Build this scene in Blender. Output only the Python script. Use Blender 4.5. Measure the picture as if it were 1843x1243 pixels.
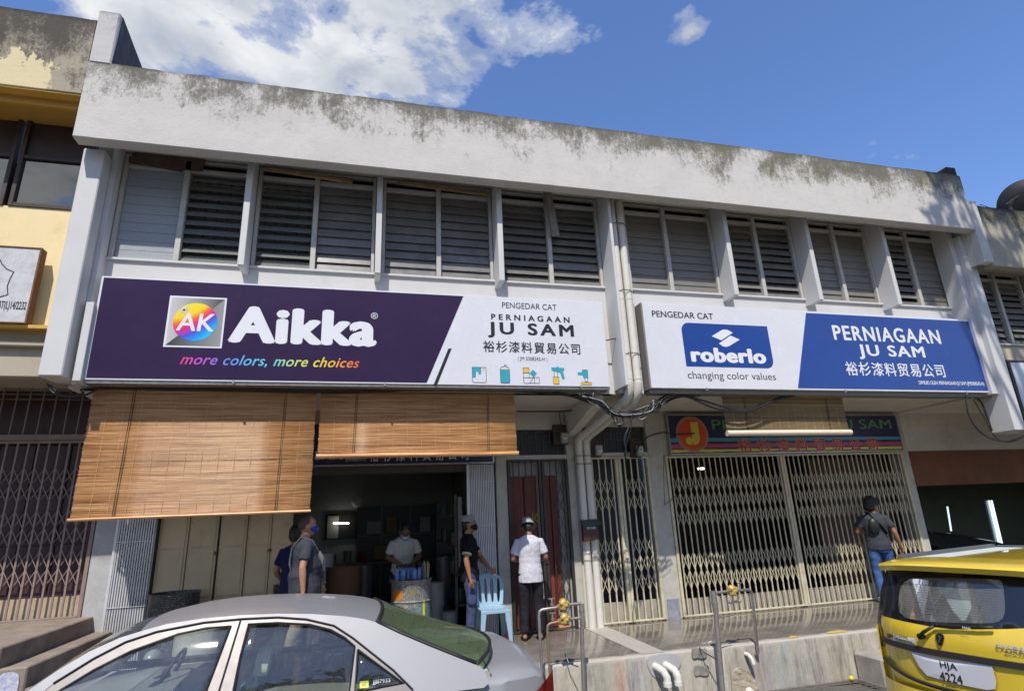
import bpy, math, random
from math import radians, sin, cos, pi, atan2, sqrt
from mathutils import Vector, Matrix, noise
from mathutils.geometry import delaunay_2d_cdt
random.seed(7)
for o in list(bpy.data.objects): bpy.data.objects.remove(o, do_unlink=True)
SC = bpy.context.scene
COL = SC.collection

# ------------------------------------------------------------------ camera
YAW, PITCH, ROLL = 0.25573124, 0.29401406, -0.04404365
FPX, CX, CY = 1023.4768, 921.5, 621.5
EYE = Vector((0, 0, 1.64))
fwd = Vector((sin(YAW)*cos(PITCH), cos(YAW)*cos(PITCH), sin(PITCH)))
rt0 = Vector((cos(YAW), -sin(YAW), 0)); up0 = rt0.cross(fwd)
RT = cos(ROLL)*rt0 + sin(ROLL)*up0
UP = -sin(ROLL)*rt0 + cos(ROLL)*up0
cam = bpy.data.cameras.new('camera'); camo = bpy.data.objects.new('camera', cam); COL.objects.link(camo)
cam.sensor_width = 36; cam.lens = 36*FPX/1843; cam.clip_start = 0.05; cam.clip_end = 3000
camo.matrix_world = Matrix(((RT.x, UP.x, -fwd.x, EYE.x), (RT.y, UP.y, -fwd.y, EYE.y), (RT.z, UP.z, -fwd.z, EYE.z), (0, 0, 0, 1)))
SC.camera = camo

def ray(px, py):
    return RT*((px-CX)/FPX) - UP*((py-CY)/FPX) + fwd
def P(px, py, x=None, y=None, z=None):
    "measured photo point -> point of the place on the plane x=, y= or z="
    d = ray(px, py)
    if y is not None: t = (y-EYE.y)/d.y
    elif z is not None: t = (z-EYE.z)/d.z
    else: t = (x-EYE.x)/d.x
    return EYE + d*t
def PP(px, py, p0, n):
    d = ray(px, py); return EYE + d*((Vector(p0)-EYE).dot(n)/d.dot(n))

# ------------------------------------------------------------------ sun, sky, exposure
SUN_DIR = Vector((0.38, 1.0, -1.51)).normalized()
sl = bpy.data.lights.new('sun', 'SUN'); sl.energy = 4.8; sl.angle = radians(0.53); sl.color = (1.0, 0.93, 0.82)
so = bpy.data.objects.new('sun', sl); COL.objects.link(so)
so.rotation_euler = SUN_DIR.to_track_quat('-Z', 'Y').to_euler(); so.location = (-6, -20, 34)
w = bpy.data.worlds.new('World'); SC.world = w; w.use_nodes = True
nt = w.node_tree; nt.nodes.clear()
def N(t, typ, **kw):
    n = t.nodes.new(typ)
    for k, v in kw.items():
        if k.startswith('i_'):
            n.inputs[k[2:].replace('_', ' ')].default_value = v
        else: setattr(n, k, v)
    return n
sky = N(nt, 'ShaderNodeTexSky', sky_type='NISHITA'); sky.sun_disc = False
sky.sun_elevation = math.asin(-SUN_DIR.z); sky.sun_rotation = atan2(-SUN_DIR.x, -SUN_DIR.y)
sky.air_density = 1.0; sky.dust_density = 0.25; sky.ozone_density = 2.2; sky.altitude = 0
out = N(nt, 'ShaderNodeOutputWorld'); bg = N(nt, 'ShaderNodeBackground'); bg.inputs[1].default_value = 0.10
tc = N(nt, 'ShaderNodeTexCoord'); sep = N(nt, 'ShaderNodeSeparateXYZ'); nt.links.new(tc.outputs['Generated'], sep.inputs[0])
def M(t, op, a=None, b=None, c=None, clamp=False):
    n = t.nodes.new('ShaderNodeMath'); n.operation = op; n.use_clamp = clamp
    for i, v in enumerate((a, b, c)):
        if v is None: continue
        if isinstance(v, (int, float)): n.inputs[i].default_value = v
        else: t.links.new(v, n.inputs[i])
    return n.outputs[0]
def ramp(t, fac, stops, interp='LINEAR'):
    r = t.nodes.new('ShaderNodeValToRGB'); e = r.color_ramp; e.interpolation = interp
    while len(e.elements) < len(stops): e.elements.new(0.5)
    for el, (p, c) in zip(e.elements, stops):
        el.position = p; el.color = (c, c, c, 1) if isinstance(c, (int, float)) else (*c, 1)
    t.links.new(fac, r.inputs[0]); return r.outputs[0]
def mixc(t, fac, a, b, mode='MIX'):
    n = t.nodes.new('ShaderNodeMix'); n.data_type = 'RGBA'; n.blend_type = mode
    if isinstance(fac, (int, float)): n.inputs[0].default_value = fac
    else: t.links.new(fac, n.inputs[0])
    for i, v in ((6, a), (7, b)):
        if isinstance(v, (tuple, list)): n.inputs[i].default_value = (*v[:3], 1)
        else: t.links.new(v, n.inputs[i])
    return n.outputs[2]
# cloud layer: project the view direction on a flat layer overhead
zc = M(nt, 'MAXIMUM', sep.outputs[2], 0.03)
cx_, cy_ = M(nt, 'DIVIDE', sep.outputs[0], zc), M(nt, 'DIVIDE', sep.outputs[1], zc)
cmb = N(nt, 'ShaderNodeCombineXYZ'); nt.links.new(cx_, cmb.inputs[0]); nt.links.new(cy_, cmb.inputs[1])
def noi(t, vec, scale, detail=6, rough=0.6, dist=0.0, dim='3D'):
    n = t.nodes.new('ShaderNodeTexNoise'); n.inputs['Scale'].default_value = scale; n.inputs['Detail'].default_value = detail
    n.inputs['Roughness'].default_value = rough; n.inputs['Distortion'].default_value = dist
    if vec is not None: t.links.new(vec, n.inputs['Vector'])
    return n.outputs[0]
def cpt(px, py):
    d = ray(px, py).normalized(); return d.x/d.z, d.y/d.z
def blob(px, py, rx, ry):
    a, b = cpt(px, py)
    u = M(nt, 'DIVIDE', M(nt, 'SUBTRACT', cx_, a), rx); v = M(nt, 'DIVIDE', M(nt, 'SUBTRACT', cy_, b), ry)
    return M(nt, 'SUBTRACT', 1.0, M(nt, 'SQRT', M(nt, 'ADD', M(nt, 'MULTIPLY', u, u), M(nt, 'MULTIPLY', v, v))))
big = blob(450, 40, 0.42, 0.33)
b2 = blob(640, 110, 0.30, 0.22); b3 = blob(1240, 60, 0.11, 0.13); b5 = blob(800, 125, 0.16, 0.16); b4 = blob(760, 0, 0.28, 0.16)
b6 = blob(1640, 280, 0.30, 0.16)
far = ramp(nt, M(nt, 'SUBTRACT', -0.75, cy_), [(0, 0), (1, 1)])        # the half of the sky behind the camera is cloudy too
farn = M(nt, 'MULTIPLY_ADD', far, M(nt, 'SUBTRACT', M(nt, 'MULTIPLY', noi(nt, cmb.outputs[0], 0.7, 2), 2.6), 0.15), -0.6)
cov = M(nt, 'MAXIMUM', M(nt, 'MAXIMUM', big, b2), M(nt, 'MAXIMUM', M(nt, 'MAXIMUM', M(nt, 'SUBTRACT', b3, 0.52), b5), M(nt, 'MAXIMUM', b4, M(nt, 'MAXIMUM', farn, M(nt, 'SUBTRACT', b6, 0.62)))))
cov = M(nt, 'MINIMUM', cov, 0.42)
n1 = noi(nt, cmb.outputs[0], 3.4, 9, 0.60, 0.15)
dens = M(nt, 'ADD', M(nt, 'MULTIPLY', cov, 0.82), M(nt, 'MULTIPLY', M(nt, 'SUBTRACT', n1, 0.5), 2.3))
cf = ramp(nt, dens, [(0.04, 0.0), (0.20, 0.40), (0.38, 0.97)], 'EASE')
mp = N(nt, 'ShaderNodeMapping'); mp.inputs['Location'].default_value = (0.06, 0.09, 0); nt.links.new(cmb.outputs[0], mp.inputs[0])
n2 = noi(nt, mp.outputs[0], 3.4, 6, 0.55, 0.3)
ccol = mixc(nt, ramp(nt, n2, [(0.38, 0.0), (0.62, 1.0)]), (4.9, 5.4, 6.3), (9.0, 9.1, 9.2))
skyc = mixc(nt, 1.0, sky.outputs[0], (1.42, 1.66, 2.12), 'MULTIPLY')
nt.links.new(mixc(nt, cf, skyc, ccol), bg.inputs[0]); nt.links.new(bg.outputs[0], out.inputs[0])
SC.view_settings.view_transform = 'Standard'; SC.view_settings.look = 'None'
SC.view_settings.exposure = 0.0; SC.view_settings.gamma = 1.0; SC.view_settings.use_curve_mapping = False
SC.cycles.max_bounces = 8; SC.cycles.transparent_max_bounces = 12; SC.cycles.caustics_reflective = False; SC.cycles.caustics_refractive = False

# ------------------------------------------------------------------ helpers
def tag(o, label=None, cat=None, group=None, kind=None):
    if label: o['label'] = label
    if cat: o['category'] = cat
    if group: o['group'] = group
    if kind: o['kind'] = kind
    return o
def empty(name, label, cat, loc=(0, 0, 0), rz=0, group=None):
    o = bpy.data.objects.new(name, None); COL.objects.link(o); o.location = loc; o.rotation_euler = (0, 0, rz); o.empty_display_size = 0.1
    return tag(o, label, cat, group)
class MB:
    def __init__(s): s.v = []; s.f = []; s.m = []; s.cur = 0
    def add(s, vs, fs):
        n = len(s.v); s.v += [tuple(v) for v in vs]; s.f += [tuple(i+n for i in f) for f in fs]; s.m += [s.cur]*len(fs); return s
    def box(s, x0, x1, y0, y1, z0, z1):
        vs = [(x, y, z) for z in (z0, z1) for y in (y0, y1) for x in (x0, x1)]
        return s.add(vs, [(0, 2, 3, 1), (4, 5, 7, 6), (0, 1, 5, 4), (2, 6, 7, 3), (0, 4, 6, 2), (1, 3, 7, 5)])
    def hexa(s, b, t):
        "bottom 4 and top 4 corners, counter-clockwise seen from above"
        return s.add(list(b)+list(t), [(3, 2, 1, 0), (4, 5, 6, 7), (0, 1, 5, 4), (1, 2, 6, 5), (2, 3, 7, 6), (3, 0, 4, 7)])
    def bar(s, a, b, w, d=None, side=None):
        "square bar between two points"
        a = Vector(a); b = Vector(b); t = (b-a).normalized(); d = d or w
        u = (Vector(side) if side is not None else (Vector((0, 1, 0)) if abs(t.y) < 0.9 else Vector((1, 0, 0))))
        v = t.cross(u).normalized(); u = v.cross(t).normalized()
        q = [(-1, -1), (1, -1), (1, 1), (-1, 1)]
        bs = [a+v*(i*w/2)+u*(j*d/2) for i, j in q]; ts = [b+v*(i*w/2)+u*(j*d/2) for i, j in q]
        return s.hexa(bs, ts)
    def tube(s, pts, r, n=8, cap=True, squash=None):
        pts = [Vector(p) for p in pts]; k = len(pts); rs = r if isinstance(r, (list, tuple)) else [r]*k
        base = len(s.v); prev = None; vs = []
        for i, p in enumerate(pts):
            t = (pts[min(i+1, k-1)]-pts[max(i-1, 0)])
            t = t.normalized() if t.length > 1e-9 else Vector((0, 0, 1))
            if prev is None:
                u = t.orthogonal().normalized()
                if abs(t.z) < 0.95: u = (Vector((0, 0, 1))-t*t.z).normalized()
                else: u = (Vector((1, 0, 0))-t*t.x).normalized()
            else:
                u = prev - t*prev.dot(t); u = u.normalized() if u.length > 1e-6 else t.orthogonal().normalized()
            prev = u; v = t.cross(u)
            ru, rv = (rs[i] if isinstance(rs[i], (tuple, list)) else (rs[i], rs[i]))
            for j in range(n):
                a = 2*pi*j/n; vs.append(p+u*(ru*cos(a))+v*(rv*sin(a)))
        fs = [(i*n+j, i*n+(j+1) % n, (i+1)*n+(j+1) % n, (i+1)*n+j) for i in range(k-1) for j in range(n)]
        if cap: fs += [tuple(reversed(range(n))), tuple((k-1)*n+j for j in range(n))]
        return s.add(vs, fs)
    def lathe(s, prof, c=(0, 0, 0), n=20, cap=True):
        vs = []; c = Vector(c)
        for r, z in prof:
            for j in range(n):
                a = 2*pi*j/n; vs.append((c.x+r*cos(a), c.y+r*sin(a), c.z+z))
        k = len(prof); fs = [(i*n+j, i*n+(j+1) % n, (i+1)*n+(j+1) % n, (i+1)*n+j) for i in range(k-1) for j in range(n)]
        if cap: fs += [tuple(reversed(range(n))), tuple((k-1)*n+j for j in range(n))]
        return s.add(vs, fs)
    def ball(s, c, r, n=12, m=8, rot=None):
        c = Vector(c); r = r if isinstance(r, (tuple, list)) else (r, r, r); vs = []
        for i in range(m+1):
            th = pi*i/m
            for j in range(n):
                a = 2*pi*j/n; v = Vector((r[0]*sin(th)*cos(a), r[1]*sin(th)*sin(a), r[2]*cos(th)))
                if rot is not None: v = rot @ v
                vs.append(c+v)
        fs = [(i*n+j, (i+1)*n+j, (i+1)*n+(j+1) % n, i*n+(j+1) % n) for i in range(m) for j in range(n)]
        return s.add(vs, fs)
    def grid(s, fn, nu, nv, flip=False):
        vs = [fn(i/nu, j/nv) for i in range(nu+1) for j in range(nv+1)]
        q = lambda i, j: i*(nv+1)+j
        fs = [(q(i, j), q(i+1, j), q(i+1, j+1), q(i, j+1)) for i in range(nu) for j in range(nv)]
        if flip: fs = [tuple(reversed(f)) for f in fs]
        return s.add(vs, fs)
    def build(s, name, mat, parent=None, smooth=False, bevel=0.0, auto=None, seg=1, local=False):
        me = bpy.data.meshes.new(name); me.from_pydata(s.v, [], s.f); me.validate()
        mats = mat if isinstance(mat, (list, tuple)) else [mat]
        for m in mats: me.materials.append(m)
        if len(mats) > 1 and len(s.m) == len(me.polygons):
            me.polygons.foreach_set('material_index', s.m)
        if smooth: me.polygons.foreach_set('use_smooth', [True]*len(me.polygons))
        me.update()
        o = bpy.data.objects.new(name, me); COL.objects.link(o)
        if parent is not None:
            o.parent = parent
            if not local and parent.type == 'EMPTY':
                o.matrix_parent_inverse = (Matrix.Translation(parent.location) @ parent.rotation_euler.to_matrix().to_4x4()).inverted()
        if bevel: 
            b = o.modifiers.new('bevel', 'BEVEL'); b.width = bevel; b.segments = seg; b.limit_method = 'ANGLE'; b.angle_limit = radians(40)
        if smooth and auto:
            set_sharp(me, auto)
        return o
def set_sharp(me, ang):
    import bmesh
    bm = bmesh.new(); bm.from_mesh(me)
    for e in bm.edges:
        if len(e.link_faces) == 2:
            e.smooth = e.calc_face_angle(0) < radians(ang)
        else: e.smooth = False
    bm.to_mesh(me); bm.free()
def share(src, name, parent, loc=(0, 0, 0), rot=None, scale=None):
    "another piece with the same mesh, moved by loc"
    o = src.copy(); o.name = name; COL.objects.link(o); o.parent = parent; o.location = loc
    if rot is not None: o.rotation_euler = rot
    if scale is not None: o.scale = scale
    return o
def inside(pt, poly):
    x, y = pt; c = False; j = len(poly)-1
    for i in range(len(poly)):
        xi, yi = poly[i]; xj, yj = poly[j]
        if (yi > y) != (yj > y) and x < (xj-xi)*(y-yi)/(yj-yi+1e-12)+xi: c = not c
        j = i
    return c
def patch(outer, holes=(), step=None):
    "2D outline with holes -> (verts2d, tris)"
    vs = [Vector(p) for p in outer]; es = [(i, (i+1) % len(outer)) for i in range(len(outer))]
    for h in holes:
        b = len(vs); vs += [Vector(p) for p in h]; es += [(b+i, b+(i+1) % len(h)) for i in range(len(h))]
    if step:
        x0 = min(p[0] for p in outer); x1 = max(p[0] for p in outer); y0 = min(p[1] for p in outer); y1 = max(p[1] for p in outer)
        nx = int((x1-x0)/step)+1; ny = int((y1-y0)/step)+1
        for i in range(1, nx):
            for j in range(1, ny):
                p = (x0+(x1-x0)*i/nx, y0+(y1-y0)*j/ny)
                if inside(p, outer) and not any(inside(p, h) for h in holes): vs.append(Vector(p))
    r = delaunay_2d_cdt(vs, es, [], 0, 1e-7)
    V = [tuple(v) for v in r[0]]; T = []
    for f in r[2]:
        c = (sum(V[i][0] for i in f)/3, sum(V[i][1] for i in f)/3)
        if inside(c, outer) and not any(inside(c, h) for h in holes): T.append(tuple(f))
    return V, T
def panel(mb, outer, holes=(), mapf=None, step=None, thick=0.0, tv=(0, 1, 0)):
    V, T = patch(outer, holes, step); vs = [Vector(mapf(*v)) for v in V]
    if not thick: return mb.add(vs, T)
    tv = Vector(tv)*thick; n = len(vs)
    from collections import Counter
    cnt = Counter()
    for t in T:
        for a, b in ((t[0], t[1]), (t[1], t[2]), (t[2], t[0])): cnt[(a, b)] += 1
    fs = list(T)+[tuple(reversed([i+n for i in t])) for t in T]
    for (a, b) in cnt:
        if (b, a) not in cnt: fs.append((b, a, a+n, b+n))
    return mb.add(vs+[v+tv for v in vs], fs)
def rrect(x0, x1, z0, z1, r, n=4):
    pts = []
    for cx, cz, a0 in ((x1-r, z1-r, 0), (x0+r, z1-r, 90), (x0+r, z0+r, 180), (x1-r, z0+r, 270)):
        for i in range(n+1):
            a = radians(a0+90*i/n); pts.append((cx+r*cos(a), cz+r*sin(a)))
    return pts
def circ(cx, cz, rx, rz=None, n=32): 
    rz = rz or rx; return [(cx+rx*cos(2*pi*i/n), cz+rz*sin(2*pi*i/n)) for i in range(n)]
def smoothpoly(pts, it=2, closed=True):
    for _ in range(it):
        q = []
        n = len(pts)
        for i in range(n if closed else n-1):
            a, b = pts[i], pts[(i+1) % n]
            q += [(a[0]*.75+b[0]*.25, a[1]*.75+b[1]*.25), (a[0]*.25+b[0]*.75, a[1]*.25+b[1]*.75)]
        pts = q if closed else [pts[0]]+q+[pts[-1]]
    return pts

# ------------------------------------------------------------------ materials
def newmat(name):
    m = bpy.data.materials.new(name); m.use_nodes = True; t = m.node_tree
    b = t.nodes['Principled BSDF']; return m, t, b
def setc(t, b, v, key='Base Color'):
    if isinstance(v, (tuple, list)): b.inputs[key].default_value = (*v[:3], 1)
    elif isinstance(v, (int, float)): b.inputs[key].default_value = v
    else: t.links.new(v, b.inputs[key])
def objc(t): return t.nodes.new('ShaderNodeTexCoord').outputs['Object']
def posc(t): return t.nodes.new('ShaderNodeNewGeometry').outputs['Position']
def mapv(t, v, sc=(1, 1, 1), loc=(0, 0, 0)):
    m = t.nodes.new('ShaderNodeMapping'); m.inputs['Scale'].default_value = sc; m.inputs['Location'].default_value = loc; t.links.new(v, m.inputs[0]); return m.outputs[0]
def bump(t, b, h, strength=0.3, dist=0.01):
    n = t.nodes.new('ShaderNodeBump'); n.inputs['Strength'].default_value = strength; n.inputs['Distance'].default_value = dist
    t.links.new(h, n.inputs['Height']); t.links.new(n.outputs[0], b.inputs['Normal'])
def S(*c): return tuple(((v/255)/12.92 if v/255 <= 0.04045 else ((v/255+0.055)/1.055)**2.4) for v in c)
def mat(name, col, rough=0.6, metal=0.0, var=0.12, scale=6.0, bmp=0.0, bscale=60, spec=None, coat=0, dirt=None, dscale=3.0, damt=0.5, stretch=(1, 1, 1)):
    m, t, b = newmat(name); v = mapv(t, posc(t), stretch)
    c = tuple(col)
    f = ramp(t, noi(t, v, scale, 6, 0.65), [(0.25, 0.0), (0.75, 1.0)])
    cc = mixc(t, f, tuple(x*(1-var) for x in c), tuple(min(1, x*(1+var)) for x in c))
    if dirt is not None:
        d = ramp(t, noi(t, mapv(t, v, (1, 1, 1), (5, 3, 1)), dscale, 9, 0.72), [(0.62-0.22*damt, 0), (0.62+0.16, damt)])
        cc = mixc(t, d, cc, dirt)
    setc(t, b, cc); b.inputs['Metallic'].default_value = metal
    setc(t, b, M(t, 'MULTIPLY_ADD', noi(t, v, scale*2.3, 4), 0.16, rough-0.08), 'Roughness')
    if spec is not None: b.inputs['Specular IOR Level'].default_value = spec
    if coat: b.inputs['Coat Weight'].default_value = coat; b.inputs['Coat Roughness'].default_value = 0.04
    if bmp: bump(t, b, noi(t, v, bscale, 5), bmp, 0.006)
    return m
def flat(name, col, rough=0.45): return mat(name, col, rough, var=0.03, scale=3)
def glow(name, col, s):
    m, t, b = newmat(name); b.inputs['Emission Color'].default_value = (*col, 1); b.inputs['Emission Strength'].default_value = s; setc(t, b, col); return m
def stained(name, base, top, zt, depth, amount=1.0, moss=0.0, hard=False, low=None, moss_x=None):
    "plaster with dark streaks running down from its upper edge at height zt"
    m, t, b = newmat(name); v = posc(t); sp = t.nodes.new('ShaderNodeSeparateXYZ'); t.links.new(v, sp.inputs[0])
    h = M(t, 'DIVIDE', M(t, 'SUBTRACT', zt, sp.outputs[2]), depth)           # 0 at the top edge
    streak = noi(t, mapv(t, v, (9, 9, 1.3)), 1.3, 8, 0.75)
    fine = noi(t, mapv(t, v, (1, 1, 0.75)), 17, 10, 0.88, 1.0)
    blot = noi(t, mapv(t, v, (1, 1, 0.9), (2.3, 0, 0)), 1.9, 6, 0.6, 0.3)
    k = M(t, 'MULTIPLY', M(t, 'SUBTRACT', streak, 0.5), 1.0)
    k = M(t, 'ADD', k, M(t, 'MULTIPLY', M(t, 'SUBTRACT', fine, 0.5), 2.3))
    k = M(t, 'ADD', k, M(t, 'MULTIPLY', M(t, 'SUBTRACT', blot, 0.5), 2.2))
    k = M(t, 'ADD', k, M(t, 'SUBTRACT', 0.62+0.28*(amount-1), M(t, 'MULTIPLY', h, 1.0)))
    if moss_x: k = M(t, 'ADD', k, M(t, 'MULTIPLY', ramp(t, M(t, 'DIVIDE', M(t, 'SUBTRACT', sp.outputs[0], moss_x[0]), moss_x[1]-moss_x[0]), [(0, 0), (1, 1)]), 0.16))
    st = ramp(t, k, [(0.30, 0.0), (0.62, 0.75), (0.85, 1.0)])
    speck = ramp(t, M(t, 'SUBTRACT', noi(t, v, 26, 9, 0.8, 0.6), M(t, 'MULTIPLY', h, 0.05)), [(0.62, 0), (0.70, 0.7)])
    dark = mixc(t, noi(t, v, 8, 6, 0.7), tuple(c*0.55 for c in top), tuple(c*1.8 for c in top))
    if moss:
        mf = ramp(t, noi(t, mapv(t, v, (2, 2, 1.5), (9, 0, 0)), 1.1, 6, 0.6), [(0.46, 0), (0.56, moss)])
        if moss_x: mf = M(t, 'MULTIPLY', mf, ramp(t, M(t, 'DIVIDE', M(t, 'SUBTRACT', sp.outputs[0], moss_x[0]), moss_x[1]-moss_x[0]), [(0, 0.03), (1, 1)]))
        dark = mixc(t, mf, dark, (0.10, 0.105, 0.03))
    bc = mixc(t, ramp(t, noi(t, v, 2.2, 8, 0.7), [(0.3, 0), (0.7, 1)]), tuple(c*0.88 for c in base), base)
    bc = mixc(t, ramp(t, noi(t, mapv(t, v, (1, 1, 2.2)), 7, 8, 0.75), [(0.5, 0), (0.75, 0.25)]), bc, tuple(c*0.55 for c in base))
    c = mixc(t, M(t, 'MULTIPLY', st, 0.88*min(1, amount)), bc, dark); c = mixc(t, M(t, 'MULTIPLY', speck, M(t, 'MULTIPLY', M(t, 'SUBTRACT', 1.15, h), 0.55, None, True)), c, tuple(c_*0.7 for c_ in top))
    if low is not None:
        lf = ramp(t, M(t, 'ADD', M(t, 'MULTIPLY', M(t, 'SUBTRACT', noi(t, mapv(t, v, (3.2, 3.2, 1.4)), 1.6, 7, .65), .5), 1.5), h), [(0.66, 0), (0.68, 1)])
        lx = ramp(t, M(t, 'SUBTRACT', M(t, 'ADD', M(t, 'MULTIPLY', M(t, 'SUBTRACT', noi(t, v, 5, 5), .5), .5), M(t, 'MULTIPLY', sp.outputs[0], -1.0)), 3.92), [(0, 0), (.04, 1)])
        c = mixc(t, M(t, 'MULTIPLY', M(t, 'MULTIPLY', lf, lx), 0.92), c, low)
    edge = ramp(t, M(t, 'ADD', h, M(t, 'MULTIPLY', fine, 0.10)), [(0.05, 0.85), (0.14, 0)]); c = mixc(t, edge, c, tuple(c_*0.8 for c_ in top))
    setc(t, b, c); b.inputs['Roughness'].default_value = 0.9; b.inputs['Specular IOR Level'].default_value = 0.2
    bump(t, b, M(t, 'ADD', noi(t, v, 30, 8, 0.75), M(t, 'MULTIPLY', blot, 2.0)), 0.45, 0.012)
    return m
WHITE = mat('white_wall_paint', (0.56, 0.555, 0.55), 0.75, var=0.07, scale=1.5, bmp=0.15, bscale=25, dirt=(0.30, 0.29, 0.27), dscale=2.6, damt=0.35)
WHITE2 = mat('grey_white_fin_paint', (0.58, 0.58, 0.58), 0.7, var=0.05, scale=2, bmp=0.12, bscale=30, dirt=(0.35, 0.34, 0.32), dscale=5, damt=0.25)
SOFFIT = mat('soffit_paint', (0.60, 0.57, 0.52), 0.85, var=0.08, scale=1.2, bmp=0.1, dirt=(0.26, 0.24, 0.2), dscale=1.7, damt=0.45)
FASCIA = stained('weathered_fascia_plaster', (0.62, 0.60, 0.57), (0.095, 0.088, 0.068), 7.45, 0.95, 1.55, moss=0.85, moss_x=(2.5, 7.5))
FASCL = stained('black_mould_on_cream_plaster', (0.40, 0.36, 0.28), (0.05, 0.045, 0.04), 8.1, 1.15, 2.9, low=(0.72, 0.62, 0.38))
FASCR = stained('black_mould_on_grey_plaster', (0.42, 0.39, 0.31), (0.05, 0.05, 0.04), 6.85, 1.0, 2.2, moss=0.4)
PARTY = mat('black_weathered_concrete', (0.055, 0.05, 0.055), 0.9, var=0.4, scale=4, bmp=0.4, dirt=(0.16, 0.15, 0.15), dscale=8, damt=0.6, stretch=(1, 1, 0.4))
CREAM = mat('cream_wall_paint', (0.80, 0.66, 0.38), 0.8, var=0.06, scale=2, bmp=0.1, dirt=(0.5, 0.36, 0.18), dscale=3, damt=0.4)
OCHRE = mat('ochre_beam_paint', (0.62, 0.36, 0.07), 0.7, var=0.08, scale=3)
BEIGE = mat('beige_soffit_paint', (0.42, 0.37, 0.29), 0.8, var=0.08, scale=2, dirt=(0.2, 0.17, 0.12), damt=0.4)
CONC = mat('rough_concrete', (0.36, 0.33, 0.285), 0.92, var=0.25, scale=4, bmp=0.5, bscale=35, dirt=(0.15, 0.13, 0.11), dscale=3.2, damt=0.6)
STEPM = mat('stained_step_concrete', (0.27, 0.22, 0.18), 0.9, var=0.25, scale=4, bmp=0.5, bscale=30, dirt=(0.10, 0.085, 0.07), dscale=3, damt=0.7)
ASPH = mat('asphalt', (0.115, 0.11, 0.10), 0.9, var=0.35, scale=30, bmp=0.6, bscale=180, dirt=(0.12, 0.11, 0.10), dscale=1, damt=0.5)
FRAME = mat('grey_window_frame_paint', (0.47, 0.46, 0.44), 0.6, var=0.1, scale=8, dirt=(0.30, 0.22, 0.12), dscale=9, damt=0.5)
BLADE = mat('grey_louvre_glass', (0.165, 0.16, 0.155), 0.30, var=0.25, scale=3.5, dirt=(0.32, 0.30, 0.26), dscale=4, damt=0.5, spec=0.5)
BLADE2 = mat('beige_louvre_glass', (0.185, 0.175, 0.16), 0.4, var=0.15, scale=3, dirt=(0.2, 0.18, 0.15), dscale=5, damt=0.5)
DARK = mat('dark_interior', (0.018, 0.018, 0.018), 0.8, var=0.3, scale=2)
BLACKP = mat('black_rubber', (0.012, 0.012, 0.012), 0.45, var=0.2, scale=20)
IRONB = mat('black_painted_iron', (0.032, 0.027, 0.024), 0.5, var=0.3, scale=10)
GATEC = mat('cream_gate_paint', (0.58, 0.53, 0.38), 0.5, var=0.15, scale=6, dirt=(0.2, 0.12, 0.05), dscale=9, damt=0.55)
GATEP = mat('mauve_brown_gate_paint', (0.25, 0.19, 0.175), 0.5, var=0.2, scale=8, dirt=(0.34, 0.23, 0.13), dscale=10, damt=0.6)
SILV = mat('silver_folding_grille_paint', (0.62, 0.63, 0.66), 0.4, metal=0.25, var=0.12, scale=6)
GALV = mat('galvanised_pipe', (0.42, 0.40, 0.38), 0.38, metal=0.7, var=0.2, scale=12, dirt=(0.22, 0.13, 0.07), dscale=14, damt=0.7)
BRASS = mat('yellow_meter_brass', (0.52, 0.37, 0.10), 0.45, metal=0.2, var=0.3, scale=25, dirt=(0.2, 0.12, 0.04), dscale=25, damt=0.6, bmp=0.3)
PVC = mat('white_upvc_pipe', (0.66, 0.64, 0.59), 0.42, var=0.06, scale=4, dirt=(0.38, 0.33, 0.25), dscale=5, damt=0.4)
CABLE = mat('black_cable', (0.016, 0.016, 0.018), 0.42, var=0.3, scale=30)
STEEL = mat('bright_metal', (0.6, 0.62, 0.66), 0.25, metal=0.9, var=0.08, scale=8)
RUST = mat('rusty_iron', (0.16, 0.075, 0.035), 0.85, var=0.4, scale=20, bmp=0.3)
WOODR = mat('rotten_timber', (0.40, 0.27, 0.13), 0.85, var=0.35, scale=10, bmp=0.5, dirt=(0.12, 0.07, 0.04), dscale=12, damt=0.8, stretch=(0.3, 1, 1))
BAREBR = mat('peeled_brown_plaster', (0.115, 0.07, 0.055), 0.95, var=0.4, scale=12, bmp=0.7, dirt=(0.3, 0.25, 0.2), dscale=20, damt=0.4)
def glassmat(name, tint, refl=0.12, rough=0.02, rtint=(1, 1, 1), dust_sheen=0.0, dcol=(.5, .5, .48)):
    m, t, b = newmat(name); t.nodes.remove(b); o = t.nodes['Material Output']
    tr = N(t, 'ShaderNodeBsdfTransparent'); tr.inputs[0].default_value = (*tint, 1)
    gl = N(t, 'ShaderNodeBsdfGlossy'); gl.inputs['Roughness'].default_value = rough; gl.inputs[0].default_value = (*rtint, 1)
    lw = N(t, 'ShaderNodeFresnel'); lw.inputs[0].default_value = 1.5
    f = M(t, 'ADD', lw.outputs[0], refl, None, True); mx = N(t, 'ShaderNodeMixShader')
    dust_sheen_bsdf = N(t, 'ShaderNodeBsdfDiffuse'); dust_sheen_bsdf.inputs[0].default_value = (*dcol, 1)  # film for real dust and for pale reflections painted on rear glass
    m2 = N(t, 'ShaderNodeMixShader')
    t.links.new(f, mx.inputs[0]); t.links.new(tr.outputs[0], mx.inputs[1]); t.links.new(gl.outputs[0], mx.inputs[2])
    dn = M(t, 'MULTIPLY', ramp(t, noi(t, posc(t), 40, 8, 0.8), [(0.5, 0.02+dust_sheen), (0.75, 0.22+dust_sheen)]), 0.5)
    t.links.new(dn, m2.inputs[0]); t.links.new(mx.outputs[0], m2.inputs[1]); t.links.new(dust_sheen_bsdf.outputs[0], m2.inputs[2])
    t.links.new(m2.outputs[0], o.inputs[0]); return m
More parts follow.
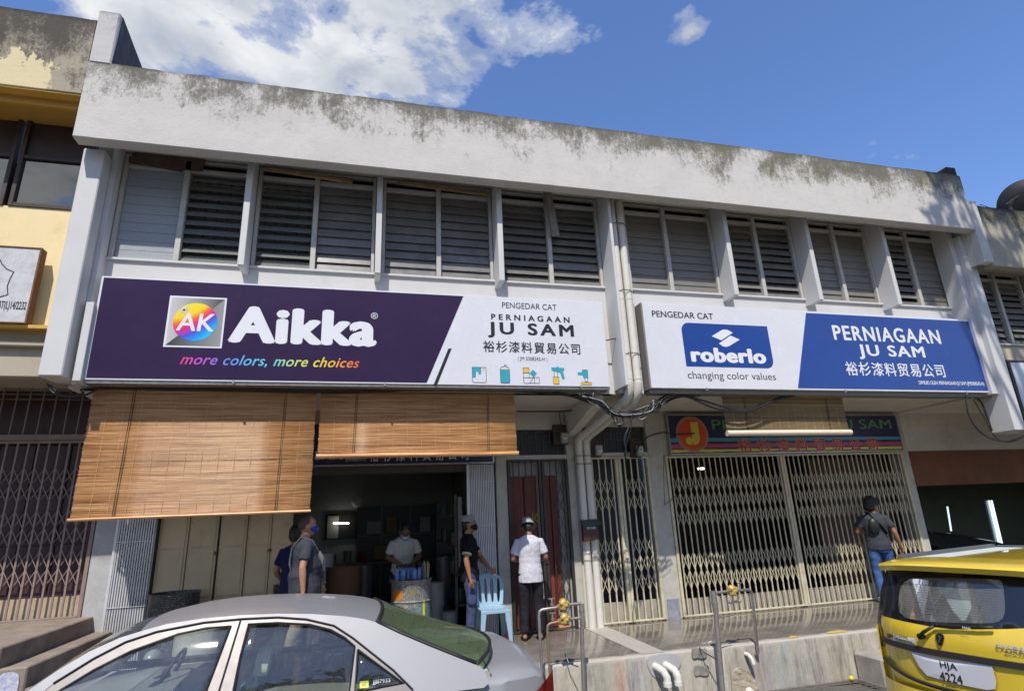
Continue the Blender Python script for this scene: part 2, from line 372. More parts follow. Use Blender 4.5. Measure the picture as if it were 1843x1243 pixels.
CARGL = glassmat('car_window_glass', (0.84, 0.90, 0.86), 0.05, dust_sheen=.03)
CARGR = glassmat('green_rear_glass', (0.62, 0.80, 0.46), 0.03, dust_sheen=.32, dcol=(.30, .40, .22))  # pale green film paints in the brightness reflected by the glass
PANEG = glassmat('tinted_window_glass', (0.05, 0.05, 0.055), 0.14, 0.01, dust_sheen=-.02)
LOUVG = glassmat('clear_louvre_glass', (0.55, 0.62, 0.62), 0.12, 0.08, dust_sheen=.5)

# ------------------------------------------------------------------ the setting
def roadz(x): return -0.36-0.035*x
mb = MB(); mb.grid(lambda u, v: (-120+240*u, -160+167*v, roadz(max(-14, min(14, -120+240*u)))), 120, 4, True)
ROAD = tag(mb.build('road', ASPH), kind='structure')
mb = MB(); mb.grid(lambda u, v: (-900+1800*u, -900+1800*v, -1.3), 4, 4, True)
tag(mb.build('ground', mat('far_ground', (0.13, 0.12, 0.09), 0.95)), kind='structure')

m, t, b = newmat('worn_polished_terrazzo'); v = posc(t); sp = N(t, 'ShaderNodeSeparateXYZ'); t.links.new(v, sp.inputs[0])
base = mixc(t, ramp(t, noi(t, mapv(t, v, (1, 1.6, 1)), 2.2, 8, 0.72), [(0.3, 0), (0.7, 1)]), (0.11, 0.098, 0.082), (0.25, 0.225, 0.19))
base = mixc(t, ramp(t, noi(t, v, 60, 3, 0.7), [(0.55, 0), (0.75, 0.6)]), base, (0.34, 0.31, 0.27))
lip = ramp(t, M(t, 'ADD', sp.outputs[1], M(t, 'MULTIPLY', noi(t, v, 5, 6, 0.7), 0.12)), [(0.0, 1), (1, 1)])
lipf = M(t, 'SUBTRACT', 7.27, M(t, 'ADD', sp.outputs[1], M(t, 'MULTIPLY', noi(t, v, 5, 6, 0.7), 0.2)))
lipf = ramp(t, M(t, 'MULTIPLY', lipf, 9.0), [(0, 0), (1, 1)])
base = mixc(t, lipf, base, (0.42, 0.39, 0.34))
setc(t, b, base); rr = mixc(t, lipf, mixc(t, ramp(t, noi(t, mapv(t, v, (1, 3, 1)), 3, 6), [(0.35, 0), (0.7, 1)]), (0.04,)*3, (0.20,)*3), (0.85,)*3)
setc(t, b, rr, 'Roughness'); b.inputs['Specular IOR Level'].default_value = 0.9; setc(t, b, mixc(t, lipf, (.5,)*3, (0,)*3), 'Coat Weight'); b.inputs['Coat Roughness'].default_value = .06; bump(t, b, noi(t, v, 25, 6, 0.7), 0.08, 0.004); TERR = m
m, t, b = newmat('paint_stained_retaining_wall'); v = posc(t); sp = N(t, 'ShaderNodeSeparateXYZ'); t.links.new(v, sp.inputs[0])
vv = mapv(t, v, (1, 1, 0.28))
c = mixc(t, ramp(t, noi(t, vv, 3.5, 9, 0.7), [(0.32, 0), (0.68, 1)]), (0.34, 0.31, 0.26), (0.60, 0.56, 0.48))
c = mixc(t, ramp(t, noi(t, mapv(t, v, (9, 9, 0.8)), 1.5, 8, 0.75), [(0.50, 0), (0.68, 0.85)]), c, (0.13, 0.12, 0.105))
for k, (x, wd, cc, am) in enumerate(((2.95, 0.13, (0.42, 0.19, 0.13), .7), (2.72, 0.15, (0.22, 0.29, 0.22), .5), (5.2, 0.35, (0.30, 0.40, 0.40), .6), (4.85, 0.28, (0.33, 0.26, 0.30), .45), (3.2, 0.2, (0.33, 0.36, 0.42), .45), (2.3, 0.25, (0.46, 0.44, 0.33), .5), (5.6, 0.3, (0.2, 0.22, 0.24), .4))):
    d = M(t, 'DIVIDE', M(t, 'ABSOLUTE', M(t, 'SUBTRACT', M(t, 'ADD', sp.outputs[0], M(t, 'MULTIPLY', M(t, 'SUBTRACT', noi(t, mapv(t, v, (1, 1, .4), (k*7, 0, 0)), 6, 6, .7), .5), 0.35)), x)), wd)
    f = M(t, 'MULTIPLY', ramp(t, d, [(0.2, am), (1.0, 0)]), ramp(t, noi(t, mapv(t, v, (6, 6, 1), (k, 2, 0)), 2, 8, .75), [(.38, 0), (.6, 1)])); c = mixc(t, f, c, cc)
lipf2 = ramp(t, M(t, 'ADD', sp.outputs[2], M(t, 'MULTIPLY', noi(t, v, 8, 7, 0.75), 0.09)), [(0.0, 0), (0.03, 1)])
c = mixc(t, M(t, 'MULTIPLY', lipf2, .7), c, (0.50, 0.46, 0.40))
setc(t, b, c); b.inputs['Roughness'].default_value = 0.93; b.inputs['Specular IOR Level'].default_value = 0.15
bump(t, b, M(t, 'ADD', noi(t, vv, 22, 9, 0.75), noi(t, v, 4, 5)), 0.7, 0.02); RETW = m

mb = MB(); mb.cur = 0
nx = 90
def lipy(x): return 7.0+0.018*noise.noise(Vector((x*2.2, 3, 0)))+0.010*noise.noise(Vector((x*9, 1, 0)))
X0, X1 = -3.0, 30.0
xs = [X0+(X1-X0)*i/400 for i in range(401)]
vs = []; fs = []; ms = []
for x in xs: vs += [(x, 9.05, 0), (x, lipy(x)+0.03, 0.0), (x, lipy(x)+0.004, -0.012), (x, lipy(x), -0.04), (x, 6.995+0.012*noise.noise(Vector((x*3, 0, 5))), -0.25), (x, 6.99, -1.2)]
for i in range(400):
    for j in range(5):
        a = i*6+j; mb_f = (a, a+1, a+7, a+6); fs.append(mb_f); ms.append(0 if j == 0 else 1)
mb.add(vs, fs); mb.m = ms
tag(mb.build('pavement', [TERR, RETW], smooth=True, auto=30), kind='structure')
# paler cement band across the walkway between the two shops, yellow paint near its end
mb = MB(); mb.add([(3.28, 8.95, .004), (3.62, 8.95, .004), (3.60, 7.06, .004), (3.30, 7.06, .004)], [(3, 2, 1, 0)]); tag(mb.build('cement_band', mat('pale_cement', (0.40, 0.375, 0.33), 0.85, var=0.12, scale=5, dirt=(0.2, 0.18, 0.15), dscale=5, damt=.5)), kind='structure')
YEL = mat('worn_yellow_road_paint', (0.62, 0.43, 0.06), 0.8, var=0.2, scale=14, dirt=(0.3, 0.27, 0.22), dscale=14, damt=0.9)
for x0, x1, y0, y1 in ((5.36, 5.55, 7.05, 7.18), (5.95, 6.35, 7.06, 7.20)):
    mb = MB(); panel(mb, smoothpoly([(x0, y0), (x1, y0-.01), (x1-.03, y1), (x0+.12, y1-.02)], 2), mapf=lambda a, b_: (a, b_, 0.005)); tag(mb.build('yellow_marking', YEL), kind='structure')
# interior floors and ground-floor rooms are parts of the shophouses (below)
# steps up to the higher pavement of the left neighbour
mb = MB()
def jit(x, k): return x+0.012*noise.noise(Vector((k*1.7, x*3, 2)))
mb.box(-3.30, -3.06, 7.0, 8.97, -1.0, 0.485); STEP = tag(mb.build('step', STEPM, bevel=0.012), kind='structure')
mb = MB(); mb.box(-3.06, -2.98, 7.003, 8.96, -1.0, 0.30); tag(mb.build('step', STEPM, bevel=0.012), kind='structure')
mb = MB(); mb.box(-14, -3.302, 6.996, 9.0, -1.0, 0.67); tag(mb.build('raised_pavement', STEPM, bevel=0.012), kind='structure')
PAINTB = mat('blue_white_paint_splash', (0.62, 0.62, 0.66), 0.7, var=0.3, scale=20, dirt=(0.10, 0.13, 0.45), dscale=28, damt=1.0)
mb = MB(); panel(mb, smoothpoly([(-3.29, .12), (-3.12, .15), (-3.10, .40), (-3.16, .46), (-3.30, .44)], 2), mapf=lambda a, b_: (a, 6.992, b_)); tag(mb.build('paint_splash', PAINTB), 'blue and white paint splash on the front of the left steps', 'paint splash')
# step block and drain grate by the taxi
mb = MB(); mb.box(6.25, 7.6, 6.55, 6.985, -1.0, -0.22); tag(mb.build('step', CONC, bevel=0.02), kind='structure')
gr = empty('drain_grate', 'long steel bar grating over the drain at the foot of the retaining wall', 'drain grate', (5.6, 6.7, -0.54))
mb = MB()
for x in (4.55, 6.22): mb.box(x-.02, x+.02, 6.45, 6.96, -0.56, -0.52)
for y in (6.45, 6.955): mb.box(4.55, 6.22, y-.015, y+.015, -0.559, -0.521)
mb.build('frame', GALV, gr)
mb = MB(); mb.box(-.008, .008, 6.465, 6.94, -0.555, -0.522); p0 = mb.build('bar', GALV, gr)
p0.location.x = 4.6
for i in range(1, 46):
    share(p0, 'bar', gr, (4.6+i*0.0355, 0, 0))
mb = MB()
for i in range(5): mb.bar((4.56, 6.53+.085*i, -.53), (6.2, 6.53+.085*i, -.53), .006)
tag(mb.build('cross_wire', GALV, gr), kind='stuff')
mb = MB(); mb.box(4.5, 6.25, 6.4, 7.0, -1.2, -0.62); tag(mb.build('drain_floor', mat('wet_drain', (0.05, 0.05, 0.045), 0.5)), kind='structure')
mb = MB(); mb.ball((6.1, 6.93, -.5), (.03, .03, .028), 8, 6); mb.build('plastic_cap', flat('yellow_plastic', (0.8, 0.65, 0.02)), gr)

# ------------------------------------------------------------------ main shophouse
F = 7.6
B = empty('shophouse', 'white two-storey shophouse with long weathered fascia and louvre windows over two paint shops', 'building', (3.6, 7.6, 0))
def part(name, mb, m, parent=None, **kw): return mb.build(name, m, parent if parent is not None else B, **kw)
mb = MB()
# fascia beam with a slightly broken upper edge
def fas(x0, x1, z0, ztop, y0, y1, n, amp=0.012):
    def top(x): return ztop+amp*noise.noise(Vector((x*3, ztop, 0)))+amp*.7*noise.noise(Vector((x*13, 7, 0)))
    vs = []; fs = []
    for i in range(n+1):
        x = x0+(x1-x0)*i/n; zt = top(x); zb = z0+0.004*noise.noise(Vector((x*5, 1, 0)))
        vs += [(x, y1, z0), (x, y0+.012, z0), (x, y0, zb+.012), (x, y0+.004, (z0+ztop)/2), (x, y0, zt-.015), (x, y0+.02, zt), (x, y1, zt)]
    for i in range(n):
        for j in range(7):
            a = i*7+j; b_ = i*7+(j+1) % 7; fs.append((a, b_, b_+7, a+7))
    fs += [tuple(range(7))[::-1], tuple(n*7+j for j in range(7))]
    return MB().add(vs, fs)
part('fascia', fas(-3.58, 10.62, 6.29, 7.43, 6.93, 7.10, 300), FASCIA)
mb = MB(); mb.box(-3.52, -2.0+12.6, 7.10, 9.6, 6.58, 6.70); part('soffit', mb, SOFFIT)
# party wall fins on the roof
mb = MB()
mb.hexa([(-3.575, 6.92, 7.40), (-3.33, 6.92, 7.40), (-3.33, 9.6, 7.40), (-3.575, 9.6, 7.40)], [(-3.575, 6.92, 8.23), (-3.33, 6.92, 8.23), (-3.33, 7.02, 8.25), (-3.575, 7.02, 8.25)])
LP = mb.build('party_wall', stained('stained_party_wall', (0.58, 0.57, 0.56), (0.10, 0.092, 0.08), 8.26, .9, .8), B, bevel=.015)
mb = MB(); mb.add([(-3.325, 6.95, 7.42), (-3.325, 7.0, 8.235), (-3.325, 9.4, 7.8), (-3.325, 9.4, 7.42), (-3.42, 9.4, 7.42), (-3.42, 9.4, 7.8), (-3.42, 7.0, 8.235), (-3.42, 6.95, 7.42)], [(0, 3, 2, 1), (7, 6, 5, 4), (1, 2, 5, 6), (0, 1, 6, 7), (2, 3, 4, 5)]); mb.build('coping_slab', PARTY, LP)
mb = MB(); mb.hexa([(10.38, 6.945, 7.38), (10.60, 6.945, 7.38), (10.60, 9.6, 7.38), (10.38, 9.6, 7.38)], [(10.38, 6.945, 7.60), (10.60, 6.945, 7.60), (10.60, 8.6, 7.60), (10.38, 8.6, 7.60)]); mb.build('party_wall', FASCR, B, bevel=.015)
# front wall under the windows, between windows
mb = MB(); mb.box(-3.32, 3.5, F, F+.14, 3.32, 4.985); mb.box(3.5, 10.6, F+.001, F+.141, 3.318, 4.985); part('wall', mb, WHITE)
mb = MB(); mb.box(-3.3, 10.6, F+.03, F+.2, 6.545, 6.579); part('lintel', mb, SOFFIT)
FX = [-1.64, 0.07, 1.80, 5.635, 7.245, 8.87]
for i, x in enumerate(FX):
    mb = MB(); mb.box(x-.04, x+.04, 7.27, F+.06, 4.88, 6.578); part('fin', mb, WHITE2, bevel=.006)
mb = MB(); mb.box(3.515, 3.56, 7.19, F+.06, 3.36, 6.578); part('fin', mb, WHITE2, bevel=.006)
mb = MB(); mb.box(3.56, 3.95, 7.52, F+.06, 3.32, 6.578); part('wall_pier', mb, WHITE2, bevel=.004)
for x0, x1, xw in ((-3.57, -3.335, -3.29), (10.53, 10.77, 10.6)):
    mb = MB(); z0 = 3.37 if x0 < 0 else 2.69
    mb.box(x0, x1, 7.2, 7.62, z0, 6.32 if x0 < 0 else 6.3); part('pilaster', mb, WHITE2, bevel=.012)
mb = MB(); mb.box(-3.335, -3.275, 7.42, 7.62, 3.33, 6.578); mb.box(-3.275, -3.19, 7.30, 7.6, 3.34, 4.3); part('pilaster', mb, WHITE2, bevel=.006)
mb = MB(); mb.box(10.40, 10.53, 7.3, 7.62, 3.33, 6.578); part('pilaster', mb, WHITE2, bevel=.006)
# box end with the white drop to the neighbour's lower fascia
mb = MB(); mb.box(10.62, 10.84, 6.94, 7.08, 5.66, 6.9); mb.box(10.62, 10.66, 7.08, 7.6, 5.66, 6.9); part('fascia_return', mb, FASCIA, bevel=.01)

def window(x0, x1, xm, kinds, parent, z0=4.985, z1=6.545, zt=6.36, y=F, fm=FRAME):
    f = MB(); w_ = .045
    f.box(x0, x0+w_, y-.015, y+.07, z0+.03, z1); f.box(x1-w_, x1, y-.015, y+.07, z0+.03, z1)
    f.box(x0+w_, x1-w_, y-.008, y+.06, z1-.03, z1); f.box(x0+w_, xm-.035, y-.01, y+.06, zt, zt+.055); f.box(xm+.035, x1-w_, y-.01, y+.06, zt, zt+.055)
    fr = f.build('window', fm, parent, bevel=.004)
    mb = MB(); mb.box(x0-.02, x1+.02, y-.035, y+.07, z0, z0+.032); mb.build('sill', WHITE2, fr, bevel=.004)
    mb = MB(); mb.box(xm-.034, xm+.034, y-.03, y+.06, z0+.032, z1-.03); mb.build('mullion', fm, fr, bevel=.004)
    mb = MB(); mb.box(x0+w_, x1-w_, y+.09, y+.10, zt+.05, z1); mb.build('vent', DARK, fr)
    n = 10; h = (zt-z0-.04)/n
    for (a, b_), kd in zip(((x0+w_, xm-.034), (xm+.034, x1-w_)), kinds):
        tilt, mt = {'c': (12, BLADE), 'o': (25, BLADE), 'b': (6, BLADE2), 'g': (34, LOUVG), 'p': (0, PANEG), 'e': (3, BLADE2)}[kd]
        mb = MB(); c = radians(tilt); hh = h*.53
        wd = b_-a-.012
        if kd == 'p': hh = h*.482
        vs = [(s*wd/2, dy+sg*hh*sin(c), sg*hh*cos(c)) for dy in (-.003, .003) for sg in (-1, 1) for s in (-1, 1)]
        mb.hexa([vs[0], vs[1], vs[5], vs[4]], [vs[2], vs[3], vs[7], vs[6]])
        bl = None
        for i in range(n):
            cx = (a+b_)/2; cz = z0+.04+h*(i+.5)
            rnd = radians(random.uniform(-3, 3) if kd not in 'pe' else random.uniform(-.15, .15))
            if kd in 'cob' and random.random() < .06: rnd += radians(random.choice((-12, 14)))
            if bl is None:
                bl = mb.build('louvre_blade', mt, fr); o = bl
            else: o = share(bl, 'louvre_blade', fr)
            if kd == 'p' and i < 2: o_ = o.data.copy(); o_.materials[0] = OBSC; o.data = o_
            o.location = (cx, y+.045, cz); o.rotation_euler = (rnd, 0, 0)
        if kd in 'g':
            mb = MB(); k = 0
            for i in range(5): mb.box(a+.06+i*(b_-a)/5, a+.068+i*(b_-a)/5, y+.12, y+.128, z0, zt)
            for i in range(9): mb.box(a, b_, y+.13, y+.138, z0+.1+i*.15, z0+.108+i*.15)
            tag(mb.build('security_grille', IRONB, fr), kind='stuff')
    return fr
m, t, b = newmat('obscured_glass'); setc(t, b, mixc(t, noi(t, posc(t), 90, 4, .8), (.16, .19, .22), (.55, .6, .65))); b.inputs['Roughness'].default_value = .35; bump(t, b, noi(t, posc(t), 120, 3), 1, .01); OBSC = m
window(-3.265, -1.69, -2.49, 'pg', B); window(-1.59, 0.02, -0.805, 'gc', B); window(0.12, 1.75, 0.935, 'cc', B); window(1.85, 3.505, 2.655, 'oo', B)
window(3.95, 5.585, 4.69, 'bb', B); window(5.685, 7.195, 6.43, 'oo', B); window(7.295, 8.82, 8.09, 'bb', B); window(8.92, 10.5, 9.75, 'ob', B)
mb = MB(); mb.box(-3.3, 10.6, 8.4, 8.45, 3.4, 6.58); mb.box(-3.3, 10.6, 7.74, 8.45, 4.8, 4.85); mb.box(-3.4, -3.28, 7.64, 8.6, 3.4, 6.58); mb.box(10.53, 10.6, 7.64, 8.6, 3.4, 6.58); part('interior_wall', mb, mat('dim_upper_room', (0.34, 0.33, 0.31), .9))
# peeled plaster and timber scraps at the window heads
mb = MB(); panel(mb, [(-3.2, 6.40), (-3.18, 6.56)]+[(-3.1+i*.1, 6.565+.015*noise.noise(Vector((i*.9, 0, 0)))) for i in range(8)]+[(-2.3, 6.55), (-2.31, 6.38), (-2.55, 6.37), (-2.57, 6.345)], mapf=lambda a, c: (a, F-.03, c), thick=.03); part('peeled_plaster', mb, BAREBR)
for (x0, z0, x1, z1, th) in ((-1.50, 6.50, 0.60-.92, 6.42, .05), (0.30+.02, 6.49, 1.70, 6.43, .05)):
    mb = MB(); mb.bar((x0, F-.05, z0), (x1, F-.05, z1), .04, th); tag(mb.build('timber_batten', WOODR), 'rotten orange batten nailed under the eave over the %s window' % ('second' if x0 < 0 else 'third'), 'timber', 'battens at the window heads')
mb = MB(); a = P(985, 350, y=7.42); c = P(1000, 425, y=7.50)
mb.bar(a+Vector((0, 0, .1)), c, .13, .012); mb.bar(a+Vector((-.05, -.01, .1)), c+Vector((-.045, -.01, .06)), .02, .03); tag(mb.build('hanging_batten', mat('grey_weathered_wood', (.30, .28, .26), .9, var=.3, scale=15, dirt=(.08, .07, .06), dscale=9, damt=.9, stretch=(1, 1, .3))), 'loose grey board dangling from the eave in front of the fourth window', 'loose board')

# ground floor structure (shop fronts at y = 9)
G = 9.0
mb = MB(); mb.box(-3.44, 10.15, 7.62, 9.6, 3.32, 3.40); part('soffit_slab', mb, SOFFIT)
mb = MB(); mb.hexa([(3.20, 7.66, 3.19), (3.36, 7.66, 3.19), (3.36, 9.0, 2.86), (3.20, 9.0, 2.86)], [(3.20, 7.66, 3.32), (3.36, 7.66, 3.32), (3.36, 9.0, 3.32), (3.20, 9.0, 3.32)]); part('bracket_beam', mb, SOFFIT, bevel=.006)
mb = MB(); mb.box(-3.44, -3.19, 8.97, 9.25, 0, 3.32); part('column', mb, mat('grey_column_paint', (0.42, 0.43, 0.44), .8, var=.1, dirt=(.2, .18, .15), dscale=3, damt=.7, bmp=.3), bevel=.008)
COLM = mat('chipped_column_paint', (0.46, 0.45, 0.40), .75, var=.08, dirt=(.16, .14, .11), dscale=4.5, damt=.6, bmp=.2)
for x0, x1 in ((1.99, 2.17), (3.19, 3.32), (4.66, 4.96), (10.03, 10.19)):
    mb = MB(); mb.box(x0, x1, 8.97, 9.25, 0, 3.32); part('column', mb, COLM, bevel=.008)
mb = MB(); mb.box(4.70, 4.91, 8.955, 8.97, 0, .30); mb.build('blue_paint_patch', mat('blue_grey_paint_patch', (.30, .31, .33), .8, var=.3, scale=9, dirt=(.07, .10, .28), dscale=12, damt=.9), B)
mb = MB(); mb.box(-3.19, 1.99, 9.02, 9.25, 2.49, 3.32); mb.box(4.96, 10.03, 9.0, 9.25, 2.56, 3.32)
mb.box(2.17, 3.19, 9.0, 9.2, 3.02, 3.32); mb.box(2.17, 3.19, 8.98, 9.2, 2.53, 2.60); mb.box(3.5, 4.66, 8.98, 9.2, 2.56, 2.62); mb.box(3.32, 4.66, 9.0, 9.2, 3.06, 3.32); mb.box(3.32, 3.5, 9.0, 9.2, 0, 3.06); part('wall', mb, SOFFIT)
mb = MB(); mb.box(-3.19, 1.99, 9.04, 9.3, 2.38, 2.49); part('soffit_strip', mb, mat('dark_head_frame', (.09, .08, .07), .7))
# vent panels over the doors with an iron pattern
VENTP = mat('dark_vent_board', (0.022, 0.022, 0.026), .5, var=.3)
for x0, x1, z0, z1 in ((2.17, 3.19, 2.60, 3.02), (3.5, 4.66, 2.62, 3.06), (4.96, 5.055, 2.6, 3.2)):
    mb = MB(); mb.box(x0, x1, 9.08, 9.1, z0, z1); vp = part('vent_panel', mb, VENTP)
    mb = MB(); k = x0+.05; i = 0
    while k < x1-.05:
        za, zb = (z0+.03, z1-.1) if i % 2 else (z0+.1, z1-.03)
        mb.box(k, k+.008, 9.06, 9.068, za, zb); mb.box(k, min(k+.12, x1), 9.06, 9.068, zb-.008, zb); mb.box(k, min(k+.12, x1), 9.069, 9.077, (z0+z1)/2, (z0+z1)/2+.008) if i % 2 else None
        k += .12; i += 1
    mb.build('grille', mat('grey_iron', (.12, .12, .13), .5), vp)

def scissor(parent, x0, x1, z0, z1, y, n, m, bands, name='folding_gate', posts=(), lab=None, bw=.017, latx=-99):
    "folding scissor gate: frame, one bar per upright, lattice strips"
    f = MB(); f.box(x0, x0+.045, y-.02, y+.03, z0, z1); f.box(x1-.045, x1, y-.02, y+.03, z0, z1); f.box(x0+.045, x1-.045, y-.018, y+.028, z1-.035, z1)
    f.box(x0+.045, x1-.045, y-.03, y+.03, z0, z0+.02)
    fr = f.build(name, m, parent, bevel=.003)
    if lab: fr['label'] = lab
    for px_ in posts:
        mb = MB(); mb.box(px_-.05, px_-.004, y-.03, y+.03, z0+.02, z1-.035); mb.box(px_+.004, px_+.05, y-.03, y+.03, z0+.02, z1-.035); mb.box(px_-.03, px_+.03, y-.05, y-.03, .95, 1.10); mb.build('lock_post', m, fr, bevel=.003)
    xs = [x0+.045+(x1-x0-.09)*(i+.5)/n for i in range(n)]
    xs = [x for x in xs if all(abs(x-p) > .055 for p in posts)]
    mb = MB(); mb.box(-bw/2, bw/2, y-.006, y+.012, z0+.02, z1-.035); first = mb.build('bar', m, fr); first.location.x = xs[0]
    for x in xs[1:]: share(first, 'bar', fr, (x+random.uniform(-.003, .003), 0, 0), rot=(0, random.uniform(-.0008, .0008), 0))
    mb = MB()
    for (za, rows, h) in bands:
        for a, c in zip(xs[:-1], xs[1:]):
            if c-a > (x1-x0)/n*1.6 or a < latx: continue
            for r in range(rows):
                zt = za-r*h; mb.bar((a, y-.010, zt), (c, y-.010, zt-h),   .009, .003, side=(0, 1, 0)); mb.bar((c, y+.016, zt), (a, y+.016, zt-h), .009, .003, side=(0, 1, 0))
    tag(mb.build('lattice', m, fr), kind='stuff')
    return fr
scissor(B, 4.965, 10.02, 0.02, 2.545, G-.03, 46, GATEC, [(2.2, 3, .28), (.98, 2, .29)], posts=(7.30,), lab='wide cream folding scissor gate across the closed right-hand shop')
scissor(B, 3.52, 4.655, 0.02, 2.55, G-.03, 9, GATEC, [(2.2, 2, .27), (1.25, 3, .27)], posts=(4.08,), lab='narrow cream folding gate between the rain pipes and the column', bw=.02)
mb = MB(); mb.box(3.52, 4.65, 9.08, 9.12, 0.0, .30); mb.box(4.97, 10.0, 9.10, 9.14, 0, .26); part('threshold', mb, mat('pale_threshold', (.36, .33, .28), .8, var=.15, dirt=(.15, .12, .1), damt=.6))
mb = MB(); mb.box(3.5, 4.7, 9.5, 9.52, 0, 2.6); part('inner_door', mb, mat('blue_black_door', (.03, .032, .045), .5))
# red doorway
RED = mat('oxblood_painted_door', (0.19, 0.036, 0.026), .5, var=.2, scale=4, dirt=(.08, .02, .015), damt=.5)
GREYG = mat('grey_door_paint', (.40, .40, .39), .7, var=.12, dirt=(.08, .08, .08), damt=.6)
mb = MB(); mb.box(2.20, 3.2, 9.14, 9.16, 0, 2.53); rd = part('door', mb, GREYG); rd['label'] = 'oxblood red door leaves behind a black gate'
leaves = [(2.24, 2.46), (2.47, 2.68), (2.79, 2.905), (2.91, 3.02)]
for a, c in leaves:
    mb = MB(); mb.box(a, c, 9.09, 9.135, .03, 2.28); mb.build('door_leaf', RED, rd, bevel=.012)
mb = MB(); mb.box(2.29, 2.38, 9.07, 9.088, 1.52, 1.60)
mb = MB(); mb.bar((2.60, 9.075, 1.70), (2.66, 9.075, 1.56), .012); mb.bar((2.66, 9.075, 1.70), (2.60, 9.075, 1.56), .012); mb.box(2.585, 2.597, 9.07, 9.08, 1.55, 1.71); mb.box(2.663, 2.675, 9.07, 9.08, 1.55, 1.71); mb.build('door_sign', BRASS, rd)
g = scissor(B, 2.175, 3.19, 0.02, 2.53, G-.03, 9, IRONB, [(2.2, 4, .27), (1.1, 3, .27)], posts=(2.735,), lab='black iron folding gate in front of the red door', bw=.014, latx=2.76)
# silver corrugated folding grilles, folded back at each side of the open shop
def folded(x0, x1, z1, n, y=G-.03, zj=()):
    mb = MB(); w_ = (x1-x0)/n; mb.box(0, w_*.62, y-.02, y+.02, 0.02, z1)
    holder = MB(); holder.box(x0, x1, y+.022, y+.03, .02, z1); holder.box(x0-.03, x0, y-.03, y+.04, 0.0, z1); hd = holder.build('folding_grille', SILV, B)
    first = mb.build('slat', SILV, hd, bevel=.004); first.location.x = x0
    for i in range(1, n): share(first, 'slat', hd, (x0+i*w_, random.uniform(-.0015, .0015), 0))
    mb = MB()
    for z in (.75, 1.55, 2.2): 
        if z < z1: mb.box(x0, x1, y-.032, y-.022, z, z+.008)
    tag(mb.build('rivet_strip', SILV, hd), kind='stuff')
folded(-3.16, -2.72, 2.38, 15); folded(1.55, 1.96, 2.47, 15)
# cream folding doors
FD = mat('cream_folding_door_paint', (.58, .47, .29), .45, var=.1, scale=2.5, dirt=(.26, .2, .12), dscale=3, damt=.5)
for i, (a, c) in enumerate(((-2.70, -2.34), (-2.33, -1.97), (-1.94, -1.60), (-1.59, -1.28), (-1.27, -1.0))):
    yo = (.06, .07, .065, .085, .075)[i]
    mb = MB(); mb.box(a, c, G+yo, G+yo+.03, .03, 2.4); d = part('folding_door', mb, FD, bevel=.004)
    for z0, z1 in ((.12, .78), (.80, 1.42), (1.44, 2.05), (2.07, 2.36)):
        mb = MB(); mb.box(a+.03, c-.03, G+yo-.012, G+yo-.001, z0, z1); mb.build('panel', FD, d, bevel=.006)
    if i in (1, 3):
        mb = MB(); mb.box(c-.02, c+.02, G+yo-.035, G+yo-.013, 1.33, 1.37); mb.build('latch', RUST, d)
# open paint shop interior
INT = mat('shop_grey_green_wall', (.40, .42, .39), .85, var=.08, scale=1)
mb = MB(); mb.box(-3.1, 1.95, 13.5, 13.6, 0, 3.1); mb.box(-3.2, -3.1, 9.25, 13.6, 0, 3.1); mb.box(1.95, 2.05, 9.25, 13.6, 0, 3.1); mb.box(-3.2, 2.05, 9.25, 13.6, 3.0, 3.1); part('interior_wall', mb, INT)
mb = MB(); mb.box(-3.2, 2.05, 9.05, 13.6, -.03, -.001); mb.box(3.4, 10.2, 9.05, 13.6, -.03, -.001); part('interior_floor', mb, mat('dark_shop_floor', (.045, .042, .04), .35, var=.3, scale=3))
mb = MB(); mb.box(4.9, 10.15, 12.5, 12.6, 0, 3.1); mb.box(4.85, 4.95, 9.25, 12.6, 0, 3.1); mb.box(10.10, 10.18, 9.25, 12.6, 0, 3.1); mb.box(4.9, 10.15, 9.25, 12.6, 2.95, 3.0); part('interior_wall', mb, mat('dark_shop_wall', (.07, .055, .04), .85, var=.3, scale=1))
mb = MB(); mb.box(8.35, 10.0, 9.5, 9.6, 0, 2.5); part('partition', mb, mat('brown_board_partition', (.10, .065, .045), .8, var=.2))

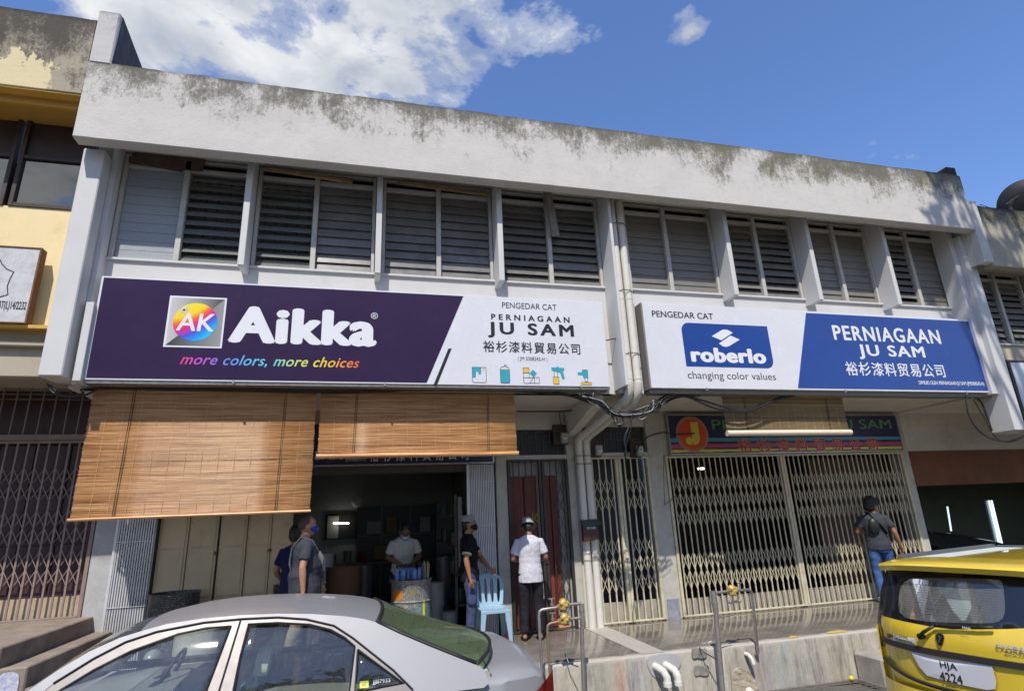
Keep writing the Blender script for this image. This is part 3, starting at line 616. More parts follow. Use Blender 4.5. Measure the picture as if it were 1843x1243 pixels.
# ------------------------------------------------------------------ left neighbour (cream)
L = empty('shophouse', 'cream and ochre shophouse with mould-black fascia and dark tinted windows, at the left edge', 'building', (-6, 7.6, .67))
part('fascia', fas(-14, -3.585, 6.91, 8.08, 6.935, 7.10, 180, .015), FASCL, L)
mb = MB(); mb.box(-14, -3.58, 7.10, 7.14, 6.80, 6.905); mb.box(-14, -3.58, 6.95, 7.7, 6.895, 6.909); part('beam', mb, OCHRE, L)
mb = MB(); mb.box(-14, -3.58, 7.14, 9.6, 7.28, 7.4); part('soffit', mb, BEIGE, L)
mb = MB(); mb.box(-14, -3.575, F, F+.15, 3.98, 5.64); part('wall', mb, CREAM, L)
BRF = mat('dark_brown_window_frame', (.045, .028, .022), .5, var=.2)
for x0, x1 in ((-4.45, -3.62), (-5.4, -4.5), (-6.35, -5.45), (-8, -7)):
    f = MB(); f.box(x0, x0+.05, F-.02, F+.06, 5.64, 7.25); f.box(x1-.05, x1, F-.02, F+.06, 5.64, 7.25)
    for z in (5.64, 6.33, 7.20): f.box(x0+.05, x1-.05, F-.018, F+.058, z, z+.05)
    fr = f.build('window', BRF, L, bevel=.004)
    mb = MB(); mb.box(x0+.05, x1-.05, F+.02, F+.028, 5.69, 6.33); mb.build('pane', PANEG, fr)
    mb = MB(); mb.box(x0+.05, x1-.05, F+.03, F+.04, 6.38, 7.20); mb.build('board', mat('dark_brown_board', (.05, .034, .03), .6, var=.2), fr)
    mb = MB(); mb.box(x0, x1, F+.4, F+.45, 5.6, 6.5); mb.build('curtain', mat('dim_curtain', (.10, .10, .11), .9), fr)
mb = MB(); mb.box(-14, -3.63, 7.42, 7.6, 3.99, 4.03); part('ledge', mb, OCHRE, L)
mb = MB(); mb.box(-14, -3.6, 7.60, 7.7, 3.45, 3.98); mb.box(-14, -3.575, 7.7, 9.3, 3.62, 3.7); mb.box(-14, -3.6, 7.52, 7.6, 3.80, 3.86); part('beam', mb, BEIGE, L, bevel=.01)
mb = MB(); mb.tube([(-3.66, 7.5, 4.02), (-3.64, 7.47, 3.9), (-3.64, 7.5, 3.4)], .025, 8); part('pipe', mb, RUST, L)
mb = MB(); mb.box(-14, -3.45, 9.12, 9.3, .67, 2.88); mb.box(-14, -3.45, 9.2, 9.3, 2.88, 3.62); pd = part('shutter', mb, mat('aubergine_shutter_paint', (.055, .026, .032), .45, var=.2, scale=2), L)
for i in range(10):
    for j, (za, zb) in enumerate(((.98, 1.55), (1.57, 2.2), (2.22, 2.85))):
        mb = MB(); x = -3.5-.42*(i+1); mb.box(x+.01, x+.41, 9.095, 9.119, za, zb); mb.build('panel', mat('aubergine_shutter_paint', (.055, .026, .032), .45, var=.2) if i+j == 0 else bpy.data.materials['aubergine_shutter_paint'], pd, bevel=.004)
mb = MB(); mb.box(-14, -3.45, 9.08, 9.13, .67, .92); part('threshold', mb, mat('cream_threshold', (.45, .36, .26), .8, var=.2, dirt=(.2, .13, .08), damt=.6), L)
for nm, z0, z1, n, bands in (('folding_gate', .67, 2.90, 34, [(2.55, 2, .22), (2.0, 2, .22), (1.5, 2, .22)]),):
    scissor(L, -7.6, -3.45, z0, z1, 8.99, n, GATEP, bands, lab='mauve-brown folding gate of the cream shophouse at the far left', bw=.022)
mb = MB(); mb.box(-7.6, -3.45, 8.96, 9.02, 2.905, 2.98)
for z in (3.46, 3.53): mb.box(-7.6, -3.5, 8.99, 9.0, z, z+.012)
tr = part('transom_grille', mb, GATEP, L)
mb = MB(); mb.box(-.008, .008, 8.98, 8.996, 2.98, 3.62); q = mb.build('bar', GATEP, tr); q.location.x = -3.55
for i in range(1, 26): share(q, 'bar', tr, (-3.55-.155*i, 0, 0))
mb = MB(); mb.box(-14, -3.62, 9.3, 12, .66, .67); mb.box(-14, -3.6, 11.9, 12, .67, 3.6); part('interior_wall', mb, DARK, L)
mb = MB(); mb.hexa([(-3.62, 8.9, 3.33), (-3.45, 8.2, 3.33), (-3.25, 8.9, 3.33), (-3.42, 9, 3.33)], [(-3.62, 8.9, 3.62), (-3.45, 8.2, 3.62), (-3.25, 8.9, 3.62), (-3.42, 9, 3.62)])
tag(mb.build('lamp_box', mat('green_tin_box', (.12, .19, .09), .6, var=.3, dirt=(.5, .5, .2), damt=.5)), 'green tin box tucked under the left corner of the overhang', 'tin box')

# ------------------------------------------------------------------ right neighbour
Rr = empty('shophouse', 'shophouse with black mouldy fascia and brown lintel over a dark car workshop, right edge', 'building', (13, 7.6, -.1))
part('fascia', fas(10.84, 24, 5.62, 6.86, 6.99, 7.15, 180, .02), FASCR, Rr)
mb = MB(); mb.box(10.66, 24, 7.15, 9.6, 5.80, 5.9); part('soffit', mb, BEIGE, Rr)
mb = MB(); mb.box(10.77, 24, F+.002, F+.15, 2.7, 4.32); part('wall', mb, mat('cream_grey_wall', (.50, .44, .33), .8, var=.08), Rr)
for x0, x1 in ((10.95, 12.35), (12.5, 13.9), (14.1, 15.5)): window(x0, x1, x0+.72, 'oo', Rr, z0=4.32, z1=5.80, zt=5.62)
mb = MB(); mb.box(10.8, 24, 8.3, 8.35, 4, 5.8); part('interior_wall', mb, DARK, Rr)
mb = MB(); mb.box(10.17, 22, 8.98, 9.2, 1.90, 2.555); part('lintel', mb, mat('brick_red_painted_lintel', (.15, .055, .025), .8, var=.25, scale=1.5, dirt=(.07, .04, .03), damt=.6), Rr)
mb = MB(); mb.box(10.17, 22, 9.0, 9.25, 2.556, 3.3); mb.box(10.19, 22, 7.62, 9.6, 3.3, 3.38); part('wall', mb, SOFFIT, Rr)
mb = MB(); mb.box(10.2, 22, 13.5, 13.6, -.3, 3.2); mb.box(21, 22, 9.2, 13.6, -.3, 3.2); mb.box(10.2, 22, 9.2, 13.6, 2.9, 3.0); part('interior_wall', mb, mat('workshop_dark_green_wall', (.085, .10, .07), .7, var=.3, scale=.8), Rr)
ob = MB(); ob.lathe([(.02, 0), (.30, .02), (.47, .08), (.575, .16), (.585, .165), (.56, .15)], n=32, cap=False)
dish = empty('satellite_dish', 'dark satellite dish on the roof edge at the far right', 'satellite dish', (14.3, 8.5, 7.6))
o = ob.build('dish', mat('charcoal_dish', (.012, .012, .014), .6, var=.15), dish, smooth=True, local=True); o.rotation_euler = (radians(66), 0, radians(128)); o.location = (0.62, 0, .62); o.scale = (.95, .95, .95)
mb = MB(); mb.tube([(0, 0, -.6), (0, 0, .45), (0.05, -.05, .6)], .035, 8); mb.tube([(-.1, 0, .5), (.05, -.2, .62), (.2, -.05, .66)], .02, 6); mb.build('bracket', IRONB, dish, local=True)
mb = MB(); mb.tube([(-.65, 0, .35), (-.9, 0, .42), (-1.0, 0, .3), (-.8, 0, .2), (-.45, 0, .15)], .008, 5); mb.build('cable', CABLE, dish, local=True)
sb = empty('sign_board', 'pale blank signboard in a dark frame at the right edge beside the pilaster', 'signboard', (11.5, 7.4, 3.2))
mb = MB(); mb.box(11.1, 14, 7.4, 7.5, 2.75, 3.98); mb.build('frame', IRONB, sb); mb = MB(); mb.box(11.15, 13.95, 7.39, 7.399, 2.8, 3.93); mb.build('panel', flat('pale_panel', (.62, .66, .72)), sb)
# workshop contents seen through the opening: dark car nose, two sunlit aluminium edges made as glowing tubes
EDGEGLOW = glow('glowing_door_edge', (.75, .9, 1.0), 1.3)  # glow put in for sunlight on metal edges, no lamp
for (a, c, r, lab) in ((P(1705, 911, y=12.8), P(1712, 955, y=12.8), .02, 'thin upright sunlit door edge, made to glow, in the dark workshop'), ):
    mb = MB(); mb.tube([a, c], r, 8); tag(mb.build('glowing_tube', EDGEGLOW), lab, 'tube lamp')
tl = empty('glowing_tube', 'broad upright sunlit door edge, made to glow blue-white, in the dark workshop', 'tube lamp', P(1790, 940, y=11.5))
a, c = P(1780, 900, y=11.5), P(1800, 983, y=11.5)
for dx in (0, .085): mb = MB(); mb.tube([a+Vector((dx, 0, 0)), c+Vector((dx, 0, 0))], .018, 8); mb.build('tube', EDGEGLOW, tl)
mb = MB(); mb.bar(a+Vector((.03, .05, 0)), c+Vector((.03, .05, 0)), .22, .04); mb.build('edge_backing', flat('pale_edge_backing', (.5, .55, .6), .3), tl)  # backing behind the glowing edges, not part of a lamp
dc = empty('parked_car', 'black car nose-out inside the dark workshop beyond the taxi', 'car', (11.6, 10.6, -.1))
def carx(u, v):
    x = 10.35+3.2*u; h = .98 - .30*max(0, (u-.45)/.55)**1.5 + (.42*(max(0, 1-abs(u-.18)/.24))**.7)
    y = 9.9+1.7*v; e = 1-(abs(2*v-1))**6*.4
    return (x, y, .0+h*e)
mb = MB(); mb.grid(carx, 30, 12); mb.box(10.36, 13.5, 9.95, 11.55, -.2, .5)
mb.build('body', mat('black_car_paint', (.03, .034, .034), .2, var=.1, coat=.8), dc, smooth=True, auto=40)
mb = MB(); panel(mb, smoothpoly([(11.6, .46), (12.7, .46), (12.9, .60), (12.0, .64)], 2), mapf=lambda a, b_: (a, 9.88, b_), thick=.04); mb.build('headlight', glassmat('lamp_glass', (.4, .4, .4), .5), dc)
for x in (10.9, 12.8): mb = MB(); mb.tube([(x, 9.85, .12), (x, 10.05, .12)], .3, 16); mb.build('wheel', BLACKP, dc)

# ------------------------------------------------------------------ lettering
def textmesh(body, bold=0.0, shear=0.0, spacing=1.0):
    c = bpy.data.curves.new('t', 'FONT'); c.body = body; c.size = 1; c.offset = bold; c.shear = shear; c.space_character = spacing; c.resolution_u = 4; c.align_x = 'LEFT'
    o = bpy.data.objects.new('t', c); COL.objects.link(o); bpy.context.view_layer.update()
    me = bpy.data.meshes.new_from_object(o); bpy.data.objects.remove(o, do_unlink=True)
    v = [tuple(p.co) for p in me.vertices]; f = [tuple(p.vertices) for p in me.polygons]; bpy.data.meshes.remove(me); return v, f
def text_on(parent, body, x0, x1, z0, z1, y, m, bold=0.0, shear=0.0, spacing=1.0, name='lettering', mapf=None, lift=.002, ital=0.0):
    if bold: spacing *= 1+bold*1.6
    v, f = textmesh(body, 0.0, shear, spacing)
    ax = min(p[0] for p in v); bx = max(p[0] for p in v); az = min(p[1] for p in v); bz = max(p[1] for p in v)
    bx_ = bold*(x1-x0)/(bx-ax); bz_ = bold*(z1-z0)/(bz-az)*.6; mb = MB()
    sh = [(0, 0)]+([(cos(a*pi/4)*bx_, sin(a*pi/4)*bz_) for a in range(8)] if bold else [])
    x0 += bx_; x1 -= bx_; z0 += bz_; z1 -= bz_
    for n_, (sx, sz) in enumerate(sh):
        vs = []
        for p in v:
            u = (p[0]-ax)/(bx-ax); k = (p[1]-az)/(bz-az); x = x0+(x1-x0)*u+sx; z = z0+(z1-z0)*k+sz
            vs.append(mapf(x, z) if mapf else (x, y-lift-n_*.00006, z))
        mb.add(vs, f)
    return mb.build(name, m, parent)
def tb(y, l, r, t, b_):
    "world box from the left, right, top and bottom middle points of a text in the photo"
    return P(*l, y=y).x, P(*r, y=y).x, P(*b_, y=y).z, P(*t, y=y).z
INK = flat('black_sign_ink', (.012, .012, .018), .4); WINK = flat('white_sign_ink', (.72, .73, .78), .35)
def vinyl(name, col, rough=.28): return mat(name, col, rough, var=.05, scale=1.2, dirt=tuple(min(1, c*1.3+.03) for c in col), dscale=5, damt=.3, bmp=.5, bscale=1.6)
SW = vinyl('white_sign_vinyl', (.66, .67, .73)); SP = vinyl('dark_purple_sign_vinyl', (.030, .015, .055), .3); SP.node_tree.nodes['Principled BSDF'].inputs['Specular IOR Level'].default_value = .25; SBL = vinyl('royal_blue_sign_vinyl', (.012, .055, .27), .25)
YS = 7.36
def flatpoly(parent, name, pts, y, m, holes=(), world=None):
    mb = MB(); q = world if world else [(P(*p, y=YS).x, P(*p, y=YS).z) for p in pts]
    panel(mb, q, holes, mapf=lambda a, c: (a, y, c)); return mb.build(name, m, parent)
# --- sign A
A = empty('shop_sign', 'long sign, dark purple left part with rainbow globe logo, white right part with black lettering', 'shop sign', (0.1, YS, 3.37))
mb = MB(); mb.box(-3.19, 3.345, YS, YS+.16, 3.37, 4.665); mb.build('board', SW, A, bevel=.004)
mb = MB(); mb.box(-3.2, 3.35, YS+.02, F, 3.335, 3.368); mb.build('frame', GALV, A)
zt, zb = 4.645, 3.39
flatpoly(A, 'purple_field', [], YS-.002, SP, world=[(-3.165, zb), (P(768, 692, y=YS).x, zb), (P(834, 535, y=YS).x, zt), (-3.165, zt)])
flatpoly(A, 'black_stripe', [(780, 693), (786.5, 693), (813, 627), (807, 627)], YS-.002, INK)
x0, x1, z0, z1 = tb(YS, (412.2, 590), (678, 600), (445, 550.8), (470, 618.5)); text_on(A, 'Aikka', x0, x1, z0, z1, YS-.002, WINK, bold=.055)
x0, x1, z0, z1 = tb(YS, (667.6, 568), (680, 568), (673.8, 562.6), (673.8, 573.8)); text_on(A, '®', x0, x1, z0, z1, YS-.002, WINK)
m, t, b = newmat('rainbow_ink'); sp = N(t, 'ShaderNodeSeparateXYZ'); t.links.new(posc(t), sp.inputs[0])
xa, xb = P(324, 650, y=YS).x, P(648, 655, y=YS).x
setc(t, b, ramp(t, M(t, 'DIVIDE', M(t, 'SUBTRACT', sp.outputs[0], xa), xb-xa), [(0, (.75, .03, .2)), (.14, (.4, .1, .6)), (.26, (.1, .25, .7)), (.4, (.1, .5, .75)), (.52, (.15, .6, .5)), (.63, (.55, .7, .15)), (.75, (.8, .65, .05)), (.88, (.85, .35, .03)), (1, (.75, .07, .02))])); b.inputs['Roughness'].default_value = .4
x0, x1, z0, z1 = tb(YS, (324.4, 650), (647, 655), (490, 640.5), (485, 661.5)); text_on(A, 'more colors, more choices', x0, x1, z0, z1, YS-.002, m, shear=.35, bold=.012, spacing=1.05)
# logo square with globe
sq = [(306.2, 531.6), (408.8, 536.9), (399, 627.4), (294.1, 623.3)]
W4 = [(P(*p, y=YS).x, P(*p, y=YS).z) for p in sq]
xl = (W4[0][0]+W4[3][0])/2; xr = (W4[1][0]+W4[2][0])/2; zt_ = (W4[0][1]+W4[1][1])/2; zb_ = (W4[2][1]+W4[3][1])/2
lg = flatpoly(A, 'logo', [], YS-.004, WINK, world=[(xl, zb_), (xr, zb_), (xr, zt_), (xl, zt_)])
def gradm(name, axis, a, c, ca, cb):
    m, t, b = newmat(name); sp = N(t, 'ShaderNodeSeparateXYZ'); t.links.new(posc(t), sp.inputs[0])
    setc(t, b, ramp(t, M(t, 'DIVIDE', M(t, 'SUBTRACT', sp.outputs[axis], a), c-a), [(0, ca), (1, cb)])); b.inputs['Roughness'].default_value = .35; return m
i_ = .022
flatpoly(A, 'logo_triangle', [], YS-.006, gradm('dark_to_pale_print', 0, xl, xr, (.55,)*3, (.02,)*3), world=[(xl+i_, zb_+i_), (xr-i_, zt_-i_), (xl+i_, zt_-i_)])
flatpoly(A, 'logo_triangle', [], YS-.006, gradm('pale_to_dark_print', 0, xl, xr, (.015,)*3, (.30,)*3), world=[(xl+i_, zb_+i_), (xr-i_, zb_+i_), (xr-i_, zt_-i_)])
m, t, b = newmat('rainbow_globe_print'); sp = N(t, 'ShaderNodeSeparateXYZ'); t.links.new(posc(t), sp.inputs[0])
gc = P(351.8, 579.5, y=YS); gr_ = abs(P(392, 579.5, y=YS).x-P(312, 579.5, y=YS).x)/2
dx = M(t, 'DIVIDE', M(t, 'SUBTRACT', sp.outputs[0], gc.x), gr_); dz = M(t, 'DIVIDE', M(t, 'SUBTRACT', sp.outputs[2], gc.z), gr_)
u = M(t, 'ADD', M(t, 'MULTIPLY', dx, .55), M(t, 'MULTIPLY', dz, -.8)); u = M(t, 'MULTIPLY_ADD', M(t, 'ADD', u, M(t, 'MULTIPLY', M(t, 'MULTIPLY', dx, dx), .25)), .5, .45)
setc(t, b, ramp(t, u, [(0, (.85, .72, .02)), (.24, (.85, .62, .01)), (.36, (.8, .14, .02)), (.47, (.75, .01, .12)), (.56, (.5, .02, .35)), (.66, (.05, .08, .6)), (.78, (.01, .25, .75)), (1, (.02, .55, .8))])); b.inputs['Roughness'].default_value = .35
flatpoly(A, 'globe', [], YS-.008, m, world=circ(gc.x, gc.z, gr_, gr_, 40))
text_on(A, 'AK', P(318, 583, y=YS).x, P(386, 583, y=YS).x, P(352, 596, y=YS).z, P(352, 564, y=YS).z, YS-.008, WINK, bold=.02, shear=.08)
mb = MB(); sc_ = P(332, 558, y=YS)
for k in range(8):
    a = pi*k/8+.1; r = .085 if k % 2 == 0 else .055
    for sg in (1, -1):
        d = Vector((cos(a)*sg, 0, sin(a)*sg)); nn = Vector((-d.z, 0, d.x)); c0 = Vector((sc_.x, YS-.011, sc_.z)); mb.add([c0-nn*.005, c0+nn*.005, c0+d*r], [(0, 1, 2)])
mb.build('sparkle', WINK, A)
for body, l, r, tp, bt, bd, spc in (
    ('PENGEDAR CAT', (903.5, 549.5), (1001.7, 553), (953, 546), (953, 556.3), .0, 1.0),
    ('PERNIAGAAN', (883.8, 570.3), (1025, 575.3), (953.7, 567.5), (953.7, 577.8), .03, 1.55),
    ('JU SAM', (878, 593.6), (1032.8, 598), (959, 581.8), (959, 609.8), .035, 1.25),
    ('裕杉漆料貿易公司', (869.5, 623), (1044, 628.8), (956, 615.5), (956, 635.6), .012, 1.15),
    ('( JM 0308242-H )', (931.8, 645.3), (985, 646.6), (959, 642.3), (959, 651), .0, 1.0)):
    x0, x1, z0, z1 = tb(YS, l, r, tp, bt); text_on(A, body, x0, x1, z0, z1, YS-.001, INK, bold=bd, spacing=spc)
TEAL = flat('teal_sign_ink', (.03, .33, .42)); YLW = flat('yellow_sign_ink', (.75, .48, .05)); LINE = flat('thin_line_ink', (.05, .05, .07))
def icon(fills, lines, l, t_, r, b_):
    c = P((l+r)/2, (t_+b_)/2, y=YS); wx = abs(P(r, (t_+b_)/2, y=YS).x-P(l, (t_+b_)/2, y=YS).x)/2; wz = abs(P((l+r)/2, t_, y=YS).z-P((l+r)/2, b_, y=YS).z)/2
    f = lambda u, v: (c.x+wx*u, c.z+wz*v)
    for m_, pts in fills: flatpoly(A, 'icon', [], YS-.002, m_, world=[f(*p) for p in pts])
    mb = MB()
    for pts in lines:
        for a, c2 in zip(pts[:-1], pts[1:]):
            a_, b2 = f(*a), f(*c2); mb.bar((a_[0], YS-.003, a_[1]), (b2[0], YS-.003, b2[1]), .006, .001, side=(0, 1, 0))
    mb.build('icon_outline', LINE, A)
icon([(TEAL, [(-1, .95), (.3, .95), (.3, .2), (.12, 0), (-.1, .1), (-.15, .4), (-.45, .4), (-.5, -.35), (-1, -.4)]), (YLW, [(.55, .95), (.8, .95), (.8, .5), (.55, .6)])], [[(-1, .95), (1, .95), (1, -.85), (.85, -1), (-.85, -1), (-1, -.85), (-1, .95)]], 850, 660, 875, 688)
icon([(TEAL, [(-.95, .5), (.95, .5), (.95, -.85), (.8, -1), (-.8, -1), (-.95, -.85)]), (YLW, [(-.95, .5), (.95, .5), (.9, .56), (-.9, .56)])], [[(-.95, .5), (-.7, .75), (0, .85), (.7, .75), (.95, .5)], [(0, .85), (0, 1), (.35, 1), (.35, .9)], [(-.95, .5), (-.95, -.85), (-.8, -1), (.8, -1), (.95, -.85), (.95, .5)]], 900, 656.4, 917.5, 689)
icon([(YLW, [(-1, 1), (-.25, 1), (-.25, .35), (-1, .35)]), (TEAL, [(.25, .8), (.75, .3), (.3, -.2), (-.2, .3)])], [[(-1, 1), (-.25, 1), (-.25, -.3), (.3, -.2), (-.25, -.95), (1, -.95), (1, -.2), (.3, -.2)], [(-1, 1), (-1, -.8), (-.8, -1), (-.25, -.95)], [(-1, -.25), (-.25, -.25)], [(.4, -.2), (.4, -.95)], [(-1, .35), (-.25, .35)]], 942, 662, 970, 690)
icon([(TEAL, [(-1, .9), (1, .85), (1, .55), (.75, .5), (1, -.35), (.65, -.5), (.3, .3), (-1, .5)]), (YLW, [(-.8, -.2), (.05, -.2), (.05, -1), (-.8, -1)]), (TEAL, [(-.15, 1), (.1, 1), (.1, .85), (-.15, .85)])], [[(-.6, .5), (-.6, -.2)], [(-.1, .4), (-.1, -.2)], [(-.8, -.2), (.05, -.2), (.05, -1), (-.8, -1), (-.8, -.2)]], 993, 659.3, 1016.3, 691)
icon([(TEAL, [(-1, .6), (-.4, .65), (-.35, .95), (.4, .95), (.4, -.15), (-.25, -.15), (-.3, .2), (-1, .25)]), (YLW, [(-.6, -.7), (.85, -.7), (1, -.85), (.85, -1), (-.6, -1), (-.75, -.85)])], [[(-.1, -.15), (0, -.6), (.3, -.6), (.35, -.15)], [(-.35, .95), (.4, .95), (.4, -.15)], [(-.6, -.7), (.85, -.7)], [(-.6, -1), (.85, -1)]], 1040, 664.7, 1066, 692)
mb = MB(); [mb.box(x-.012, x+.012, YS-.015, YS+.01, 3.345, 3.38) for x in (-1.6, .2, 2.9)]; mb.build('bolt', GALV, A)
# --- sign B
Bs = empty('shop_sign', 'white and royal blue sign over the closed right shop, blue logo box and white lettering', 'shop sign', (7.2, YS, 3.37))
XL_, XR_ = 4.0, 10.47
mb = MB(); mb.box(XL_, XR_, YS, YS+.16, 3.365, 4.70); mb.build('board', SW, Bs, bevel=.004)
mb = MB(); mb.box(XL_-.003, XR_+.2, YS+.06, F, 3.30, 3.363); mb.box(XL_-.02, XL_-.003, YS+.02, F, 3.36, 4.7); mb.build('frame', mat('grey_sign_frame', (.20, .19, .18), .6), Bs)
flatpoly(Bs, 'blue_field', [], YS-.002, SBL, world=[(P(1436, 698, y=YS).x, 3.392), (XR_-.03, 3.392), (XR_-.03, 4.665), (P(1450.5, 563.4, y=YS).x, 4.665)])
pts = [(P(*p, y=YS).x, P(*p, y=YS).z) for p in ((1226.5, 580), (1380, 587.3), (1393.8, 662), (1231.3, 659.6))]
q = pts; xa, xb, za, zb_ = (q[0][0]+q[3][0])/2+.01, (q[1][0]+q[2][0])/2, (q[2][1]+q[3][1])/2, (q[0][1]+q[1][1])/2
r_ = .13; lp = [(xa, za), (xb-r_, za)]+[(xb-r_+r_*sin(radians(a)), za+r_-r_*cos(radians(a))) for a in range(15, 90, 15)]+[(xb, za+r_), (xb, zb_), (xa+r_, zb_)]+[(xa+r_-r_*sin(radians(a)), zb_-r_+r_*cos(radians(a))) for a in range(15, 90, 15)]+[(xa, zb_-r_)]
flatpoly(Bs, 'logo', [], YS-.003, SBL, world=lp)
def cro(x, y): return (1140+x/5.42, 540+y/5.42)
flatpoly(Bs, 'logo_leaf', [cro(*p) for p in ((762, 352), (855, 392), (968, 318), (920, 292), (885, 286), (860, 292))], YS-.005, WINK)
flatpoly(Bs, 'logo_leaf', [cro(*p) for p in ((832, 423), (870, 450), (905, 457), (935, 447), (1036, 385), (945, 346))], YS-.005, WINK)
for body, l, r, tp, bt, bd, spc, mm, lift in (
    ('PENGEDAR CAT', (1173.2, 564.5), (1283.4, 569.5), (1228.6, 561.3), (1228.6, 572.6), .02, 1.0, INK, .001),
    ('roberlo', (1243, 639.6), (1378.4, 644), (1311.6, 626.3), (1311.6, 653), .06, 1.0, WINK, .005),
    ('changing color values', (1237.8, 676), (1396.5, 681), (1311.6, 669.3), (1311.6, 686.5), .0, 1.0, INK, .001),
    ('PERNIAGAAN', (1498.9, 599), (1691, 606), (1595.3, 589.3), (1595.3, 615.3), .03, 1.1, WINK, .004),
    ('JU SAM', (1544.5, 631.6), (1664.6, 637.6), (1605.4, 621.5), (1605.4, 647.8), .03, 1.1, WINK, .004),
    ('裕杉漆料贸易公司', (1521.9, 664), (1700, 669.5), (1612.2, 653.2), (1612.2, 677.2), .014, 1.1, WINK, .004),
    ('DIMILIKI OLEH: PERNIAGAAN JU SAM (JM0308242-H)', (1653.7, 689.7), (1771, 691.8), (1713.6, 686), (1713.6, 694.4), .015, .9, WINK, .004)):
    x0, x1, z0, z1 = tb(YS, l, r, tp, bt); text_on(Bs, body, x0, x1, z0, z1, YS, mm, bold=bd, spacing=spc, lift=lift)
mb = MB(); [mb.box(x-.012, x+.012, YS-.015, YS+.01, 3.335, 3.375) for x in (4.9, 7.4, 9.9)]; mb.build('bolt', GALV, Bs)
# --- older sign with the red J disc (on the shop front)
YJ = 8.90
J = empty('shop_sign', 'older signboard with red J disc and rainbow stripes above the cream folding gate', 'shop sign', (7.5, YJ, 2.56))
JB = flat('navy_sign_print', (.025, .028, .085), .4)
mb = MB(); mb.box(5.07, 9.99, YJ, YJ+.07, 2.575, 3.235); mb.build('board', JB, J)
mb = MB(); mb.box(5.045, 5.07, YJ-.01, YJ+.08, 2.55, 3.26); mb.box(9.99, 10.015, YJ-.01, YJ+.08, 2.55, 3.26); mb.box(5.07, 9.99, YJ-.01, YJ+.08, 2.55, 2.575); mb.box(5.07, 9.99, YJ-.01, YJ+.08, 3.235, 3.26); mb.build('frame', GALV, J)
for nm, c, za, zb2 in (('cyan_stripe', (.08, .33, .48), 2.775, 2.835), ('magenta_stripe', (.50, .08, .17), 2.665, 2.735), ('yellow_stripe', (.65, .60, .09), 2.595, 2.645)):
    n = 40; up = [(5.08+4.9*i/n, zb2+.012*noise.noise(Vector((i*.5, za*9, 0)))) for i in range(n+1)]; lo = [(5.08+4.9*i/n, za+.012*noise.noise(Vector((i*.6, za*5, 3)))) for i in range(n+1)]
    mb = MB(); mb.add([(x, YJ-.002, z) for x, z in lo]+[(x, YJ-.002, z) for x, z in up], [(i, i+1, n+2+i, n+1+i) for i in range(n)]); mb.build(nm, flat(nm+'_print', c), J)
jc = P(1246.5, 787.7, y=YJ); jr = .315; jc.z = 2.905
for nm, r, c, d in (('disc_rim', jr, (.36, .30, .35), .006), ('disc', jr*.92, (.72, .11, .03), .012), ('disc_line', jr*.87, (.5, .28, .06), .014), ('disc_face', jr*.84, (.68, .09, .025), .016)):
    mb = MB(); panel(mb, circ(jc.x, jc.z, r, r, 44), mapf=lambda a, c_: (a, YJ-d, c_)); mb.build(nm, flat(nm+'_print', c), J)
jp = [(-.02, .20), (.13, .20), (.13, -.10), (.09, -.17), (.02, -.20), (-.01, -.19), (-.02, -.12)]
mb = MB(); panel(mb, [(jc.x+a, jc.z+c+.01) for a, c in jp], mapf=lambda a, c_: (a, YJ-.019, c_)); panel(mb, circ(jc.x-.08, jc.z-.115, .068, .068, 20), mapf=lambda a, c_: (a, YJ-.0195, c_)); mb.build('letter_j', flat('yellow_j_print', (.72, .58, .08)), J)
x0, x1, z0, z1 = tb(YJ, (1281.5, 768.5), (1603.5, 765), (1440, 755), (1440, 777.5)); text_on(J, 'PERNIAGAAN JU SAM', x0, x1, z0, z1, YJ, flat('green_letter_print', (.10, .30, .09)), bold=.01, lift=.004)
x0, x1, z0, z1 = tb(YJ, (1329, 804), (1578, 797), (1453, 788), (1453, 813)); text_on(J, '裕杉漆料貿易公司', x0-.008, x1+.008, z0-.008, z1+.008, YJ, flat('pink_outline_print', (.65, .45, .38)), bold=.045, spacing=1.75, lift=.004); text_on(J, '裕杉漆料貿易公司', x0, x1, z0, z1, YJ, flat('red_letter_print', (.45, .02, .02)), bold=.01, spacing=1.75, lift=.006)
# --- navy sign over the open shop
K = empty('shop_sign', 'narrow navy signboard over the open shop, mostly hidden by the bamboo blinds', 'shop sign', (-.4, YJ, 2.5))
mb = MB(); mb.box(-2.8, 1.93, YJ, YJ+.06, 2.50, 3.1); mb.build('board', flat('navy_sign_print_b', (.018, .018, .07), .4), K)
mb = MB(); mb.box(-2.8, 1.94, YJ-.01, YJ+.07, 2.475, 2.498); mb.box(1.93, 1.955, YJ-.01, YJ+.07, 2.498, 3.1); mb.build('frame', GALV, K)
x0, x1, z0, z1 = tb(YJ, (571, 822), (616, 822), (595, 808), (595, 831.5))
text_on(K, 'PERNIAGAAN JU SAM', x1-2.0, x1, z0, z0+.17, YJ, WINK, bold=.03, lift=.003)
x0, x1, z0, z1 = tb(YJ, (622, 828), (658, 827), (640, 824.5), (640, 830.5)); text_on(K, '(JM0308242-H)', x0, x1, z0, z1, YJ, WINK, lift=.003)
x0, x1, z0, z1 = tb(YJ, (665, 820), (843, 817), (750, 803), (750, 829)); text_on(K, '裕杉漆料貿易公司', x0, x1, z0, z1, YJ, WINK, bold=.008, spacing=1.7, lift=.003)
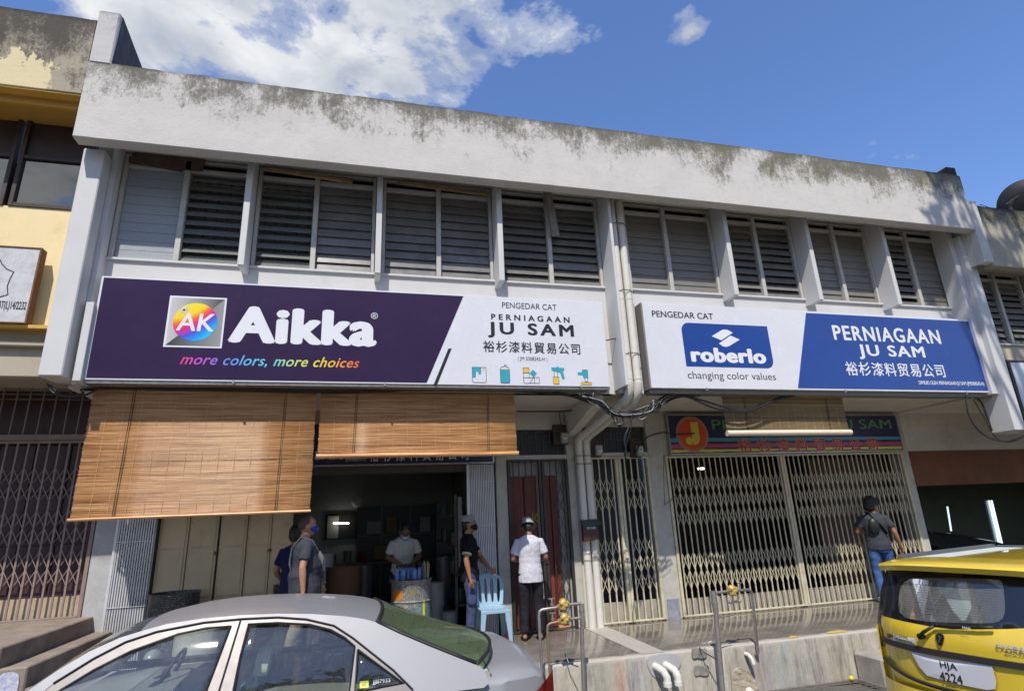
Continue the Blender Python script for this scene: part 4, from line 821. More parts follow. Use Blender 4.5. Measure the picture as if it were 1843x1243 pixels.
# --- white board of the left neighbour
K2 = empty('shop_sign', 'peeling white board with a line emblem and a registration number on the cream wall', 'shop sign', (-4.2, 7.4, 4.04))
mb = MB(); mb.box(-5.6, -3.90, 7.40, 7.5, 4.05, 4.985); mb.build('board', mat('peeling_white_board', (.55, .56, .58), .7, var=.12, scale=5, dirt=(.33, .31, .28), dscale=8, damt=.8), K2)
mb = MB(); mb.box(-5.6, -3.88, 7.39, 7.51, 4.035, 4.048); mb.box(-3.898, -3.88, 7.39, 7.51, 4.048, 4.985); mb.box(-5.6, -3.88, 7.39, 7.51, 4.987, 5.0); mb.build('frame', RUST, K2)
x0, x1, z0, z1 = tb(7.4, (1, 549), (47, 553), (25, 542), (25, 561)); text_on(K2, 'BT(L)14/2232', x0-.02, x1, z0, z1, 7.4, INK, bold=.02)
mb = MB(); pts = [P(px_, py_, y=7.398) for px_, py_ in ((-6, 455), (3, 474), (12, 484), (25, 489), (18, 502), (13, 515), (14, 530), (0, 534), (-10, 540))]; mb.tube(pts, .005, 5); mb.build('emblem_line', INK, K2)

# ------------------------------------------------------------------ bamboo blinds
def bamboo(name, cols, rough):
    m, t, b = newmat(name); v = posc(t); n1_ = noi(t, mapv(t, v, (1.6, 1, 150)), 1.0, 4, .7); n2_ = noi(t, mapv(t, v, (2.2, 1, 24)), 1.0, 4, .6)
    c = ramp(t, M(t, 'ADD', M(t, 'MULTIPLY', n1_, .86), M(t, 'MULTIPLY', n2_, .14)), [(.34, cols[0]), (.5, cols[1]), (.64, cols[2])])
    setc(t, b, c); b.inputs['Roughness'].default_value = rough; b.inputs['Specular IOR Level'].default_value = .6
    return m
BAM = bamboo('orange_bamboo', ((.17, .065, .02), (.56, .27, .095), (.80, .53, .27)), .30)
BAM2 = bamboo('olive_bamboo', ((.15, .10, .045), (.25, .18, .085), (.34, .25, .13)), .5)
PALE = bamboo('pale_bamboo_roll', ((.55, .47, .35), (.68, .60, .48), (.75, .68, .56)), .5)
CORD = mat('dark_cord', (.10, .06, .03), .8)
def blind(x0, x1, z1, z0, y, m, lab, roll=None, swing=0.0, sag=0.0):
    e = empty('bamboo_blind', lab, 'bamboo blind', ((x0+x1)/2, y, z1), group='bamboo blinds under the overhang')
    mb = MB(); n = int((z1-z0)/.0105)
    for i in range(n):
        z = z1-(i+.5)*(z1-z0)/n; r = .0050+random.uniform(-.0009, .0006); a_ = random.uniform(-.006, .006); b_ = random.uniform(-.006, .006)
        yo = y-swing*(z1-z)/(z1-z0)+.004*sin(z*11)
        if random.random() < .03: r *= .55; z += .002
        pts = []
        for k in range(5):
            u = k/4; s_ = sag*sin(pi*u)*(z1-z)/(z1-z0)
            pts.append((x0+a_+(x1-x0+b_-a_)*u, yo+random.uniform(-.0008, .0008), z-s_+random.uniform(-.0006, .0006)))
        mb.tube(pts, r, 6)
    tag(mb.build('bamboo_slats', m, e, smooth=True), kind='stuff')
    for f in (.17, .85):
        x = x0+(x1-x0)*f
        for dx in (0, .022): mb = MB(); mb.tube([(x+dx, y-.008, z1), (x+dx-.02, y-.012-swing, z0-.02)], .0035, 5); mb.build('pull_cord', CORD, e)
    mb = MB(); k = 14
    for i in range(1, k):
        x = x0+(x1-x0)*i/k; mb.tube([(x, y-.006, z1), (x, y-.007-swing, z0)], .0022, 3)
    tag(mb.build('weaving_thread', mat('pale_thread', (.6, .45, .25), .8), e), kind='stuff')
    mb = MB(); mb.box(x0, x1, y-.012, y+.012, z1, z1+.025); mb.build('head_rail', WOODR, e)
    if roll:
        mb = MB(); mb.tube([(x0-.015, y-.02-swing, z0-roll*.5), (x1+.015, y-.02-swing, z0-roll*.5)], roll, 14); mb.build('bottom_roll', PALE if m is BAM2 else m, e, smooth=True, auto=50)
    return e
blind(-3.19, -0.655, 3.315, 1.835, 7.66, BAM, 'longest orange bamboo blind, let down low at the left of the open shop', roll=.018, sag=.012, swing=.03)
blind(-0.60, 2.005, 3.315, 2.50, 7.67, BAM, 'shorter orange bamboo blind half rolled up over the open shop', roll=.032, sag=.008, swing=.015)
blind(5.34, 7.60, 3.30, 2.76, 7.66, BAM2, 'small olive bamboo blind with pale rolled bottom in front of the J signboard', roll=.045)

# ------------------------------------------------------------------ pipes, cables, meters
rp = empty('rain_pipe', 'pair of white rain pipes down the facade, elbowed back under the overhang to the walkway', 'rain pipe', (3.4, 8.9, 0))
for k in range(2):
    x = 3.685+.135*k; xb = 3.38+.135*k; r = .058
    mb = MB(); mb.tube([(x, 7.43, 3.42), (x, 7.43, 6.55)], r, 14); up_ = mb.build('pipe', PVC, rp, smooth=True, auto=50)
    mb = MB(); mb.tube([(x, 7.43, 6.42), (x, 7.43, 6.50), (x, 7.43, 6.56)], [.06, .085, .10], 14); mb.build('hopper', mat('yellowed_upvc', (.5, .44, .3), .6) if k == 0 else bpy.data.materials['yellowed_upvc'], up_, smooth=True, auto=50)
    mb = MB(); c = [(x, 7.43, 3.46), (x, 7.44, 3.36), (x-.01, 7.50, 3.26), (x-.03, 7.62, 3.18)]; mb.tube(c, r*1.12, 14); mb.build('elbow', PVC, rp, smooth=True, auto=50)
    mb = MB(); mb.tube([(x-.02, 7.55, 3.23), (xb+.01, 8.78, 2.86)], r, 14); mb.build('pipe', PVC, rp, smooth=True, auto=50)
    mb = MB(); mb.tube([(xb+.02, 8.72, 2.89), (xb, 8.86, 2.82), (xb, 8.88, 2.68)], r*1.1, 14); mb.build('elbow', PVC, rp, smooth=True, auto=50)
    mb = MB(); mb.tube([(xb, 8.88, 2.72), (xb, 8.88, 0.0)], r, 14); lo_ = mb.build('pipe', PVC, rp, smooth=True, auto=50)
    mb = MB()
    for z in (2.55, 2.42, 1.05, .95): mb.tube([(xb, 8.88, z), (xb, 8.88, z+.025)], r*1.07, 14)
    mb.build('collar', mat('dirty_pipe_collar', (.35, .31, .24), .7) if k == 0 else bpy.data.materials['dirty_pipe_collar'], lo_)
    mb = MB(); [mb.tube([(x, 7.43, z), (x, 7.43, z+.02)], r*1.07, 14) for z in (3.5, 4.75)]; mb.build('collar', PVC, up_, smooth=True, auto=50)
mb = MB()
for z in (3.86, 4.86, 6.0):
    mb.tube([(3.56, 7.52, z-.08), (3.60, 7.40, z), (3.70, 7.36, z+.03), (3.83, 7.36, z+.03), (3.91, 7.42, z)], .006, 5)
mb.build('strap', CABLE, rp)
mb = MB(); mb.bar((3.37, 7.4, 4.08), (3.62, 7.36, 4.13), .015); mb.build('bracket', IRONB, rp)

def cable(pts, r=.011, jitter=0, name='cable', lab=None, grp='black cables hung under the overhang', m=None):
    pts = [Vector(p) for p in pts]; q = []
    for i in range(len(pts)-1):       # catmull-rom
        p0 = pts[max(i-1, 0)]; p1 = pts[i]; p2 = pts[i+1]; p3 = pts[min(i+2, len(pts)-1)]
        for k in range(5):
            t_ = k/5; q.append(.5*((2*p1)+(p2-p0)*t_+(2*p0-5*p1+4*p2-p3)*t_*t_+(3*p1-p0-3*p2+p3)*t_**3))
    q.append(pts[-1]); mb = MB(); mb.tube(q, r, 6); o = mb.build(name, m or CABLE, None, smooth=True)
    return tag(o, lab, 'cable', grp) if lab else o
YC = 7.5
def cp(l, y=YC, dy=None): return [P(px_, py_, y=y) for px_, py_ in l]
cable(cp([(85, 690), (95, 706), (120, 713), (155, 710), (200, 694), (320, 697), (570, 703), (730, 702), (930, 703), (1000, 706), (1060, 722), (1110, 748), (1160, 744), (1215, 716), (1260, 712)], 7.56), .014, lab='long black cable running along the foot of the purple sign')
cable(cp([(90, 692), (110, 709), (150, 708), (190, 698), (600, 706), (800, 701), (1000, 709), (1070, 728), (1130, 742), (1190, 727), (1210, 714)], 7.6), .010, lab='second black cable sagging beneath the purple sign')
cable(cp([(1180, 722), (1215, 708), (1270, 722), (1330, 738), (1380, 725), (1430, 711), (1600, 713), (1720, 710), (1760, 718), (1775, 745), (1785, 775)], 7.52), .015, lab='black cable running along the foot of the blue sign')
cable(cp([(1190, 720), (1230, 712), (1290, 735), (1345, 739), (1390, 722), (1440, 709)], 7.48), .018, lab='thick black cable bundle dipping over the olive blind')
cable(cp([(1738, 712), (1745, 750), (1768, 780), (1800, 793), (1830, 790), (1860, 775)], 7.4), .013, lab='black cable looping under the right pilaster')
cable(cp([(1750, 716), (1772, 752), (1790, 785), (1815, 795), (1843, 786)], 7.42), .009, lab='thin black cable looping under the right pilaster')
bn = empty('cable_tangle', 'tangle of black and grey wires hanging where the rain pipes bend under the overhang', 'cable tangle', P(1120, 745, y=7.4))
GW = mat('grey_wire', (.30, .30, .31), .4); random.seed(11)
for k in range(16):
    j = lambda: random.uniform(-9, 9)
    pts = cp([(1050+j()*2, 712+j()*.6), (1075+j(), 722+j()*.6), (1105+j(), 742+j()*.6), (1140+j(), 746+j()*.7), (1170+j(), 735+j()*.7), (1190+j()*2, 722+j()*.7)], 7.38+random.uniform(-.05, .1))
    o = cable(pts, random.choice((.005, .007, .009)), m=GW if k % 6 == 0 else CABLE, name='wire'); o.parent = bn; o.matrix_parent_inverse = Matrix.Translation(bn.location).inverted()
for k in range(11):
    j = lambda: random.uniform(-5, 5); a = random.uniform(-3, 3)
    if k < 6: l = [(1095+j(), 738), (1103+a*2, 752+j()), (1113+j(), 768+j()), (1122+a, 760+j()), (1118+j(), 745), (1100+j(), 738)]
    elif k < 9: l = [(1135+j(), 742), (1132+j(), 765+j()), (1126+a, 790+j()*2), (1128+j(), 805+j()*3)]
    else: l = [(1140+j(), 745), (1150, 750+j()), (1162+j(), 748+j()), (1180+j(), 730), (1192, 718)]
    o = cable(cp(l, 7.36+.03*a), random.choice((.005, .008)), m=GW if k % 5 == 0 else CABLE, name='wire'); o.parent = bn; o.matrix_parent_inverse = Matrix.Translation(bn.location).inverted()
mb = MB(); mb.box(3.62, 3.78, 7.30, 7.42, 3.06, 3.17)
cable(cp([(1110, 760), (1125, 790), (1124, 815), (1128, 830)], 8.7)+[], .012, lab='black cable dropping to the meter box by the column')
cable(cp([(1140, 820), (1160, 790), (1190, 778), (1215, 781), (1250, 779)], 8.8), .012, lab='black cable arched from the meter box to the J signboard')
cable(cp([(1010, 765), (1008, 740), (1022, 722), (1030, 745), (1015, 752), (1022, 765)], 8.9), .007, lab='thin wire coiled above the left meter box')
cable(cp([(930, 740), (975, 740), (1030, 738), (1055, 722), (1075, 712)], 8.6), .012, lab='black conduit running up the bracket beam to the front')
cable(cp([(1194, 820), (1196, 900), (1200, 905), (1225, 885), (1255, 870)], 8.9), .005, lab='thin wire slung from the column across the cream gate')
METW = mat('meter_cover', (.33, .33, .31), .4, var=.2); MBOX = mat('brown_meter_board', (.05, .028, .024), .6, var=.3)
for (px_, py_, wd, ht, lab) in ((1008, 782, .25, .33, 'brown electricity meter board with pale meter above the red door'), (1070, 806, .20, .30, 'brown electricity meter board beside the rain pipes over the narrow gate'), (1143, 806, .19, .32, 'brown electricity meter board against the column, a cable arching out of it')):
    c = P(px_, py_, y=8.92); e = empty('meter_board', lab, 'meter', c, group='electricity meters over the doors')
    mb = MB(); mb.box(c.x-wd/2, c.x+wd/2, 8.90, 8.94, c.z-ht/2, c.z+ht/2); mb.build('board', MBOX, e, bevel=.004)
    mb = MB(); mb.box(c.x-.01, c.x+.11, 8.82, 8.90, c.z-ht/2+.02, c.z-ht/2+.19); mm = mb.build('meter', METW, e, bevel=.012)
    mb = MB(); mb.box(c.x+.015, c.x+.085, 8.812, 8.819, c.z-ht/2+.07, c.z-ht/2+.155); mb.build('glass_face', flat('meter_face', (.50, .51, .50), .2), mm); mb = MB(); mb.box(c.x+.03, c.x+.07, 8.806, 8.811, c.z-ht/2+.115, c.z-ht/2+.135); mb.build('dial', flat('meter_dial', (.05, .05, .05), .3), mm)
mbx = empty('letter_box', 'brown letter box with grey sloping lid strapped to the white rain pipes', 'letter box', (3.42, 8.8, 1.25))
x0, x1 = 3.29, 3.54
mb = MB(); mb.hexa([(x0, 8.72, 1.245), (x1, 8.72, 1.27), (x1, 8.82, 1.27), (x0, 8.82, 1.245)], [(x0, 8.72, 1.50), (x1, 8.72, 1.51), (x1, 8.82, 1.56), (x0, 8.82, 1.55)]); mb.build('box', mat('chocolate_tin', (.055, .02, .018), .4, var=.15), mbx, bevel=.006)
mb = MB(); mb.hexa([(x0-.03, 8.66, 1.475), (x1+.035, 8.66, 1.49), (x1+.02, 8.82, 1.555), (x0-.01, 8.82, 1.545)], [(x0-.03, 8.66, 1.49), (x1+.035, 8.66, 1.505), (x1+.02, 8.82, 1.575), (x0-.01, 8.82, 1.565)]); mb.build('lid', mat('slate_tin', (.055, .06, .06), .5), mbx, bevel=.003)
text_on(mbx, 'NT.SAE', x0+.06, x1-.045, 1.425, 1.46, 8.719, WINK, bold=.03)

def waterset(name, lab, base, top, elx, valves, m=GALV):
    pass
wm = empty('water_meter_stand', 'upright grey pipe with two brass water meters on branches, in front of the red doorway', 'water meter', (2.42, 6.75, -.45), group='water meter pipework by the walkway')
mb = MB(); mb.tube([(2.455, 6.75, .66), (2.455, 6.75, .40)], .030, 12); mb.tube([(2.44, 6.75, .42), (2.40, 6.75, -.45)], .024, 12); mb.tube([(2.455, 6.75, .47), (2.455, 6.75, .44)], .034, 12); mb.tube([(2.453, 6.75, .60), (2.453, 6.75, .575)], .034, 12); mb.build('riser', GALV, wm, smooth=True, auto=50)
for zz, xl_, rr, nm in ((.665, 1.94, .018, 0), (.515, 2.03, .016, 1)):
    mb = MB(); mb.tube([(2.455, 6.75, zz-.0), (2.40, 6.75, zz), (2.30, 6.75, zz)], rr, 10); mb.build('branch', GALV, wm, smooth=True, auto=50)
    mb = MB(); mb.tube([(2.15, 6.75, zz-.02), (xl_+.04, 6.75, zz-.03), (xl_+.01, 6.75, zz-.045), (xl_, 6.75, zz-.09), (xl_+.0, 6.75, -.25)], rr*.95, 10); mb.build('branch', GALV if nm == 0 else mat('rusty_galvanised', (.33, .24, .16), .5, metal=.4, var=.3, dirt=(.18, .08, .04), dscale=14, damt=.7), wm, smooth=True, auto=50)
    mt_ = MB(); mt_.lathe([(.035, -.055), (.05, -.045), (.055, -.01), (.048, .01), (.052, .03), (.04, .045), (.035, .06), (.015, .066)], (2.235, 6.75, zz+.005), 10)
    for a in range(5): mt_.ball((2.235+.045*cos(a*1.3), 6.75-.02+.03*sin(a*1.3), zz+.02*cos(a*2)), .022, 6, 5)
    w_m = mt_.build('meter', BRASS, wm, smooth=True, auto=30)
    mb = MB(); mb.tube([(2.15, 6.75, zz-.02), (2.30, 6.75, zz)], .022, 8); mb.tube([(2.165, 6.75, zz-.018), (2.185, 6.75, zz-.014)], .03, 6); mb.tube([(2.285, 6.75, zz), (2.305, 6.75, zz)], .03, 6); mb.build('coupling', mat('rusty_brass_fitting', (.35, .2, .1), .5, metal=.3, var=.3) if nm == 0 else bpy.data.materials['rusty_brass_fitting'], w_m)
    mb = MB(); xv = 2.10; mb.tube([(xv, 6.75, zz-.02), (xv, 6.75, zz+.07)], .011, 8); mb.tube([(xv-.035, 6.75, zz+.075), (xv+.035, 6.75, zz+.075)], .008, 6); mb.tube([(xv, 6.75, zz+.0), (xv, 6.75, zz+.025)], .02, 6); mb.build('stop_tap', GALV, wm)
    mb = MB(); mb.bar((2.17, 6.735, zz-.085), (2.30, 6.735, zz-.08), .03, .008) if nm == 0 else mb.tube([(2.16, 6.74, zz-.075), (2.29, 6.74, zz-.075)], .03, 8)
    if nm == 0: mb.box(2.17, 2.185, 6.73, 6.74, zz-.09, zz-.03); mb.box(2.285, 2.30, 6.73, 6.74, zz-.09, zz-.03)
    mb.build('bracket', GALV if nm == 0 else bpy.data.materials['rusty_brass_fitting'], wm)
mb = MB(); mb.tube([(2.37, 6.76, .02), (2.31, 6.9, .03), (2.29, 6.97, .12)], .006, 5); mb.build('tie_wire', CABLE, wm)
wm2 = empty('water_meter_stand', 'thick grey upright pipe with one brass meter and an arm bent into the wall', 'water meter', (4.1, 6.75, -.55), group='water meter pipework by the walkway')
mb = MB(); mb.tube([(4.175, 6.75, .68), (4.18, 6.75, .44)], .036, 12); mb.tube([(4.175, 6.75, .44), (4.12, 6.75, -.58)], .029, 12); mb.tube([(4.176, 6.75, .56), (4.176, 6.75, .53)], .04, 12); mb.build('riser', GALV, wm2, smooth=True, auto=50)
mb = MB(); mb.tube([(4.18, 6.75, .64), (4.22, 6.752, .655), (4.42, 6.80, .655)], .018, 10); mb.tube([(4.55, 6.83, .65), (4.76, 6.86, .645), (4.79, 6.87, .62), (4.80, 6.875, .55), (4.80, 6.93, -.09), (4.80, 6.96, -.12), (4.80, 7.0, -.12)], .017, 10); mb.build('branch', GALV, wm2, smooth=True, auto=50)
mt_ = MB(); mt_.lathe([(.035, -.06), (.055, -.045), (.06, -.01), (.052, .01), (.056, .03), (.04, .055), (.015, .066)], (4.48, 6.81, .66), 10)
for a in range(5): mt_.ball((4.48+.05*cos(a*1.3), 6.79+.03*sin(a*1.3), .66+.02*cos(a*2)), .024, 6, 5)
mt2 = mt_.build('meter', BRASS, wm2, smooth=True, auto=30)
mb = MB(); mb.tube([(4.41, 6.795, .655), (4.56, 6.83, .65)], .022, 8); mb.build('coupling', GALV, mt2)
mb = MB(); mb.tube([(4.62, 6.84, .65), (4.62, 6.84, .73)], .010, 8); mb.tube([(4.59, 6.84, .735), (4.65, 6.84, .735)], .008, 6); mb.build('stop_tap', GALV, wm2)
mb = MB(); mb.bar((4.42, 6.79, .53), (4.57, 6.82, .53), .03, .01); mb.ball((4.42, 6.79, .53), .022, 8, 6); mb.ball((4.57, 6.82, .53), .022, 8, 6); mb.tube([(4.2, 6.75, .38), (4.42, 6.78, .39)], .010, 8); mb.build('bracket', GALV, wm2)
mb = MB(); mb.tube([(4.14, 6.76, -.08), (4.05, 6.9, -.02), (4.02, 6.97, .03)], .007, 5); mb.build('tie_wire', CABLE, wm2)
mb = MB(); mb.tube([(4.66, 6.99, -.1), (4.66, 6.93, -.1), (4.68, 6.9, -.14), (4.69, 6.89, -.2)], .024, 10); tag(mb.build('pipe_stub', PVC, smooth=True, auto=50), 'short white pipe stub poking from the retaining wall beside the bent arm', 'pipe stub')
for k, x in enumerate((3.46, 3.60)):
    dp = MB(); dp.tube([(x-.05, 7.05, -.12), (x-.04, 6.92, -.125), (x-.01, 6.85, -.15), (x+.015, 6.83, -.21), (x+.015, 6.83, -.29)], .043, 16); dp.tube([(x+.015, 6.83, -.26), (x+.015, 6.83, -.305)], .049, 16)
    tag(dp.build('drain_pipe', PVC, smooth=True, auto=50), '%s white drain elbow jutting from the retaining wall' % ('left of the two' if k == 0 else 'right of the two'), 'drain pipe', 'drain elbows in the retaining wall')
mb = MB(); panel(mb, smoothpoly([(3.3, -.08), (3.34, .0), (3.72, .0), (3.78, -.1), (3.70, -.2), (3.4, -.28)], 2), mapf=lambda a, c: (a, 6.982, c), thick=.02); tag(mb.build('cement_patch', mat('smooth_cement', (.40, .40, .41), .8, var=.1, bmp=.3)), 'smooth grey cement patch around the two drain elbows', 'patch')
mb = MB(); panel(mb, smoothpoly([(4.38, -.75), (4.40, -.30), (4.52, -.22), (4.66, -.27), (4.78, -.5), (4.8, -.75)], 2), mapf=lambda a, c: (a, 6.965+.012*noise.noise(Vector((a*20, c*20, 0))), c), thick=.02, step=.03); tag(mb.build('cement_patch', mat('rough_cement_mound', (.40, .35, .27), .95, var=.25, scale=12, bmp=1.0, bscale=40)), 'rough brownish cement mound low on the retaining wall near the bent pipe', 'patch')
mb = MB(); mb.tube([(4.62, 7.0, -.50), (4.62, 6.9, -.52)], .05, 12); tag(mb.build('drain_pipe', PVC, smooth=True, auto=50), 'stub of white pipe set in the rough cement mound', 'drain pipe')
BLKP = mat('black_paint_smear', (.20, .19, .18), .9, var=.6, scale=14, dirt=(.45, .42, .37), dscale=9, damt=1.0)
for k, (z0, z1) in enumerate(((-.09, .02), (-.28, -.17))):
    mb = MB(); panel(mb, smoothpoly([(3.92, z0), (3.98, z0+.015), (4.06, z0-.01), (4.12, z0+.01), (4.125, z1), (4.05, z1-.012), (3.98, z1+.01), (3.91, z1+.005)], 1), mapf=lambda a, c: (a, 6.978, c)); tag(mb.build('paint_smear', BLKP), ('upper' if k == 0 else 'lower')+' of two dark paint smears on the retaining wall', 'paint smear')

# ------------------------------------------------------------------ chair, drum, bins and shop goods
CH = mat('sky_blue_plastic', (.30, .45, .58), .35, var=.04, scale=3); CH.node_tree.nodes['Principled BSDF'].inputs['Subsurface Weight'].default_value = 0.0
ch = empty('plastic_chair', 'light blue plastic chair facing the street beside the man in black', 'chair', (1.80, 8.62, 0))
mb = MB(); panel(mb, rrect(-.21, .21, -.21, .21, .05), mapf=lambda a, c: (a, c, .43-.012*(1-(a/.21)**2)*(1-(c/.21)**2)), thick=.014, tv=(0, 0, 1), step=.06); mb.build('seat', CH, ch, local=True, smooth=True, auto=40)
for sx in (-1, 1):
    mb = MB(); mb.hexa([(sx*.205-.025, -.225, 0), (sx*.205+.025, -.225, 0), (sx*.205+.025, -.195, 0), (sx*.205-.025, -.195, 0)], [(sx*.165-.04, -.215, .43), (sx*.165+.04, -.215, .43), (sx*.165+.04, -.185, .43), (sx*.165-.04, -.185, .43)]); mb.build('leg', CH, ch, local=True, bevel=.006)
    mb = MB(); mb.hexa([(sx*.20-.022, .255, 0), (sx*.20+.022, .255, 0), (sx*.20+.022, .28, 0), (sx*.20-.022, .28, 0)], [(sx*.17-.03, .17, .43), (sx*.17+.03, .17, .43), (sx*.17+.03, .20, .43), (sx*.17-.03, .20, .43)]); mb.build('leg', CH, ch, local=True, bevel=.006)
mb = MB(); mb.box(-.20, .20, -.218, -.19, .385, .428); mb.build('apron', CH, ch, local=True, bevel=.006)
outer = [(-.185, 0), (-.20, .12), (-.215, .26), (-.20, .37), (-.14, .44), (-.05, .46), (.05, .46), (.14, .44), (.20, .37), (.215, .26), (.20, .12), (.185, 0)]
slots = [smoothpoly([(a-.02, .06), (a+.02, .06), (b_+.028, .33), (b_, .41-.03*abs(b_)*4), (b_-.028, .33)], 2) for a, b_ in ((-.13, -.145), (-.045, -.05), (.045, .05), (.13, .145))]
mb = MB(); panel(mb, smoothpoly(outer, 1), slots, mapf=lambda a, c: (a, .19+c*.20+.10*(a/.2)**2*-.35, .425+c*.98), thick=.016, step=.05); mb.build('backrest', CH, ch, local=True, smooth=True, auto=35)

m, t, b = newmat('paint_spattered_drum'); v = objc(t); sp = N(t, 'ShaderNodeSeparateXYZ'); t.links.new(v, sp.inputs[0])
c = mixc(t, ramp(t, noi(t, v, 14, 9, .85, 1.2), [(.42, 0), (.5, 1)]), (.03, .03, .035), (.17, .16, .15))
c = mixc(t, ramp(t, noi(t, mapv(t, v, (1, 1, .6), (3, 3, 3)), 26, 9, .9, 2.5), [(.52, 0), (.56, 1)]), c, (.50, .48, .44))
tf = M(t, 'MULTIPLY', ramp(t, M(t, 'ADD', M(t, 'MULTIPLY', sp.outputs[2], 1.0), M(t, 'MULTIPLY', noi(t, v, 4, 5), .5)), [(.70, 1), (.86, 0)]), ramp(t, noi(t, mapv(t, v, (1, 1, .35), (1, 1, 1)), 30, 9, .9, 2), [(.47, 0), (.53, .95)]))
c = mixc(t, tf, c, (.07, .26, .28))
def spot(x, z, r, col):
    global c
    d = M(t, 'SQRT', M(t, 'ADD', M(t, 'POWER', M(t, 'SUBTRACT', sp.outputs[0], x), 2), M(t, 'POWER', M(t, 'SUBTRACT', sp.outputs[2], z), 2)))
    d = M(t, 'ADD', d, M(t, 'MULTIPLY', M(t, 'SUBTRACT', noi(t, v, 16, 6, .8), .5), .09)); c = mixc(t, ramp(t, M(t, 'DIVIDE', d, r), [(.85, 1), (1, 0)]), c, col)
spot(-.21, .67, .075, (.62, .22, .02)); spot(.20, .69, .07, (.22, .24, .26)); spot(.0, .70, .05, (.22, .24, .12))
yl = M(t, 'MULTIPLY', ramp(t, M(t, 'ABSOLUTE', M(t, 'SUBTRACT', M(t, 'ADD', sp.outputs[0], M(t, 'MULTIPLY', noi(t, v, 9), .02)), .165)), [(.012, 1), (.018, 0)]), ramp(t, sp.outputs[2], [(.56, 1), (.59, 0)])); c = mixc(t, yl, c, (.75, .72, .02))
setc(t, b, c); b.inputs['Roughness'].default_value = .4; bump(t, b, noi(t, v, 30, 8, .8), .5, .01); DRM = m
drum = empty('oil_drum', 'tall drum caked in spattered paint, teal below with an orange blotch, bottles on top', 'drum', (.69, 9.0, 0))
mb = MB(); mb.lathe([(.285, .01), (.29, 0.02), (.285, .27), (.297, .285), (.285, .30), (.285, .56), (.297, .575), (.285, .59), (.285, .83), (.295, .845), (.295, .86), (.27, .862), (.268, .83), (.0, .83)], n=36); mb.build('body', DRM, drum, local=True, smooth=True, auto=35)
BLB = mat('blue_bottle_label', (.06, .16, .42), .3, var=.5, scale=26, dirt=(.5, .6, .7), dscale=30, damt=.9); BCAP = BLACKP
botts = [(-.21, -.07), (-.13, -.12), (-.16, .03), (-.05, -.02), (.03, -.13), (.10, -.06), (.0, .08), (.14, .07), (-.08, .13)]
for i, (x, y) in enumerate(botts):
    bt = empty('spray_bottle', 'blue labelled bottle, '+['plain capped, at the left rim', 'black nozzled, left in the front row', 'plain capped, behind the left front bottle', 'black nozzled, left of the middle', 'plain capped, in the middle of the front row', 'black nozzled, at the right of the front row', 'plain capped, at the middle of the back row', 'black nozzled, at the right end of the back row', 'plain capped, at the left of the back row'][i]+' on the drum', 'bottle', (.69+x, 9.0+y, .862), group='blue bottles on the drum')
    mb = MB(); mb.lathe([(.034, 0), (.036, .01), (.036, .105), (.028, .13), (.014, .145), (.014, .155)], n=14); mb.build('bottle', BLB, bt, local=True, smooth=True, auto=40)
    mb = MB(); mb.lathe([(.016, .15), (.017, .19), (.012, .20)], n=10); mb.bar((-.03, 0, .205), (.015, 0, .205), .012) if i % 2 else None; mb.build('cap', BCAP, bt, local=True)
mb = MB()
for k in range(6): a = k*1.05; mb.tube([(.89+.03*cos(a), 8.93+.03*sin(a), .862), (.89+.045*cos(a), 8.93+.045*sin(a), 1.06+.015*(k % 3))], .012, 7)
tag(mb.build('stirring_sticks', mat('grimy_metal', (.32, .29, .22), .4, metal=.5, var=.5, scale=20)), 'sheaf of grimy metal sticks standing at the right rim of the drum', 'sticks', kind='stuff')
def bin_(name, lab, c, r, h, m, lid=None):
    e = empty(name, lab, name.replace('_', ' '), c)
    mb = MB(); mb.lathe([(r*.97, .0), (r, .02), (r, h-.02), (r*1.03, h-.01), (r*1.03, h), (r*.95, h), (r*.94, h-.04), (0, h-.04)], n=28); mb.build('body', m, e, local=True, smooth=True, auto=35)
    return e
m, t, b = newmat('black_and_white_spatter'); v = objc(t)
c = mixc(t, ramp(t, noi(t, v, 30, 9, .9, 2), [(.54, 0), (.60, 1)]), (.02, .02, .02), (.45, .44, .42)); setc(t, b, c); b.inputs['Roughness'].default_value = .35; SPB = m
bin_('paint_drum', 'squat black drum covered in white spatter beside the folded silver grille', (-2.30, 8.62, 0), .285, .92, SPB)
bin_('paint_drum', 'second black spattered drum behind the two men at the cream doors', (-.98, 8.95, 0), .20, .90, SPB)
bin_('paint_tub', 'pale round tub with a dark top standing in front of the cream folding doors', (-1.92, 8.40, 0), .27, .75, mat('pale_tub', (.45, .43, .38), .5, dirt=(.1, .1, .1), dscale=8, damt=.6))
bin_('cardboard_barrel', 'brown cardboard barrel in the dark shop behind the man with the shoulder bag', (-.30, 10.1, 0), .27, 1.02, mat('brown_cardboard', (.16, .085, .05), .8, var=.1))
bin_('white_bucket', 'stack of white paint buckets glimpsed behind the man with the shoulder bag', (-.66, 10.2, 0), .20, 1.22, mat('white_bucket_plastic', (.42, .43, .43), .4, var=.1, dirt=(.1, .1, .1), dscale=5, damt=.7))
shop = empty('shelf_unit', 'dim metal shelf crowded with paint tins on the right side of the open shop', 'shelves', (1.6, 11, 0))
SH = mat('dim_shelf_metal', (.14, .14, .13), .5)
for x in (1.45, 1.9):
    for y in (9.7, 12.2): mb = MB(); mb.box(x-.02, x+.02, y-.02, y+.02, 0, 2.05); mb.build('post', SH, shop)
for z in (.35, .8, 1.25, 1.7): mb = MB(); mb.box(1.43, 1.92, 9.68, 12.22, z, z+.02); mb.build('shelf_board', SH, shop)
